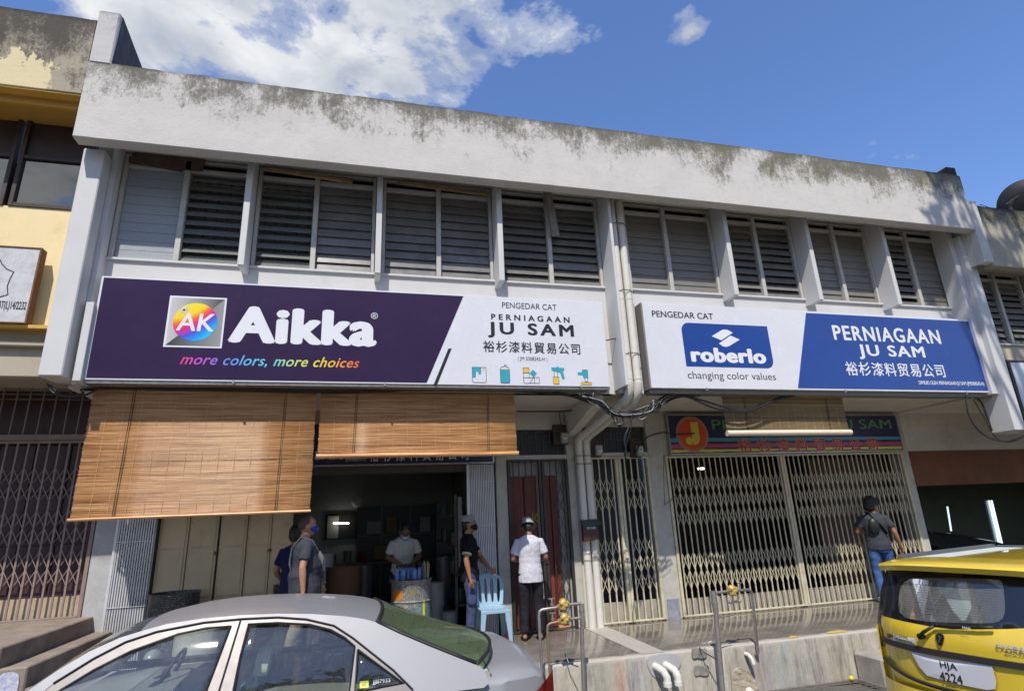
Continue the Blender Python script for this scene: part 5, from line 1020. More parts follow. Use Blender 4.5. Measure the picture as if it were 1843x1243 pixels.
cols = [mat('tin_%s' % n, c, .3, metal=.2, var=.25, scale=12) for n, c in (('white', (.30, .30, .29)), ('grey', (.22, .22, .22)), ('blue', (.04, .09, .22)), ('red', (.25, .05, .03)), ('green', (.05, .14, .08)), ('silver', (.35, .35, .36)))]
random.seed(5); protos = []
for i, m_ in enumerate(cols):
    mb = MB(); h = .17 if i % 2 else .22; mb.lathe([(.075, 0), (.078, .01), (.078, h-.01), (.083, h), (.07, h), (.068, h-.01), (0, h-.01)], n=14); protos.append(mb)
pm = {}
def tin(i, loc, where=None):
    if i not in pm:
        o = protos[i].build('paint_tin', cols[i], None, smooth=True, auto=35); pm[i] = o
    else: o = pm[i].copy(); COL.objects.link(o)
    o.location = loc; o.name = 'paint_tin'; tag(o, '%s paint tin on %s' % (['white', 'grey', 'blue', 'red', 'green', 'silver'][i], where or {3: 'the lowest', 8: 'the second', 12: 'the third', 17: 'the top'}.get(int(loc[2]*10), 'a')+' level of the dim side shelf'), 'paint tin', 'paint tins on the shop shelves'); return o
for z in (.37, .82, 1.27, 1.72):
    y = 9.85; order = random.sample(range(6), 6)
    for i in order: tin(i, (1.52+random.uniform(-.01, .02), y, z)); y += random.uniform(.24, .42)
# back wall goods
bk = empty('shelf_unit', 'long dark shelving against the back wall of the open shop', 'shelves', (.3, 13.2, 0))
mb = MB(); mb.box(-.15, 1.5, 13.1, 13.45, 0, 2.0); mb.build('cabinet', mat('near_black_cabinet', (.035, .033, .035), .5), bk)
mb = MB()
for x in (.35, .95): mb.box(x, x+.02, 13.08, 13.099, .1, 1.98)
mb.box(-.15, 1.5, 13.08, 13.099, 1.4, 1.42); mb.build('divider', SH, bk)
for k, i in enumerate((1, 0, 3, 2, 5, 4)): tin(i, (-.62+k*.30, 12.95, .92), 'the dim counter along the back wall') 
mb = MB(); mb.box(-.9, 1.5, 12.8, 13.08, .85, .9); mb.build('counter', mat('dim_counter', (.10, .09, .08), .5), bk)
fb = empty('framed_board', 'dark framed board with a pale strip on the left wall deep in the shop', 'framed board', (-.95, 13.45, 1.8))
mb = MB(); a = P(586, 925, y=13.45); c = P(640, 968, y=13.45); mb.box(a.x, c.x, 13.44, 13.48, c.z, a.z); mb.build('board', DARK, fb); mb = MB(); mb.box(a.x+.05, a.x+.28, 13.42, 13.438, c.z+.02, a.z-.04); mb.build('poster', flat('pale_poster', (.30, .30, .27)), fb)
mb = MB(); p = P(600, 941, y=13.3); mb.tube([p, P(628, 941, y=13.3)], .015, 8); tag(mb.build('glowing_tube', glow('dim_tube', (1, .95, .85), 9.0)), 'small lit strip light deep inside the open shop', 'tube lamp')
mb = MB(); p = P(1256, 843, y=11.0); mb.tube([p, p+Vector((.16, 0, 0))], .018, 8); tag(mb.build('glowing_tube', glow('gate_tube', (1, .97, .9), 9.0)), 'small lit lamp behind the top left corner of the wide cream gate', 'tube lamp')
c = P(643, 902, y=13.3); fn = empty('wall_lamp', 'round white lamp half in shadow high on the back wall of the shop', 'wall lamp', c)
mb = MB(); mb.ball(c, (.12, .06, .13), 20, 12); mb.build('globe', flat('white_globe', (.85, .85, .85), .3), fn, smooth=True); mb = MB(); mb.tube([c+Vector((0, .02, 0)), c+Vector((0, .16, 0))], .05, 10); mb.build('bracket', SH, fn)
cc = MB(); p = P(1005+0, 1000, y=9.2)
tag(MB().box(1.44, 1.50, 9.35, 9.40, .95, 2.0).build('slotted_post', flat('slotted_post_paint', (.33, .33, .32))), 'pale slotted metal post just inside the folded silver grille', 'post')
bin_('plastic_drum', 'dim silver lidded bin on the floor in the middle of the open shop', (.02, 10.9, 0), .16, .95, mat('dim_silver', (.25, .26, .27), .35, metal=.5, var=.2))
bin_('plastic_drum', 'dim grey upright cylinder to the right of the spattered drum', (1.33, 10.4, 0), .13, 1.05, mat('dim_grey_tin', (.22, .22, .22), .35, metal=.5, var=.3))

# ------------------------------------------------------------------ silver sedan parked along the kerb
def paint(name, col, metal=.6, rough=.32):
    m, t, b = newmat(name); v = objc(t)
    c = mixc(t, ramp(t, noi(t, v, 3, 5), [(.3, 0), (.7, 1)]), tuple(x*.96 for x in col), col)
    c = mixc(t, ramp(t, noi(t, v, 45, 8, .8), [(.52, 0), (.8, .25)]), c, tuple(x*.7+.06 for x in col))
    setc(t, b, c); b.inputs['Metallic'].default_value = metal; setc(t, b, M(t, 'MULTIPLY_ADD', noi(t, v, 5, 4), .14, rough-.07), 'Roughness')
    b.inputs['Coat Weight'].default_value = 1; b.inputs['Coat Roughness'].default_value = .035; b.inputs['Coat IOR'].default_value = 1.5
    bump(t, b, noi(t, v, 1.6, 2), .03, .01); return m
SILVER = paint('silver_car_paint', (.27, .273, .285), .10, .45); SILVER.node_tree.nodes['Principled BSDF'].inputs['Coat Weight'].default_value = .45; SILVER.node_tree.nodes['Principled BSDF'].inputs['Coat Roughness'].default_value = .10
FRAMEG = mat('grey_brown_door_frame', (.17, .155, .155), .4, metal=.3, var=.08)
TRIM = mat('black_window_trim', (.014, .014, .015), .5, var=.15)
CARI = mat('grey_car_interior', (.26, .265, .26), .8, var=.15); SEATC = mat('greenish_grey_seat_cloth', (.50, .54, .42), .85, var=.1, scale=20)
YC0, HWB = 5.03, .86                                    # centre line, half width at the belt
ZR = roadz(-.9)
PN0 = Vector((0, 4.17, .62)); PNn = Vector((0, -.42, .25)).cross(Vector((1, 0, 0))).normalized()
PNn = Vector((0, -.88, .475)).normalized()                # normal of the near side glass plane (tumblehome)
def side(px_, py_): return PP(px_, py_, PN0, PNn)
def sx2(pts): return [(side(*p).x, side(*p).z) for p in pts]
def sidemap(sgn, off=0.0):
    def f(x, z):
        d = (PN0-Vector((0, 0, 0))).dot(PNn); y = (d-PNn.z*z)/PNn.y
        dy = YC0-y-.0; 
        y2 = YC0-sgn*dy; 
        return Vector((x, y2-sgn*off*.88, z+off*.475))
    return f
sed = empty('parked_car', 'silver sedan with green-tinted rear window parked along the kerb in the foreground', 'car', (-.9, YC0, ZR))
belt = .60
drip = sx2([(96, 1229), (169, 1184), (226, 1154.5), (282, 1136), (367, 1119.5), (435, 1113), (500, 1110), (551, 1113.5), (601, 1125), (635, 1147), (669, 1174), (708, 1205), (743, 1240)])
gF = sx2([(111, 1240), (169, 1205), (236, 1171), (321, 1140.6), (370, 1130), (415, 1125.5), (371, 1243)])
gR = sx2([(420, 1243), (433, 1180), (447.6, 1122.5), (500, 1120.5), (557, 1123.6), (595, 1133), (620, 1147), (638, 1162), (630, 1232)])
gQ = sx2([(643.6, 1168), (726, 1228), (638.5, 1233.5)])
# close the windows at the belt
def atz(p0, p1, z): t_ = (z-p0[1])/(p1[1]-p0[1]); return (p0[0]+(p1[0]-p0[0])*t_, z)
zb = .635
gF = [(gF[0][0]-.22, zb), (gF[0][0]-.12, zb+.08)]+gF[:-1]+[atz(gF[-2], gF[-1], zb)]
gR = [atz(gR[1], gR[0], zb)]+gR[1:-1]+[atz(gR[-2], gR[-1], zb)]
gQ = [gQ[0], (gQ[1][0]-.0, max(gQ[1][1], zb)), (gQ[2][0], zb)]
# roof rail / windscreen edge / rear glass edge curve (outside edge of the side)
edge_px = [(20, 1262), (101, 1207), (160, 1172), (215, 1147), (254, 1135), (300, 1122), (367, 1112), (435, 1106), (500, 1103.5), (560, 1104), (620, 1108), (655, 1113), (679, 1119.5), (720, 1139), (770, 1160), (820, 1180), (858, 1195)]
edge = sx2(edge_px); edge = [p for p in edge]
endx = edge[-1][0]
side_outer = [(edge[0][0]-.15, .585)]+edge+[(endx+.05, edge[-1][1]-.035), (endx+.07, .605), (endx+.03, .585)]
frame_outer = [(drip[0][0]-.25, zb-.035)]+drip+[(drip[-1][0]+.02, zb-.035)]
nose, tail = -3.20, 1.345
def body_w(x):                       # half width of the lower body
    u = (x-nose)/(tail-nose); return HWB*(1-.13*max(0, (abs(u-.5)-.36)/.14)**2)
for sgn, nm in ((1, 'near'), (-1, 'far')):
    f = sidemap(sgn)
    mb = MB(); holes = [frame_outer]
    panel(mb, side_outer, [frame_outer], mapf=f, thick=.02, tv=(0, sgn, 0)); mb.build('pillar_panel', SILVER, sed, smooth=True, auto=30)
    mb = MB(); panel(mb, frame_outer, [gF, gR, gQ], mapf=sidemap(sgn, -.004), thick=.03, tv=(0, sgn, 0)); fo = mb.build('door_frame', FRAMEG, sed, smooth=True, auto=30)
    # black gaskets
    for g_ in (gF, gR, gQ):
        mb = MB(); pts = [sidemap(sgn, .001)(*p) for p in g_]; mb.tube(pts+[pts[0]], .0075, 5); mb.build('gasket', TRIM, fo)
    mb = MB(); mb.tube([sidemap(sgn, .001)(*p) for p in drip], .006, 5); bx_ = drip[5][0]-.012
    mb.tube([sidemap(sgn, .001)(drip[5][0]-.005, drip[5][1]), sidemap(sgn, .001)(drip[5][0]-.075, zb-.03)], .005, 5); mb.build('door_gap', TRIM, fo)
    for g_ in (gF, gR, gQ):
        zc_ = (min(p[1] for p in g_)+max(p[1] for p in g_))/2; hz_ = max(.1, (max(p[1] for p in g_)-min(p[1] for p in g_))/2)
        mb = MB(); panel(mb, g_, mapf=lambda x, z: sidemap(sgn, -.020+.016*(1-((z-zc_)/hz_)**2))(x, z), step=.03); mb.build('side_window', CARGL, sed, smooth=True)
    if sgn == 1:
        st = MB(); panel(st, [(gQ[2][0]+.03, zb+.02), (gQ[2][0]+.085, zb+.02), (gQ[2][0]+.085, zb+.055), (gQ[2][0]+.03, zb+.055)], mapf=sidemap(1, -.010)); st.build('sticker', flat('yellow_sticker', (.6, .62, .05)), sed)
        text_on(sed, 'JJB7933', gQ[2][0]+.11, gQ[2][0]+.22, zb+.03, zb+.055, 0, WINK, mapf=lambda a, c: sidemap(1, -.010)(a, c))
        text_on(sed, '60', gQ[2][0]+.045, gQ[2][0]+.07, zb+.03, zb+.045, 0, flat('dark_green_print', (.05, .12, .02)), mapf=lambda a, c: sidemap(1, -.009)(a, c))
# top shell between the two edge curves
def interp(c, x):
    c = sorted(c); 
    if x <= c[0][0]: return c[0][1]
    for (a, za), (b_, zb2) in zip(c[:-1], c[1:]):
        if x <= b_: return za+(zb2-za)*(x-a)/max(b_-a, 1e-9)
    return c[-1][1]
E3 = [sidemap(1)(*p) for p in edge]
def top_pt(p, v, crown):
    y = p.y+(2*(YC0-p.y))*v; w_ = 1-abs(2*v-1)**2.3
    return Vector((p.x, y, p.z+crown*w_))
iw, ir = 4, 12     # windscreen ends / rear glass starts at these edge points
def strip(i0, i1, crownf, shiftf, nv=14):
    mb = MB(); ps = []
    for i in range(i0, i1+1):
        for v in range(nv+1):
            vv = v/nv; p = top_pt(E3[i], vv, crownf(i)); p.x += shiftf(i)*(1-abs(2*vv-1)**2); ps.append(p)
    fs = [(a*(nv+1)+j, (a+1)*(nv+1)+j, (a+1)*(nv+1)+j+1, a*(nv+1)+j+1) for a in range(i1-i0) for j in range(nv)]
    mb.add(ps, fs); return mb
crown = lambda i: .045 if iw <= i <= ir else (.045 if i > ir else .04)
strip(iw, ir, lambda i: .020, lambda i: (-.06 if i == iw else (.05 if i == ir else 0.0))).build('roof', SILVER, sed, smooth=True)
strip(0, iw, lambda i: .020, lambda i: -.06).build('windscreen', CARGL, sed, smooth=True)
rg = strip(ir, len(E3)-1, lambda i: .020, lambda i: .05+.045*(i-ir)).build('rear_window', CARGR, sed, smooth=True)
mb = MB()
for k in range(1, 10):
    i_f = ir+(len(E3)-1-ir)*k/10; i0_ = int(i_f); fr_ = i_f-i0_; pts = []
    for v in range(2, 13):
        a = top_pt(E3[i0_], v/14, .020); b2 = top_pt(E3[min(i0_+1, len(E3)-1)], v/14, .020); p = a.lerp(b2, fr_); p.x += (.05+.045*(i_f-ir))*(1-abs(2*v/14-1)**2); pts.append(p+Vector((.001, 0, .003)))
    mb.tube(pts, .0013, 3)
tag(mb.build('demister_lines', mat('demister_line', (.10, .10, .05), .5), rg), kind='stuff')
mb = MB(); pts = []
for v in range(15):
    p = top_pt(E3[ir], v/14, .020); p.x += .05*(1-abs(2*v/14-1)**2); pts.append(p+Vector((0, 0, .004)))
mb.tube(pts, .014, 6); pts = []
for v in range(15):
    p = top_pt(E3[-1], v/14, .020); p.x += (.05+.045*(len(E3)-1-ir))*(1-abs(2*v/14-1)**2); pts.append(p+Vector((0, 0, .002)))
mb.tube(pts, .014, 6); mb.tube([p+Vector((.0, .012, .004)) for p in E3[ir:]], .016, 6); mb.tube([Vector((p.x, 2*YC0-p.y-.012, p.z+.004)) for p in E3[ir:]], .016, 6)
mb.build('rear_window_trim', TRIM, rg, smooth=True)
# lower body: loft of cross sections
def deck(x):
    pts = [(nose, .18), (nose+.06, .30), (nose+.5, .40), (-2.2, .52), (-1.95, .585), (0.3, .62), (.80, .645), (1.05, .655), (1.22, .64), (1.31, .60), (1.345, .50)]
    return interp(pts, x)
def sec(x):
    w_ = body_w(x); z1 = deck(x); zs = ZR+.17
    cabin = -1.9 < x < .70
    s_ = min(z1-.03, .575 if x < .9 else .60)
    half = [(w_*.90, zs), (w_*.985, zs+.12), (w_, zs+.33), (w_*.995, (s_+zs)/2+.18 if (s_+zs)/2+.18 < s_ else s_-.02), (w_*.985, s_-.005), (w_*.955, s_+(z1-s_)*.45), (w_*.90, z1-.008 if not cabin else s_+.03), (w_*.6, z1 if not cabin else s_+.028), (0, z1+.012 if not cabin else s_+.028)]
    return half
xs = sorted(set([nose+i*(tail-nose)/60 for i in range(61)]+[1.22, 1.28, 1.31, 1.33, nose+.02, nose+.05, .69, .71, -1.89, -1.91]))
mb = MB(); vs = []
for x in xs:
    h = sec(x); bow = lambda y_: 0
    row = [(x, YC0-a, z) for a, z in h]+[(x, YC0+a, z) for a, z in reversed(h[:-1])]
    u = max(0, (x-1.1)/.245); n_ = max(0, (nose+.3-x)/.3)
    row = [(px_-.12*u*(abs(py_-YC0)/HWB)**2.5+.18*n_*(abs(py_-YC0)/HWB)**2, py_, pz_) for px_, py_, pz_ in row]; vs += row
k = len(sec(0))*2-1; fs = [(i*k+j, (i+1)*k+j, (i+1)*k+j+1, i*k+j+1) for i in range(len(xs)-1) for j in range(k-1)]
fs += [tuple(reversed(range(k))), tuple((len(xs)-1)*k+j for j in range(k))]
fs += [(i*k, i*k+k-1, (i+1)*k+k-1, (i+1)*k) for i in range(len(xs)-1)]
mb.add(vs, [tuple(reversed(f)) for f in fs]); sb_ = mb.build('body', SILVER, sed, smooth=True, auto=32)
# shut lines, handles, lamps, bumpers, wheels
mb = MB()
for x in (-1.65, -.83, .12):
    mb.tube([(x, YC0-HWB-.001, .56), (x+.0, YC0-HWB-.003, .2), (x+.03, YC0-HWB*.985, ZR+.25)], .004, 4)
mb.tube([(.86+.0, YC0-.80, .635), (.90, YC0, .672), (.86, YC0+.80, .635)], .004, 4)
mb.build('shut_line', TRIM, sed)
for sgn in (-1, 1):
    mb = MB(); pts = [(1.10, .34), (1.14, .47), (1.24, .585), (1.30, .59), (1.325, .45), (1.30, .33)]
    mb.grid(lambda u, v: Vector((1.12+.21*u-.05*u*(1-v)*0, YC0+sgn*(body_w(1.2+.13*u)*(1.004-.10*u*u)+.006), .34+(.13+.13*u)*v)), 8, 6, sgn > 0)
    mb.grid(lambda u, v: Vector((1.335-.09*(1-u)**2*0-.115*(.9-.3*u)**2.5, YC0+sgn*(HWB*(.90-.30*u)), .34+.25*v)), 8, 6, sgn < 0)
    mb.build('tail_light', mat('red_tail_lamp', (.16, .014, .010), .15, var=.1, coat=.6) if sgn < 0 else bpy.data.materials['red_tail_lamp'], sed, smooth=True)
    mb = MB(); mb.ball((nose+.22, YC0+sgn*.62, .20), (.16, .18, .08), 12, 8); mb.build('headlight', mat('headlamp', (.5, .5, .5), .1, metal=.3) if sgn < 0 else bpy.data.materials['headlamp'], sed, smooth=True)
    mb = MB(); mb.ball((-1.72, YC0+sgn*.98, .62), (.07, .11, .075), 12, 8); mb.tube([(-1.72, YC0+sgn*.84, .60), (-1.72, YC0+sgn*.95, .61)], .03, 6); mb.build('wing_mirror', SILVER, sed, smooth=True)
    for x in (-.95, .0):
        mb = MB(); mb.tube([(x-.09, YC0+sgn*HWB*1.0, .46), (x-.07, YC0+sgn*(HWB+.035), .465), (x+.07, YC0+sgn*(HWB+.035), .465), (x+.09, YC0+sgn*HWB, .46)], .012, 6); mb.build('door_handle', SILVER, sed, smooth=True)
    for x in (nose+.85, .62):
        mb = MB(); mb.tube([(x, YC0+sgn*.66, roadz(x)+.30), (x, YC0+sgn*.865, roadz(x)+.30)], .30, 28); ty = mb.build('wheel', BLACKP, sed, smooth=True, auto=40)
        mb = MB(); mb.tube([(x, YC0+sgn*.84, roadz(x)+.30), (x, YC0+sgn*.872, roadz(x)+.30)], .20, 20); mb.build('rim', STEEL, ty, smooth=True, auto=40)
# number plate at the back, bumper
mb = MB(); mb.box(1.335, 1.36, YC0-.26, YC0+.26, .20, .33); mb.build('number_plate', TRIM, sed, bevel=.004)
# cabin
mb = MB(); mb.box(-2.0, .7, YC0-.78, YC0+.78, ZR+.2, ZR+.3); mb.box(-1.95, -1.55, YC0-.75, YC0+.75, .35, .60); mb.box(.55, 1.0, YC0-.7, YC0+.7, .45, .60)
mb.build('cabin_floor', CARI, sed, bevel=.02)
mb = MB(); mb.hexa([(.22, YC0-.70, .60), (1.02, YC0-.70, .60), (1.02, YC0+.70, .60), (.22, YC0+.70, .60)], [(.24, YC0-.66, .72), (1.02, YC0-.70, .622), (1.02, YC0+.70, .622), (.24, YC0+.66, .72)]); mb.build('parcel_shelf', mat('pale_parcel_shelf', (.50, .53, .45), .8, var=.1), sed)
def seat(x, y, w_):
    mb = MB(); mb.hexa([(x-.35, y-w_, .0), (x+.12, y-w_, .0), (x+.12, y+w_, .0), (x-.35, y+w_, .0)], [(x-.35, y-w_, .16), (x+.1, y-w_, .12), (x+.1, y+w_, .12), (x-.35, y+w_, .16)])
    mb.hexa([(x+.0, y-w_, .05), (x+.16, y-w_, .05), (x+.16, y+w_, .05), (x+.0, y+w_, .05)], [(x+.16, y-w_*.85, .66), (x+.27, y-w_*.85, .66), (x+.27, y+w_*.85, .66), (x+.16, y+w_*.85, .66)])
    st_ = mb.build('seat', SEATC, sed, bevel=.04, seg=3)
    for yy in ((y,) if w_ < .4 else (y-.4, y+.4)):
        mb = MB(); panel(mb, rrect(yy-.085, yy+.085, .72, .90, .05), mapf=lambda a, c: (x+.23+.15*(c-.7), a, c-.03), thick=.085, tv=(1, 0, 0)); mb.build('headrest', SEATC, st_, bevel=.02, seg=2)
        mb = MB(); mb.tube([(x+.25, yy-.04, .64), (x+.26, yy-.04, .74)], .008, 6); mb.tube([(x+.25, yy+.04, .64), (x+.26, yy+.04, .74)], .008, 6); mb.build('headrest_post', STEEL, st_)
seat(-.93, YC0-.37, .24); seat(-.93, YC0+.37, .24); seat(.05, YC0, .65)
mb = MB(); 
c = Vector((-1.42, YC0+.37, .60)); pts = [c+Vector((.09*cos(a), .19*sin(a)*1.0, .17*cos(a))) for a in [2*pi*i/20 for i in range(21)]]; mb.tube(pts, .014, 6); mb.ball(c+Vector((-.02, 0, 0)), (.03, .07, .05), 8, 6); mb.tube([c, c+Vector((-.25, 0, -.1))], .03, 6); mb.build('steering_wheel', TRIM, sed, smooth=True)
mb = MB(); mb.box(-1.55, -1.5, YC0-.1, YC0+.1, .86, .93); mb.build('rear_view_mirror', TRIM, sed, bevel=.01)
mb = MB(); panel(mb, rrect(-.32, -.15, .83, .98, .01), mapf=lambda a, c: (a, YC0+.62, c)); mb.build('paper_sheet', flat('white_paper', (.6, .62, .65)), sed)

# ------------------------------------------------------------------ yellow taxi seen from behind
TC = Vector((4.98, 4.30, 0)); AZ = radians(-13)
TU = Vector((sin(AZ), cos(AZ), 0)); TN = Vector((-cos(AZ), sin(AZ), 0))       # TU to the far (left in view) side, TN backwards to the viewer
TZ = roadz(4.9)
def tuv(px_, py_, d=0.0):
    p = PP(px_, py_, TC+TN*d, TN)-TC; return (p.dot(TU), p.z)
def tdepth(u, z):
    zz = z-TZ                      # height over the road
    lean = .0 if zz < 1.0 else -.32*((zz-1.0)/.65)**1.25
    low = .0
    return lean+low-.24*(min(abs(u), .9)/.87)**3.2
def tmap(off=0.0):
    return lambda u, z: TC+TU*u+TN*(tdepth(u, z)+off)+Vector((0, 0, z))
YEL2 = paint('yellow_taxi_paint', (.74, .53, .035), .0, .30)
tx = empty('parked_car', 'bright yellow taxi people carrier seen from behind at the right edge, tail to the viewer', 'car', (5.9, 3.9, TZ))
def TP(pts, it=0):
    q = []
    for p in pts:           # photo point -> (u, z) allowing for the leaning tailgate
        u, z = tuv(*p)
        for _ in range(12):
            u2, z2 = tuv(*p, d=tdepth(u, max(z, TZ+.2))); u += (u2-u)*.6; z += (z2-z)*.6
        q.append((max(-.86, min(.86, u)), z))
    return q
ztop = TZ+1.60; 
# tailgate and lower body as one curved skin with openings for glass and plate
WB = .87
def outline():
    L_ = [(.80, TZ+.30), (.87, TZ+.45), (.875, TZ+.75), (.86, TZ+1.0), (.80, TZ+1.30), (.74, TZ+1.52), (.70, TZ+1.60)]
    return L_+[(-u, z) for u, z in reversed(L_)]
black = [(.86, TZ+.90), (.855, TZ+1.02), (.80, TZ+1.30), (.745, TZ+1.52), (.70, TZ+1.57), (0, TZ+1.59)]
g0 = TP([(1542+0, 0)]) if False else None
c4 = lambda x, y: (1540+x/4.39, 960+y/4.39)
winb = TP([c4(*p) for p in ((233, 652), (380, 690), (600, 732), (760, 752), (1000, 752), (1331, 745))])
winl = [(.80, winb[0][1]+.02)]
glass = smoothpoly(TP([c4(*p) for p in ((330, 520), (360, 385), (450, 342), (1130, 352), (1168, 400), (1188, 600), (1155, 688), (1050, 708), (700, 700), (520, 690), (350, 652))]), 1)
zb_ = [z for u, z in winb]
wb = sorted([(u, z) for u, z in winb], reverse=True)
wb = [(u, z) for u, z in wb if abs(u) < .80]
zL = wb[0][1]
surround = [(.835, wb[0][1]+.01)]+wb+[(-.80, wb[0][1]+.02), (-.80, TZ+1.30), (-.745, TZ+1.50), (-.70, TZ+1.545), (.70, TZ+1.545), (.745, TZ+1.50), (.80, TZ+1.30)]
st_t = TP([c4(*p) for p in ((235, 842), (430, 882), (700, 930), (1000, 962), (1331, 978))]); st_b = TP([c4(*p) for p in ((240, 886), (430, 925), (700, 975), (1000, 1010), (1331, 1040))])
zt_m = sum(z for u, z in st_t)/5; zb_m = sum(z for u, z in st_b)/5
plate = TP([c4(*p) for p in ((445, 945), (1078, 1020), (1062, 1200), (1020, 1218), (700, 1160), (560, 1125), (500, 1085))])
pu0, pu1 = min(p[0] for p in plate), max(p[0] for p in plate); pz0, pz1 = min(p[1] for p in plate), zb_m-.005
print('taxi', 'surround', surround[:3], 'glass', glass[:2], 'strip', zt_m, zb_m, 'plate', pu0, pu1, pz0, pz1, 'road', TZ)
mb = MB(); panel(mb, outline(), [surround], mapf=tmap(), step=.06); mb.build('tailgate', YEL2, tx, smooth=True)
mb = MB(); panel(mb, surround, [glass], mapf=tmap(.002), step=.06); mb.build('window_surround', mat('gloss_black_surround', (.012, .013, .016), .15, var=.1, coat=.8), tx, smooth=True)
mb = MB(); panel(mb, glass, mapf=tmap(-.004), step=.08); rw = mb.build('rear_window', glassmat('taxi_rear_glass', (.74, .80, .78), .07, dust_sheen=.30), tx, smooth=True)  # extra pale film stands in for reflected sky haze
gu0, gu1 = min(p[0] for p in glass), max(p[0] for p in glass); gz0, gz1 = min(p[1] for p in glass), max(p[1] for p in glass)
mb = MB()
for k in range(1, 13):
    z = gz0+(gz1-gz0)*(.12+.055*k); mb.tube([tmap(-.001)(gu0+.05+(gu1-gu0-.1)*i/10, z) for i in range(11)], .0012, 3)
tag(mb.build('demister_lines', mat('taxi_demister_line', (.12, .13, .12), .5), rw), kind='stuff')
mb = MB(); n = 24
us = [WB*.985*(1-2*i/n) for i in range(n+1)]
mb.add([tmap(.02)(u, zb_m+(zt_m-zb_m)*k) for u in us for k in (0, 1)]+[tmap(-.01)(u, zb_m+(zt_m-zb_m)*k) for u in us for k in (0, 1)], [(2*i, 2*i+1, 2*i+3, 2*i+2) for i in range(n)]+[(2*i+1, 2*(n+1)+2*i+1, 2*(n+1)+2*i+3, 2*i+3) for i in range(n)]+[(2*(n+1)+2*i, 2*i, 2*i+2, 2*(n+1)+2*i+2) for i in range(n)])
mb.build('trim_strip', mat('charcoal_trim', (.028, .026, .026), .5, var=.1), tx, smooth=True, auto=40)
pw = (pu1-pu0)/2; pc = (pu1+pu0)/2
def pl(inset=0): return [(pu1-inset, pz1-inset), (pu1-.055-inset, pz0+.07+inset), (pu1-.11, pz0+.015+inset), (pc, pz0+inset), (pu0+.08, pz0+inset), (pu0+.02+inset, pz0+.02+inset), (pu0+inset, pz0+.07), (pu0+inset, pz1-inset)]
mb = MB(); panel(mb, pl(-.012), mapf=tmap(.006), step=.05); mb.build('plate_recess', mat('ochre_recess_edge', (.55, .32, .02), .4), tx)
mb = MB(); panel(mb, pl(0), mapf=tmap(.010), thick=.004, tv=TN, step=.05); npl = mb.build('number_plate', flat('white_plate', (.62, .62, .66), .3), tx)
def tt(body, pxs, name='lettering', m=INK, bold=.0, parent=None, off=.017, **kw):
    q = TP(pxs); u0 = q[0][0]; u1 = q[1][0]; z1_ = q[2][1]; z0_ = q[3][1]
    return text_on(parent or tx, body, u0, u1, z0_, z1_, 0, m, bold=bold, mapf=lambda u, z: tmap(off)(u, z), **kw)
tt('HJA', [c4(*p) for p in ((678, 1040), (810, 1060), (742, 1012), (742, 1080))], parent=npl, off=.018, bold=.012); tt('4224', [c4(*p) for p in ((675, 1124), (852, 1148), (760, 1098), (760, 1168))], parent=npl, off=.018, bold=.012)
# spoiler, roof, sides
sp_t = TP([c4(*p) for p in ((258, 262), (430, 216), (600, 206), (750, 205))]); 
def spo(u, k, th):
    e = (abs(u)/.78); z = TZ+1.60-.035*e**3; d = .10-.10*e**2.6
    return TC+TU*u+TN*(-.30+d*(1-k)*1.9-.35*k)+Vector((0, 0, z-th*(1-k*.3)+.03*k))
mb = MB(); n = 28; us = [.78*(1-2*i/n) for i in range(n+1)]
rows = [[spo(u, 1, 0) for u in us], [spo(u, .5, 0)+Vector((0, 0, .004)) for u in us], [spo(u, 0.04, 0) for u in us], [spo(u, 0, .015) for u in us], [spo(u, 0.05, .065) for u in us], [spo(u, .35, .075) for u in us]]
vs = [p for r in rows for p in r]; mb.add(vs, [(a*(n+1)+i, a*(n+1)+i+1, (a+1)*(n+1)+i+1, (a+1)*(n+1)+i) for a in range(5) for i in range(n)]); mb.build('spoiler', YEL2, tx, smooth=True, auto=50)
mb = MB(); mb.grid(lambda a, b_: TC+TU*(.70*(1-2*b_))-TN*(.55+2.6*a)+Vector((0, 0, TZ+1.615-.05*abs(1-2*b_)**3-.25*max(0, a-.75)**1.5*4)), 12, 14, True); mb.build('roof', YEL2, tx, smooth=True)
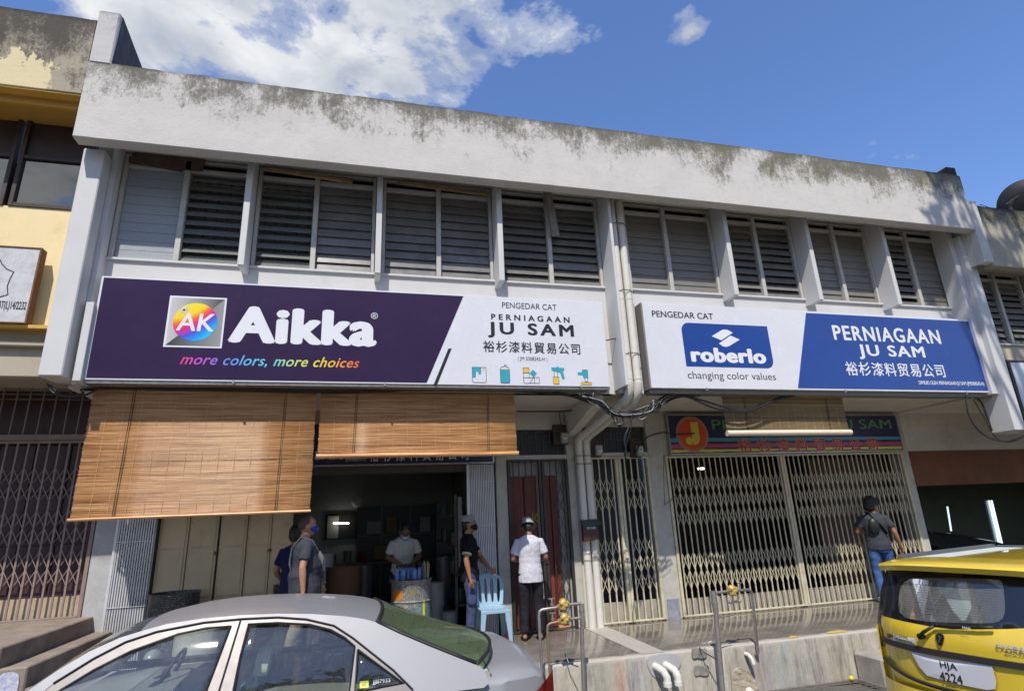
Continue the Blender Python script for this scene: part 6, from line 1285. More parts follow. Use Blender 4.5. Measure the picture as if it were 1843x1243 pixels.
for sg in (1, -1):
    mb = MB()
    prof = [(.30, 1.0, .83), (.5, 1.0, .875), (.75, 1.0, .885), (.98, 1.0, .872), (1.02, 1.0, .865)]
    mb.grid(lambda a, b_: TC+TU*(sg*(.80+.075*min(1, b_*3)-.01*b_**3)*(1-.06*max(0, a-.85)/.15))-TN*(.20+4.1*a)+Vector((0, 0, TZ+.28+(.72-.12*max(0, a-.75)*4)*b_)), 30, 8, sg < 0)
    mb.build('side_body', YEL2, tx, smooth=True)
    mb = MB(); mb.grid(lambda a, b_: TC+TU*(sg*(.862-.162*b_**1.3))-TN*(.24+.30*b_**1.2+(2.9-.95*b_)*a)+Vector((0, 0, TZ+1.0+.645*b_)), 16, 6, sg < 0); mb.build('side_window', mat('dark_side_glass', (.02, .028, .05), .08, coat=.6) if sg == 1 else bpy.data.materials['dark_side_glass'], tx, smooth=True)
    mb = MB(); lamp = [(sg*.875, TZ+.80), (sg*.875, TZ+1.02), (sg*.82, TZ+1.32), (sg*.76, TZ+1.50), (sg*.735, TZ+1.49), (sg*.785, TZ+1.2), (sg*.81, TZ+.98), (sg*.815, TZ+.82)]
    panel(mb, lamp if sg > 0 else lamp[::-1], mapf=tmap(.008), step=.05); mb.build('tail_light', mat('smoked_tail_lamp', (.02, .012, .012), .15, coat=.8) if sg == 1 else bpy.data.materials['smoked_tail_lamp'], tx, smooth=True)
    for dd in (.75, 3.35):
        c = TC+TU*(sg*.74)-TN*dd; c.z = roadz(c.x)+.31; mb = MB(); mb.tube([c-TU*.1*sg, c+TU*.12*sg], .31, 24); ww = mb.build('wheel', BLACKP, tx, smooth=True, auto=40); mb = MB(); mb.tube([c+TU*.10*sg, c+TU*.126*sg], .2, 16); mb.build('rim', STEEL, ww, smooth=True, auto=40)
mb = MB(); mb.grid(lambda a, b_: TC+TU*(.85*(1-2*b_))-TN*(3.0+1.3*a)+Vector((0, 0, TZ+1.02-.35*a**1.5)), 8, 10, True); mb.grid(lambda a, b_: TC+TU*(.85*(1-2*b_))-TN*(4.3)+Vector((0, 0, TZ+.25+.42*a)), 3, 8, False); mb.build('bonnet', YEL2, tx, smooth=True)
mb = MB(); mb.grid(lambda a, b_: TC+TU*(.80*(1-2*b_))-TN*(2.55+.75*a)+Vector((0, 0, TZ+1.62-.6*a)), 4, 8, True); mb.build('windscreen', bpy.data.materials['taxi_rear_glass'], tx, smooth=True)
# bumper with its black lower edge
mb = MB(); mb.grid(lambda a, b_: TC+TU*(.87*(1-2*b_))+TN*(.10-.26*abs(1-2*b_)**3.2-.04*abs(a-.5))+Vector((0, 0, TZ+.26+.30*a)), 6, 24, False); mb.build('bumper', YEL2, tx, smooth=True)
mb = MB(); pts = [tmap(.03)(u, TZ+.60+.10*(abs(u)/.8)**3) for u in [ .84-.07*i for i in range(25)]]; mb.tube(pts, .018, 6); mb.build('bumper_gap', TRIM, tx)
# wiper, badge, badges and sticker
q = TP([c4(*p) for p in ((530, 805), (560, 770), (640, 722), (760, 722), (1000, 735), (1110, 735))])
mb = MB(); mb.tube([tmap(.04)(*q[0]), tmap(.05)(*q[1]), tmap(.045)(*q[2])], [.020, .015, .011], 8); mb.tube([tmap(.04)(*p) for p in q[2:]], .012, 6); mb.tube([tmap(.0)(*q[0]), tmap(.05)(*q[0])], .026, 10); mb.build('wiper', BLACKP, tx, smooth=True)
bd = TP([c4(*p) for p in ((632, 800), (665, 780), (700, 795), (708, 820), (690, 878), (675, 884), (655, 870))])
mb = MB(); panel(mb, bd, mapf=tmap(.010), thick=.006, tv=TN); bg_ = mb.build('badge', mat('dark_chrome', (.06, .06, .065), .2, metal=.8), tx, bevel=.004)
cu = sum(p[0] for p in bd)/7; cz = sum(p[1] for p in bd)/7
mb = MB(); panel(mb, [(cu+(u-cu)*.75, cz+(z-cz)*.78) for u, z in bd], mapf=tmap(.018)); mb.build('badge_field', BLACKP, bg_)
mb = MB(); mb.tube([tmap(.022)(cu+.012, cz-.02), tmap(.022)(cu+.0, cz+.0), tmap(.022)(cu-.012, cz+.02), tmap(.022)(cu+.004, cz+.025)], .003, 5); mb.build('badge_mark', STEEL, bg_)
tt('EXORA', [c4(*p) for p in ((1118, 895), (1345, 925), (1230, 885), (1230, 918))], m=STEEL, bold=.03, off=.012); tt('BOLD', [c4(*p) for p in ((1190, 940), (1345, 950), (1260, 928), (1260, 952))], m=STEEL, bold=.03, off=.012)
s4 = TP([c4(*p) for p in ((298, 790), (475, 825), (475, 870), (298, 845))]); mb = MB(); panel(mb, s4, mapf=tmap(.006), step=.04); mb.build('sticker', flat('white_sticker', (.65, .65, .65)), tx)
tt('HOTLINE SPAD', [c4(*p) for p in ((310, 805), (415, 820), (360, 802), (360, 822))], bold=.02, off=.010); tt('1-800-88-SPAD (7723)', [c4(*p) for p in ((312, 832), (450, 852), (380, 832), (380, 852))], off=.010, bold=.01)
tt('gps', [c4(*p) for p in ((252, 800), (300, 808), (275, 790), (275, 822))], bold=.04, off=.010)
tt('MAG', [c4(*p) for p in ((870, 738), (935, 738), (900, 728), (900, 745))], parent=rw, off=.056, m=WINK)
# inside: pale headlining, crumpled shade cloth, seats
mb = MB(); mb.box(-.1, .1, -.1, .1, -.1, .1)
mb = MB(); mb.grid(lambda a, b_: TC+TU*(.72*(1-2*b_))-TN*(.62+2.2*a)+Vector((0, 0, TZ+1.60)), 4, 6); mb.grid(lambda a, b_: TC+TU*(.80*(1-2*b_))-TN*(.5+2.8*a)+Vector((0, 0, TZ+.55)), 4, 6, True); mb.build('headlining', mat('pale_grey_lining', (.5, .53, .50), .8), tx)
for k, dd in enumerate((.9, 1.8, 2.7)):
    for uu in (-.38, .38):
        mb = MB(); c = TC+TU*uu-TN*dd; mb.add([c+TU*a+TN*b_+Vector((0, 0, TZ+z)) for z, k_ in ((.6, 1), (1.18, .85)) for a, b_ in ((-.28*k_, -.1), (.28*k_, -.1), (.28*k_, .05), (-.28*k_, .05))], [(3, 2, 1, 0), (4, 5, 6, 7), (0, 1, 5, 4), (1, 2, 6, 5), (2, 3, 7, 6), (3, 0, 4, 7)]); mb.build('seat', mat('pale_seat_cover', (.33, .36, .34), .8) if (k, uu) == (0, -.38) else bpy.data.materials['pale_seat_cover'], tx, bevel=.04, seg=2)
cl = TP([c4(*p) for p in ((622, 376), (830, 378), (868, 590), (820, 690), (790, 700), (720, 620), (650, 500), (690, 470))])
mb = MB(); panel(mb, cl, mapf=lambda u, z: tmap(-.10+.02*noise.noise(Vector((u*14, z*14, 0))))(u, z), step=.03); mb.build('sun_shade', mat('white_shade_cloth', (.55, .60, .62), .8, var=.1, scale=14), tx, smooth=True)
c3 = TP([c4(*p) for p in ((600, 400), (640, 375), (785, 378), (770, 430), (660, 495), (630, 480))]); mb = MB(); panel(mb, c3, mapf=lambda u, z: tmap(-.085+.03*noise.noise(Vector((u*22, z*9, 3))))(u, z), step=.02); mb.build('crumpled_cloth', mat('silver_cloth', (.45, .46, .46), .35, metal=.4), tx, smooth=True)
mb = MB(); p = TP([c4(715, 335)])[0]; panel(mb, rrect(p[0]-.13, p[0]+.13, p[1]-.02, p[1]+.02, .01), mapf=tmap(-.02)); mb.build('brake_lamp', mat('dim_red_lamp', (.12, .03, .02), .3), tx)

# ------------------------------------------------------------------ people
def bake(mb, name, m, parent, vox, smooth_it=0, disp=None):
    me = bpy.data.meshes.new(name); me.from_pydata(mb.v, [], mb.f); me.update()
    o = bpy.data.objects.new(name, me); COL.objects.link(o)
    r = o.modifiers.new('r', 'REMESH'); r.mode = 'VOXEL'; r.voxel_size = vox; r.use_smooth_shade = True
    if smooth_it: s_ = o.modifiers.new('s', 'SMOOTH'); s_.iterations = smooth_it; s_.factor = .5
    dg = bpy.context.evaluated_depsgraph_get(); m2 = bpy.data.meshes.new_from_object(o.evaluated_get(dg)); bpy.data.objects.remove(o, do_unlink=True)
    if disp:
        import numpy as np
        n = len(m2.vertices); nv = [v.normal.copy() for v in m2.vertices]
        for v, nn in zip(m2.vertices, nv): v.co += nn*disp(v.co)
    m2.polygons.foreach_set('use_smooth', [True]*len(m2.polygons)); m2.materials.clear(); m2.materials.append(m); m2.name = name
    o = bpy.data.objects.new(name, m2); COL.objects.link(o); o.parent = parent; return o
def skinm(name, c):
    m, t, b = newmat(name); v = posc(t); setc(t, b, mixc(t, noi(t, v, 14, 5, .6), tuple(x*.8 for x in c), tuple(x*1.15 for x in c))); b.inputs['Roughness'].default_value = .5; b.inputs['Subsurface Weight'].default_value = .0; bump(t, b, noi(t, v, 90, 4), .15, .003); return m
def cloth(name, c, rough=.9, var=.12):
    m = mat(name, c, rough, var=var, scale=9, spec=.2); t = m.node_tree; b = t.nodes['Principled BSDF']
    h = M(t, 'ADD', noi(t, mapv(t, posc(t), (1.6, 1.6, 1.0)), 9, 3, .55, 1.6), M(t, 'MULTIPLY', noi(t, posc(t), 38, 3), .18))
    bump(t, b, h, .5, .03); return m
def V3(*a): return Vector(a)
def hand(mb, w_, d, side, nrm, s=1.0, curl=.5):
    "palm at wrist w_, fingers along d, thumb towards side, palm facing nrm"
    d = d.normalized(); side = (side-d*side.dot(d)).normalized(); nrm = d.cross(side).normalized() if nrm is None else nrm.normalized()
    pc_ = w_+d*.05*s
    mb.tube([w_-d*.01, w_+d*.03*s, w_+d*.075*s, w_+d*.09*s], [(.020*s, .026*s), (.018*s, .037*s), (.016*s, .041*s), (.012*s, .036*s)], 10)
    for k in range(4):
        off = side*((1.5-k)*.019*s); ln = (.070, .080, .074, .058)[k]*s; b0 = w_+d*.082*s+off
        c1 = curl; p1 = b0+(d*cos(c1*.4)+nrm*sin(c1*.4))*ln*.42; p2 = p1+(d*cos(c1*1.1)+nrm*sin(c1*1.1))*ln*.33; p3 = p2+(d*cos(c1*1.8)+nrm*sin(c1*1.8))*ln*.28
        mb.tube([b0-d*.02, p1, p2, p3], [.0095*s, .0088*s, .0080*s, .0062*s], 7)
    t0 = w_+d*.025*s+side*.028*s; t1 = t0+(d*.6+side*.75+nrm*.25).normalized()*.042*s; t2 = t1+(d*.9+side*.3+nrm*.3).normalized()*.034*s
    mb.tube([t0-side*.015, t1, t2], [.014*s, .011*s, .008*s], 7)
def person(label, base, face, H=1.68, skin=(.30, .15, .085), arms=None, legs=None, lean=0.0, headyaw=0.0, headpitch=0.0, belly=0.0, shirt=None, shirt_c=(.05, .05, .06), sleeve=.55, shirt_len=.80, trous=(.05, .06, .1), hairc=(.012, .010, .009), hair='short', hat=None, mask=None, shoes=(.02, .02, .02), sandals=False, wide=1.0, extra=None, pocket=False, hands_curl=(.6, .6)):
    e = empty('person', label, 'person', base, 0); k = H/1.70
    Rz = Matrix.Rotation(face, 3, 'Z')
    def T(p): return Rz @ (Vector(p)*k)
    def TL(p):                        # upper body lean about the hips
        p = Vector(p); h = Vector((0, 0, .92)); q = Matrix.Rotation(lean, 3, 'Y') @ (p-h)+h; return T(q)
    A = {'sr': (0, -.176*wide, 1.378), 'sl': (0, .176*wide, 1.378), 'er': (-.02, -.245*wide, 1.12), 'el': (-.02, .245*wide, 1.12), 'wr': (.05, -.255*wide, .88), 'wl': (.05, .255*wide, .88)}
    if arms: A.update(arms)
    Lg = {'hr': (0, -.095, .90), 'hl': (0, .095, .90), 'kr': (.03, -.105, .49), 'kl': (.03, .105, .49), 'ar': (-.01, -.11, .085), 'al': (-.01, .11, .085)}
    if legs: Lg.update(legs)
    JA = {n: (TL(p) if n[0] in 's' or not (arms and n in arms) else T(p)) for n, p in A.items()}
    JL = {n: T(p) for n, p in Lg.items()}
    sk = skinm('skin_'+label[:12], skin)
    mb = MB()
    # head
    hc = Vector((.03, 0, 1.585)); nb = Vector((-.005, 0, 1.46))
    Rh = Matrix.Rotation(headyaw, 3, 'Z') @ Matrix.Rotation(headpitch, 3, 'Y')
    def HD(p): q = Rh @ (Vector(p)-Vector((0, 0, 1.50)))+Vector((0, 0, 1.50)); return TL(q)
    RR = Rz @ Matrix.Rotation(lean, 3, 'Y') @ Rh
    mb.ball(HD((.012, 0, 1.600)), (.098*k, .078*k, .105*k), 20, 14, RR); mb.ball(HD((.045, 0, 1.535)), (.062*k, .058*k, .066*k), 16, 10, RR)
    mb.ball(HD((.105, 0, 1.565)), (.018*k, .013*k, .022*k), 8, 6, RR); mb.tube([HD((.095, 0, 1.60)), HD((.118, 0, 1.562))], [.008*k, .013*k], 8)
    mb.ball(HD((.078, 0, 1.505)), (.024*k, .026*k, .018*k), 8, 6, RR); mb.tube([HD((.098, -.022, 1.532)), HD((.106, 0, 1.534)), HD((.098, .022, 1.532))], .006*k, 6)
    mb.tube([HD((.088, -.045, 1.622)), HD((.100, -.018, 1.624)), HD((.103, 0, 1.620)), HD((.100, .018, 1.624)), HD((.088, .045, 1.622))], .008*k, 6)
    for s_ in (-1, 1):
        mb.ball(HD((.005, s_*.081, 1.572)), (.018*k, .009*k, .030*k), 8, 6, RR)
    # neck, torso
    mb.tube([TL((-.01, 0, 1.40)), TL((-.005, 0, 1.46)), HD((.0, 0, 1.52)), HD((.01, 0, 1.56))], [.062*k, .056*k, .053*k, .05*k], 14)
    tors = [((0, 0, .84), .105, .150), ((0, 0, .92), .112, .160), ((.012*belly*4, 0, 1.04), .104+belly, .145*wide+belly*.5), ((.01+belly*.5, 0, 1.14), .108+belly*.8, .148*wide+belly*.4), ((0, 0, 1.26), .116, .162*wide), ((-.005, 0, 1.36), .100, .170*wide), ((-.01, 0, 1.42), .066, .120*wide), ((-.01, 0, 1.455), .05, .062)]
    tube_t = lambda mb, rows, ad=0.0, ee=TL: mb.grid(lambda a, b_: (lambda i, fr: ee((lambda c0, c1, rx, ry: (c0[0]+(c1[0]-c0[0])*fr+cos(2*pi*b_)*rx, sin(2*pi*b_)*ry, c0[2]+(c1[2]-c0[2])*fr))(rows[i][0], rows[i+1][0], rows[i][1]+(rows[i+1][1]-rows[i][1])*fr+ad, rows[i][2]+(rows[i+1][2]-rows[i][2])*fr+ad)))(min(int(a*(len(rows)-1)), len(rows)-2), a*(len(rows)-1)-min(int(a*(len(rows)-1)), len(rows)-2)), (len(rows)-1)*3, 20)
    def closed(mb, rows, ad=0.0, ee=TL):
        b0 = len(mb.v); tube_t(mb, rows, ad, ee); n = (len(rows)-1)*3
        mb.f.append(tuple(b0+j for j in range(20))[::-1]); mb.m.append(0); mb.f.append(tuple(b0+n*21+j for j in range(20))); mb.m.append(0)
    closed(mb, tors)
    for s_ in 'rl':
        sh, el, wr = JA['s'+s_], JA['e'+s_], JA['w'+s_]
        mb.ball(sh-V3(0, 0, .02*k), .050*k, 12, 8); mb.tube([sh-V3(0, 0, .015*k), sh.lerp(el, .45), el], [.048*k, .045*k, .039*k], 12); mb.tube([el, el.lerp(wr, .3), el.lerp(wr, .8), wr], [.039*k, .041*k, .029*k, .026*k], 12); mb.ball(el, .040*k, 10, 6)
        d = (wr-el).normalized(); fw = T((1, 0, 0)); sd = fw if abs(d.dot(fw)) < .8 else T((0, -1 if s_ == 'l' else 1, 0)).normalized()
        lat = T((0, 1 if s_ == 'r' else -1, 0)).normalized()
        hand(mb, wr, d, sd, lat if abs(d.dot(lat)) < .8 else V3(0, 0, -1), k, hands_curl[0 if s_ == 'r' else 1])
        hp, kn, an = JL['h'+s_], JL['k'+s_], JL['a'+s_]
        mb.tube([hp+V3(0, 0, .03), hp.lerp(kn, .35), kn], [.085*k, .078*k, .054*k], 14); mb.tube([kn, kn.lerp(an, .35), kn.lerp(an, .8), an], [.053*k, .054*k, .036*k, .034*k], 12)
        fd = (T((1, 0, 0))).normalized(); toe = an+fd*.16*k; toe.z = an.z-.055*k; heel = an-fd*.04*k; heel.z = an.z-.05*k
        mb.tube([an+V3(0, 0, .02), an+fd*.03*k-V3(0, 0, .03*k), an+fd*.10*k-V3(0, 0, .05*k), toe], [.036*k, (.032*k, .040*k), (.022*k, .045*k), (.014*k, .036*k)], 10); mb.ball(heel+V3(0, 0, .012), (.035*k, .032*k, .035*k), 10, 6)
    body = bake(mb, 'body', sk, e, .0085*k, 1)
    # eyes, brows
    for s_ in (-1, 1):
        mb = MB(); mb.ball(HD((.092, s_*.032, 1.597)), (.010*k, .014*k, .008*k), 10, 6, RR); mb.build('eye', flat('eye_white', (.55, .52, .5), .2) if 'eye_white' not in bpy.data.materials else bpy.data.materials['eye_white'], e, local=True, smooth=True)
        mb = MB(); mb.ball(HD((.101, s_*.032, 1.597)), .0055*k, 8, 6, RR); mb.tube([HD((.090, s_*.048, 1.618)), HD((.101, s_*.030, 1.624)), HD((.103, s_*.014, 1.620))], .004*k, 5); mb.build('eyebrow', HAIRM, e, local=True, smooth=True)
    # clothes
    wr_ = lambda amp, f: (lambda c: amp*(noise.noise(Vector((c.x*f*.6, c.y*f*.6, c.z*f)))+.5*noise.noise(Vector((c.x*f*1.8+3, c.y*f*1.8, c.z*f*2.2)))))
    if shirt:
        mb = MB(); rows = [((.0+belly*.4, 0, shirt_len), .142+belly*.7, .188*wide+belly*.4), ((.0+belly*.4, 0, .93), .140+belly*.8, .182*wide+belly*.4)]+[(c, a+.022, b_+.020) for c, a, b_ in tors[2:6]]+[((-.008, 0, 1.405), .088, .165*wide), ((-.008, 0, 1.438), .068, .105*wide), ((-.008, 0, 1.458), .060, .066)]
        closed(mb, rows)
        for s_ in 'rl':
            sh, el = JA['s'+s_], JA['e'+s_]; cuff = sh.lerp(el, sleeve*1.25); mb.ball(sh-V3(0, 0, .022*k), .056*k, 12, 8)
            mb.tube([sh.lerp(TL((0, 0, 1.33)), .45), sh-V3(0, 0, .018*k), sh.lerp(cuff, .6), cuff], [.058*k, .061*k, .062*k, .066*k], 14)
        so_ = bake(mb, 'shirt', shirt, e, .010*k, 3, wr_(.007, 9))
    if trous:
        mb = MB(); closed(mb, [((0, 0, .80), .116, .162), ((0, 0, .92), .118+belly*.3, .160+belly*.3), ((0, 0, .975), .110+belly*.6, .152+belly*.4)], ee=T)
        for s_ in 'rl':
            hp, kn, an = JL['h'+s_], JL['k'+s_], JL['a'+s_]
            mb.tube([hp+V3(0, 0, .02), hp.lerp(kn, .4), kn, kn.lerp(an, .5), an+V3(0, 0, .01)], [.098*k, .090*k, .073*k, .066*k, .064*k], 14)
            if pocket:
                c = hp.lerp(kn, .80)+T((.0, -.085 if s_ == 'r' else .085, 0)); mb.ball(c, (.07*k, .03*k, .085*k), 10, 8, Rz)
        bake(mb, 'trousers', trous, e, .011*k, 3, wr_(.008, 8))
    if sandals:
        mb = MB()
        for s_ in 'rl':
            an = JL['a'+s_]; fd = T((1, 0, 0)).normalized(); lt = T((0, 1, 0)).normalized(); c = an+fd*.055*k; c.z = an.z-.078*k
            mb.ball(c, (.14*k, .052*k, .012), 14, 6, Rz); 
            for q in (.02, .08): mb.tube([c+fd*q-lt*.045, c+fd*q+V3(0, 0, .045), c+fd*q+lt*.045], .008, 5)
        mb.build('sandals', BLACKP, e, local=True)
    else:
        mb = MB()
        for s_ in 'rl':
            an = JL['a'+s_]; fd = T((1, 0, 0)).normalized(); zb2 = an.z-.085*k+.0
            mb.tube([an+V3(0, 0, -.005), an+fd*.02*k-V3(0, 0, .03*k), an+fd*.10*k-V3(0, 0, .045*k), an+fd*.19*k-V3(0, 0, .060*k)], [(.045*k, .045*k), (.044*k, .047*k), (.034*k, .052*k), (.022*k, .042*k)], 12); mb.ball(an-fd*.035*k-V3(0, 0, .045*k), (.042*k, .038*k, .042*k), 10, 6)
        bake(mb, 'shoes', flat('shoe_%s' % label[:8], shoes, .5), e, .010, 1)
    if hair == 'short':
        mb = MB(); mb.ball(HD((-.010, 0, 1.622)), (.098*k, .083*k, .098*k), 20, 12, RR); mb.ball(HD((-.035, 0, 1.575)), (.070*k, .080*k, .085*k), 16, 10, RR)
        ho = bake(mb, 'hair', HAIRM, e, .008, 1, wr_(.004, 60))
    elif hair == 'bushy':
        mb = MB(); mb.ball(HD((-.010, 0, 1.635)), (.118*k, .106*k, .112*k), 20, 12, RR); mb.ball(HD((-.05, 0, 1.575)), (.085*k, .098*k, .11*k), 16, 10, RR); mb.ball(HD((-.10, 0, 1.56)), (.05, .06, .07), 12, 8, RR)
        bake(mb, 'hair', HAIRM, e, .008, 0, wr_(.016, 45))
    elif hair == 'shaved':
        mb = MB(); mb.ball(HD((-.006, 0, 1.612)), (.093*k, .0795*k, .099*k), 20, 12, RR); mb.build('hair', mat('stubble', (.10, .055, .035), .7), e, local=True, smooth=True)
    if hat == 'kopiah':
        mb = MB(); f_ = lambda z: [HD((-.008+.108*cos(a), .092*sin(a), z)) for a in [2*pi*i/20 for i in range(20)]]
        r1 = f_(1.628); r2 = [HD((-.010+.100*cos(a), .086*sin(a), 1.70)) for a in [2*pi*i/20 for i in range(20)]]; r3 = [HD((-.010+.07*cos(a), .06*sin(a), 1.722)) for a in [2*pi*i/20 for i in range(20)]]
        mb.add(r1+r2+r3, [(i, (i+1) % 20, 20+(i+1) % 20, 20+i) for i in range(20)]+[(20+i, 20+(i+1) % 20, 40+(i+1) % 20, 40+i) for i in range(20)]+[tuple(40+i for i in range(20))]); mb.build('cap', cloth('grey_knit_cap', (.28, .28, .30)), e, local=True, smooth=True)
    if hat == 'bucket':
        n = 24; ring = lambda r1_, r2_, z, dx=0: [HD((dx+r1_*cos(2*pi*i/n), r2_*sin(2*pi*i/n), z)) for i in range(n)]
        rs = [ring(.150, .135, 1.600), ring(.112, .098, 1.638), ring(.104, .090, 1.66), ring(.094, .080, 1.715), ring(.06, .05, 1.732)]
        mb = MB(); mb.add([p for r in rs for p in r], [(a*n+i, a*n+(i+1) % n, (a+1)*n+(i+1) % n, (a+1)*n+i) for a in range(4) for i in range(n)]+[tuple(4*n+i for i in range(n))]); mb.build('bucket_hat', cloth('grey_hat_cloth', (.30, .31, .34)), e, local=True, smooth=True)
    if mask:
        mb = MB(); rs = []
        for a_, z0_, z1_ in ((-75, 1.53, 1.57), (-50, 1.512, 1.580), (-22, 1.498, 1.590), (0, 1.492, 1.594), (22, 1.498, 1.590), (50, 1.512, 1.580), (75, 1.53, 1.57)):
            aa = radians(a_); rs.append([(.022+.093*cos(aa)+(.018 if abs(a_) < 30 and j == 1 else 0)+(.004 if abs(a_) < 30 else 0), .074*sin(aa), z0_+(z1_-z0_)*j/2) for j in range(3)])
        mb.add([HD(p) for r in rs for p in r], [(i*3+j, (i+1)*3+j, (i+1)*3+j+1, i*3+j+1) for i in range(6) for j in range(2)])
        mo = mb.build('face_mask', cloth('mask_'+label[:9], mask, .7), e, local=True, smooth=True); sm = mo.modifiers.new('s', 'SOLIDIFY'); sm.thickness = .003; sm.offset = 1
        mb = MB()
        for s_ in (-1, 1): mb.tube([HD((.04, s_*.073, 1.575)), HD((.0, s_*.090, 1.592))], .0022, 4); mb.tube([HD((.04, s_*.073, 1.53)), HD((.0, s_*.088, 1.55))], .0022, 4)
        mb.build('mask_loop', flat('mask_elastic', (.4, .4, .4)) if 'mask_elastic' not in bpy.data.materials else bpy.data.materials['mask_elastic'], mo, local=True)
    return e, T, TL, HD, JA, JL, k
HAIRM = mat('black_hair', (.014, .011, .010), .45, var=.3, scale=30, bmp=.5, bscale=120)
# 1 man with the shoulder bag, walking to the right
e, T, TL, HD, JA, JL, k = person('man in charcoal T-shirt with grey shoulder bag and blue mask walking right', (-.70, 7.86, 0), radians(12), H=1.77, skin=(.42, .21, .12),
    arms={'er': (-.05, -.27, 1.14), 'wr': (-.03, -.28, .88), 'el': (.05, .26, 1.14), 'wl': (.20, .29, .93)}, legs={'kr': (-.06, -.10, .50), 'ar': (-.20, -.11, .12), 'kl': (.16, .10, .50), 'al': (.16, .11, .085)}, belly=.055, wide=1.18,
    shirt=cloth('charcoal_jersey', (.045, .05, .065)), trous=cloth('khaki_cotton', (.26, .21, .14), var=.5), hair='shaved', mask=(.02, .08, .35), hands_curl=(.8, .5))
BAGM = cloth('grey_bag_nylon', (.13, .125, .15), .6)
mb = MB(); rows = [(-.13, -.10, 1.02), (-.17, -.05, 1.18), (-.15, -.03, 1.35), (-.06, -.075, 1.462), (.06, -.10, 1.42), (.135, -.06, 1.30), (.165, -.01, 1.20)]
pts = [TL(p) for p in rows]; mb.tube(pts, [(.005, .015)]*len(pts), 8); st = mb.build('bag_strap', BAGM, e, local=True, smooth=True)
mb = MB(); mb.tube([TL((.15, -.03, 1.29)), TL((.180, -.02, 1.22)), TL((.195, -.005, 1.10)), TL((.19, .01, .99)), TL((.17, .02, .95))], [(.02, .03), (.035, .06), (.045, .075), (.04, .07), (.02, .04)], 14); bg_ = mb.build('shoulder_bag', BAGM, e, local=True, smooth=True)
mb = MB(); mb.tube([TL((.20, -.075, 1.20)), TL((.215, -.075, 1.08)), TL((.205, -.06, .99))], .004, 5); mb.build('zip', BLACKP, bg_, local=True)
# 2 man behind him in navy
person('man in navy T-shirt half hidden behind the man with the shoulder bag', (-.88, 8.45, 0), radians(60), H=1.66, skin=(.30, .15, .09), arms={'wr': (.12, -.24, .98), 'wl': (.12, .24, .98)}, shirt=cloth('navy_jersey', (.018, .022, .075)), trous=cloth('dark_trousers', (.03, .03, .035)), wide=1.05)
# 3 shopkeeper leaning over the drum
e, T, TL, HD, JA, JL, k = person('shopkeeper in white shirt and pale mask bending over the spattered drum', (.60, 9.75, 0), radians(-84), H=1.70, skin=(.17, .085, .05), lean=radians(17), headpitch=radians(38),
    arms={'er': (.10, -.24, 1.13), 'wr': (.28, -.06, 1.03), 'el': (.12, .25, 1.12), 'wl': (.30, .10, 1.04)}, shirt=cloth('white_shirt_cotton', (.50, .49, .47)), shirt_len=.72, trous=cloth('dark_trousers_b', (.03, .03, .035)), mask=(.45, .60, .66), sleeve=.6)
mb = MB()
for a, z in enumerate((1.20, 1.165, 1.13)): mb.tube([TL((.152-.0*a, -.05+.01*a, z)), TL((.155, .01, z+.004)), TL((.15, .06-.01*a, z))], [(.003, .009)]*3, 5)
mb.build('shirt_print', flat('grey_shirt_print', (.13, .13, .13)), e, local=True)
# 4 man in black polo with his hand on the chair
e, T, TL, HD, JA, JL, k = person('man in black polo, grey cap and black mask resting a hand on the chair', (1.50, 8.76, 0), radians(-8), H=1.69, skin=(.33, .155, .085),
    arms={'er': (-.05, -.25, 1.12), 'wr': (.0, -.27, .86), 'el': (.17, .20, 1.12), 'wl': (.30, .06, .955)}, shirt=cloth('black_polo_cotton', (.010, .010, .013)), sleeve=.62, trous=cloth('faded_navy_cargo', (.055, .07, .15)), mask=(.012, .012, .014), hat='kopiah', shoes=(.05, .045, .04), pocket=True, headyaw=radians(-10), hands_curl=(.7, .9))
mb = MB()
for s_ in 'rl':
    sh, el = JA['s'+s_], JA['e'+s_]; c = sh.lerp(el, .62*1.25); d = (el-sh).normalized(); mb.tube([c-d*.018, c+d*.004], [.0715, .0715], 16)
mb.build('sleeve_band', flat('cream_band', (.6, .5, .33)), e, local=True, smooth=True, auto=40)
mb = MB(); w_ = JA['wl']; d = (w_-JA['el']).normalized(); mb.tube([w_-d*.03, w_-d*.015], .031, 14); mb.build('wristwatch', STEEL, e, local=True)
# 5 man in white T-shirt, back to the street
e, T, TL, HD, JA, JL, k = person('man in white T-shirt and grey bucket hat, back turned, standing at the red door', (2.35, 8.50, 0), radians(82), H=1.62, skin=(.28, .14, .08), lean=radians(3), headpitch=radians(22),
    arms={'er': (.02, -.25, 1.13), 'wr': (.22, -.12, 1.06), 'el': (.02, .26, 1.13), 'wl': (.22, .12, 1.06)}, legs={'ar': (-.02, -.10, .085), 'al': (.0, .13, .085)}, shirt=cloth('white_jersey', (.55, .54, .60)), shirt_len=.78, sleeve=.62, trous=cloth('black_trousers', (.018, .018, .024)), hat='bucket', sandals=True)
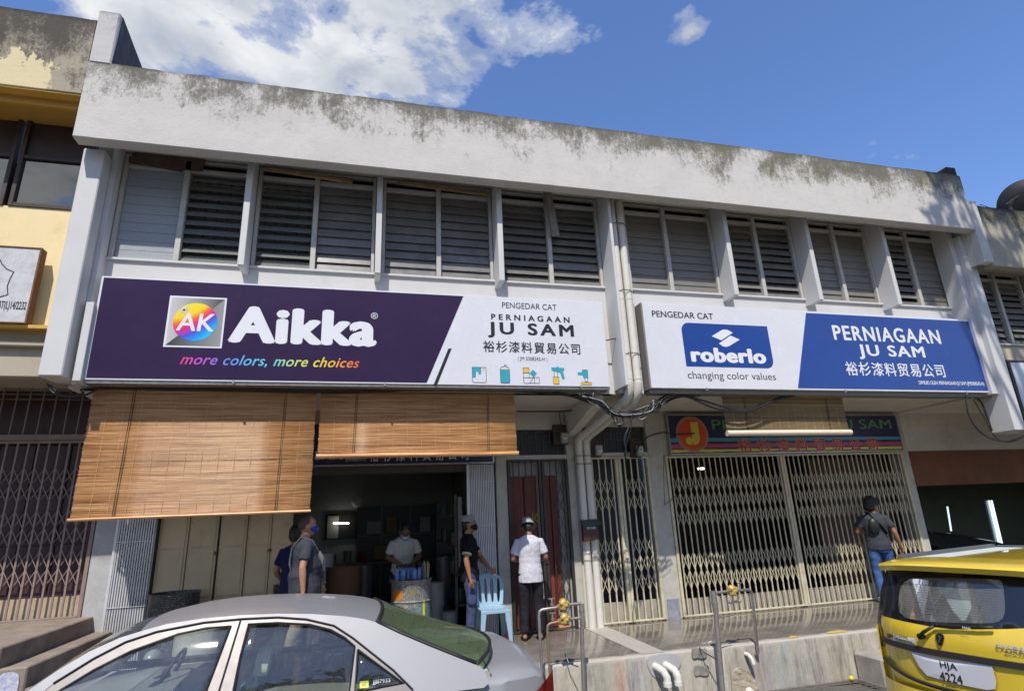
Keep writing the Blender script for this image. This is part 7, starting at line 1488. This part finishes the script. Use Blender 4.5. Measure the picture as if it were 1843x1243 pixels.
# 6 man at the cream gate
e, T, TL, HD, JA, JL, k = person('bushy-haired man in dark T-shirt and blue jeans beside the wide cream gate', (8.72, 8.66, 0), radians(62), H=1.71, skin=(.33, .155, .08), headyaw=radians(-50), headpitch=radians(8),
    arms={'er': (-.04, -.27, 1.12), 'wr': (.03, -.34, .88), 'el': (.06, .28, 1.14), 'wl': (.26, .12, 1.12)}, legs={'kr': (.06, -.11, .50), 'ar': (.02, -.14, .10), 'kl': (.0, .12, .50), 'al': (-.10, .14, .085)}, shirt=cloth('slate_jersey', (.05, .053, .065)), shirt_len=.84, trous=cloth('blue_denim', (.045, .10, .25), var=.45), hair='bushy', shoes=(.6, .6, .6), wide=1.05, hands_curl=(.9, .6))
mb = MB(); pts = [TL(p) for p in ((-.11, -.13, 1.10), (-.145, -.06, 1.22), (-.14, .03, 1.35), (-.06, .09, 1.455), (.03, .10, 1.45))]; mb.tube(pts, [(.006, .03)]*5, 8); mb.build('bag_strap', BLACKP, e, local=True, smooth=True)
mb = MB(); mb.ball(TL((-.15, .06, 1.24)), (.05, .09, .13), 12, 8, Matrix.Rotation(radians(62), 3, 'Z')); mb.build('cross_body_bag', BLACKP, e, local=True, smooth=True)

# ------------------------------------------------------------------ trees across the road, behind the camera, and one overhanging at the right
LEAF = mat('dark_green_leaf', (.045, .085, .02), .55, var=.4, scale=1.5); BARK = mat('grey_bark', (.12, .095, .07), .95, var=.3, scale=8, bmp=.7, stretch=(1, 1, .3))
def crown_mesh(seed, nclump, nleaf, rad, size=.16):
    rnd = random.Random(seed); mb = MB(); cl = []
    for i in range(nclump):
        while True:
            p = Vector((rnd.uniform(-1, 1), rnd.uniform(-1, 1), rnd.uniform(-1, 1)))
            if .25 < p.length < 1: break
        cl.append(Vector((p.x*rad[0], p.y*rad[1], p.z*rad[2])))
    for c in cl:
        r = rnd.uniform(.35, .8)*min(rad)*.5
        for j in range(nleaf):
            p = c+Vector((rnd.gauss(0, r*.55), rnd.gauss(0, r*.55), rnd.gauss(0, r*.4))); a = Vector((rnd.uniform(-1, 1), rnd.uniform(-1, 1), rnd.uniform(-.6, .6))).normalized(); b_ = a.cross(Vector((rnd.uniform(-1, 1), rnd.uniform(-1, 1), 1))).normalized(); s_ = size*rnd.uniform(.7, 1.3)
            mb.add([p-a*s_, p+b_*s_*.45, p+a*s_, p-b_*s_*.45], [(0, 1, 2, 3)])
    return mb, cl
def tree(label, base, crown_c, rad, seed, ncl, nl, size=.16, grp='trees across the road'):
    e = empty('tree', label, 'tree', base, 0, grp); mb, cl = crown_mesh(seed, ncl, nl, rad, size)
    o = mb.build('crown', LEAF, e, local=True); cc = Vector(crown_c)-Vector(base); o.location = cc
    tr = MB(); tr.tube([(0, 0, -.3), (cc.x*.1, cc.y*.1, cc.z*.3), (cc.x*.5, cc.y*.5, cc.z*.65), cc*.95], [.28, .22, .16, .06], 10)
    for c in cl[:14]: tr.tube([cc*.62, (cc*.62).lerp(cc+c, .5)+Vector((0, 0, .2)), cc+c], [.09, .05, .02], 6)
    tr.build('trunk', BARK, e, local=True, smooth=True); return e
tree('leafy street tree to the right whose crown dapples the fascia end with shade', (10.2, .6, -.6), (8.65, 1.9, 14.3), (1.5, 1.0, 1.6), 3, 26, 26, .13, None)
for i, (x, y, h, r) in enumerate(((-12, -10, 11.5, 3.6), (-6.2, -11, 9.6, 3.0), (-1.0, -10.5, 11.0, 3.3), (5.0, -11.5, 9.8, 3.1), (11, -11, 12, 3.8), (18, -11, 10, 3.6), (-19, -11, 11, 3.8))):
    tree('broad green tree across the road behind the viewpoint, number %d from the left' % (i+1) if False else ['tall', 'low', 'round', 'small', 'highest', 'leaning', 'farthest'][i]+' green tree across the road behind the viewpoint', (x, y, roadz(max(-14, min(14, x)))), (x+.5*sin(i*2), y, h-r*.55), (r, r*.8, r*.62), 20+i, 60, 46, .24)

# clutter deep in the shop and the workshop, each its own thing
CB = [mat('carton_%d' % i, c, .8, var=.15) for i, c in enumerate(((.22, .14, .08), (.30, .30, .28), (.10, .12, .2), (.28, .08, .05)))]
random.seed(21)
for i, (x, z, w_, h_, c_) in enumerate(((.05, 1.44, .3, .26, 1), (.45, 1.44, .22, .34, 0), (.80, 1.44, .26, .22, 2), (1.15, 1.44, .22, .30, 1), (.2, .92, .34, .28, 0), (.75, .92, .24, .3, 3))):
    mb = MB(); mb.box(x, x+w_, 12.86, 13.07, z, z+h_); tag(mb.build('carton', CB[c_], bevel=.005), '%s carton %s the dim back wall of the open shop' % (['tall brown', 'wide pale', 'flat blue', 'narrow white', 'low brown', 'small red'][i], 'high on' if z > 1 else 'low by'), 'carton', 'cartons at the back of the shop')
for i, (x, y, r, h) in enumerate(((1.1, 9.75, .14, .36), (1.32, 9.62, .13, .30), (1.12, 9.74, .14, .36))):
    mb = MB(); zb = 0 if i < 2 else .362; mb.lathe([(r, 0), (r*1.02, h-.02), (r*1.08, h-.02), (r*1.08, h), (0, h)], (x, y, zb), 20)
    tag(mb.build('paint_pail', bpy.data.materials['white_bucket_plastic'], smooth=True, auto=35), ['lower white pail of the pair stacked beside the knit-capped man', 'small white pail on the floor just inside the shop', 'upper white pail of the pair stacked beside the knit-capped man'][i], 'pail', 'white pails inside the shop')
mb = MB(); mb.box(10.9, 13.2, 13.3, 13.48, .9, 1.9); tag(mb.build('tool_board', mat('dim_tool_board', (.12, .11, .08), .7, var=.4, scale=6)), 'dim tool board on the back wall of the dark workshop', 'tool board')
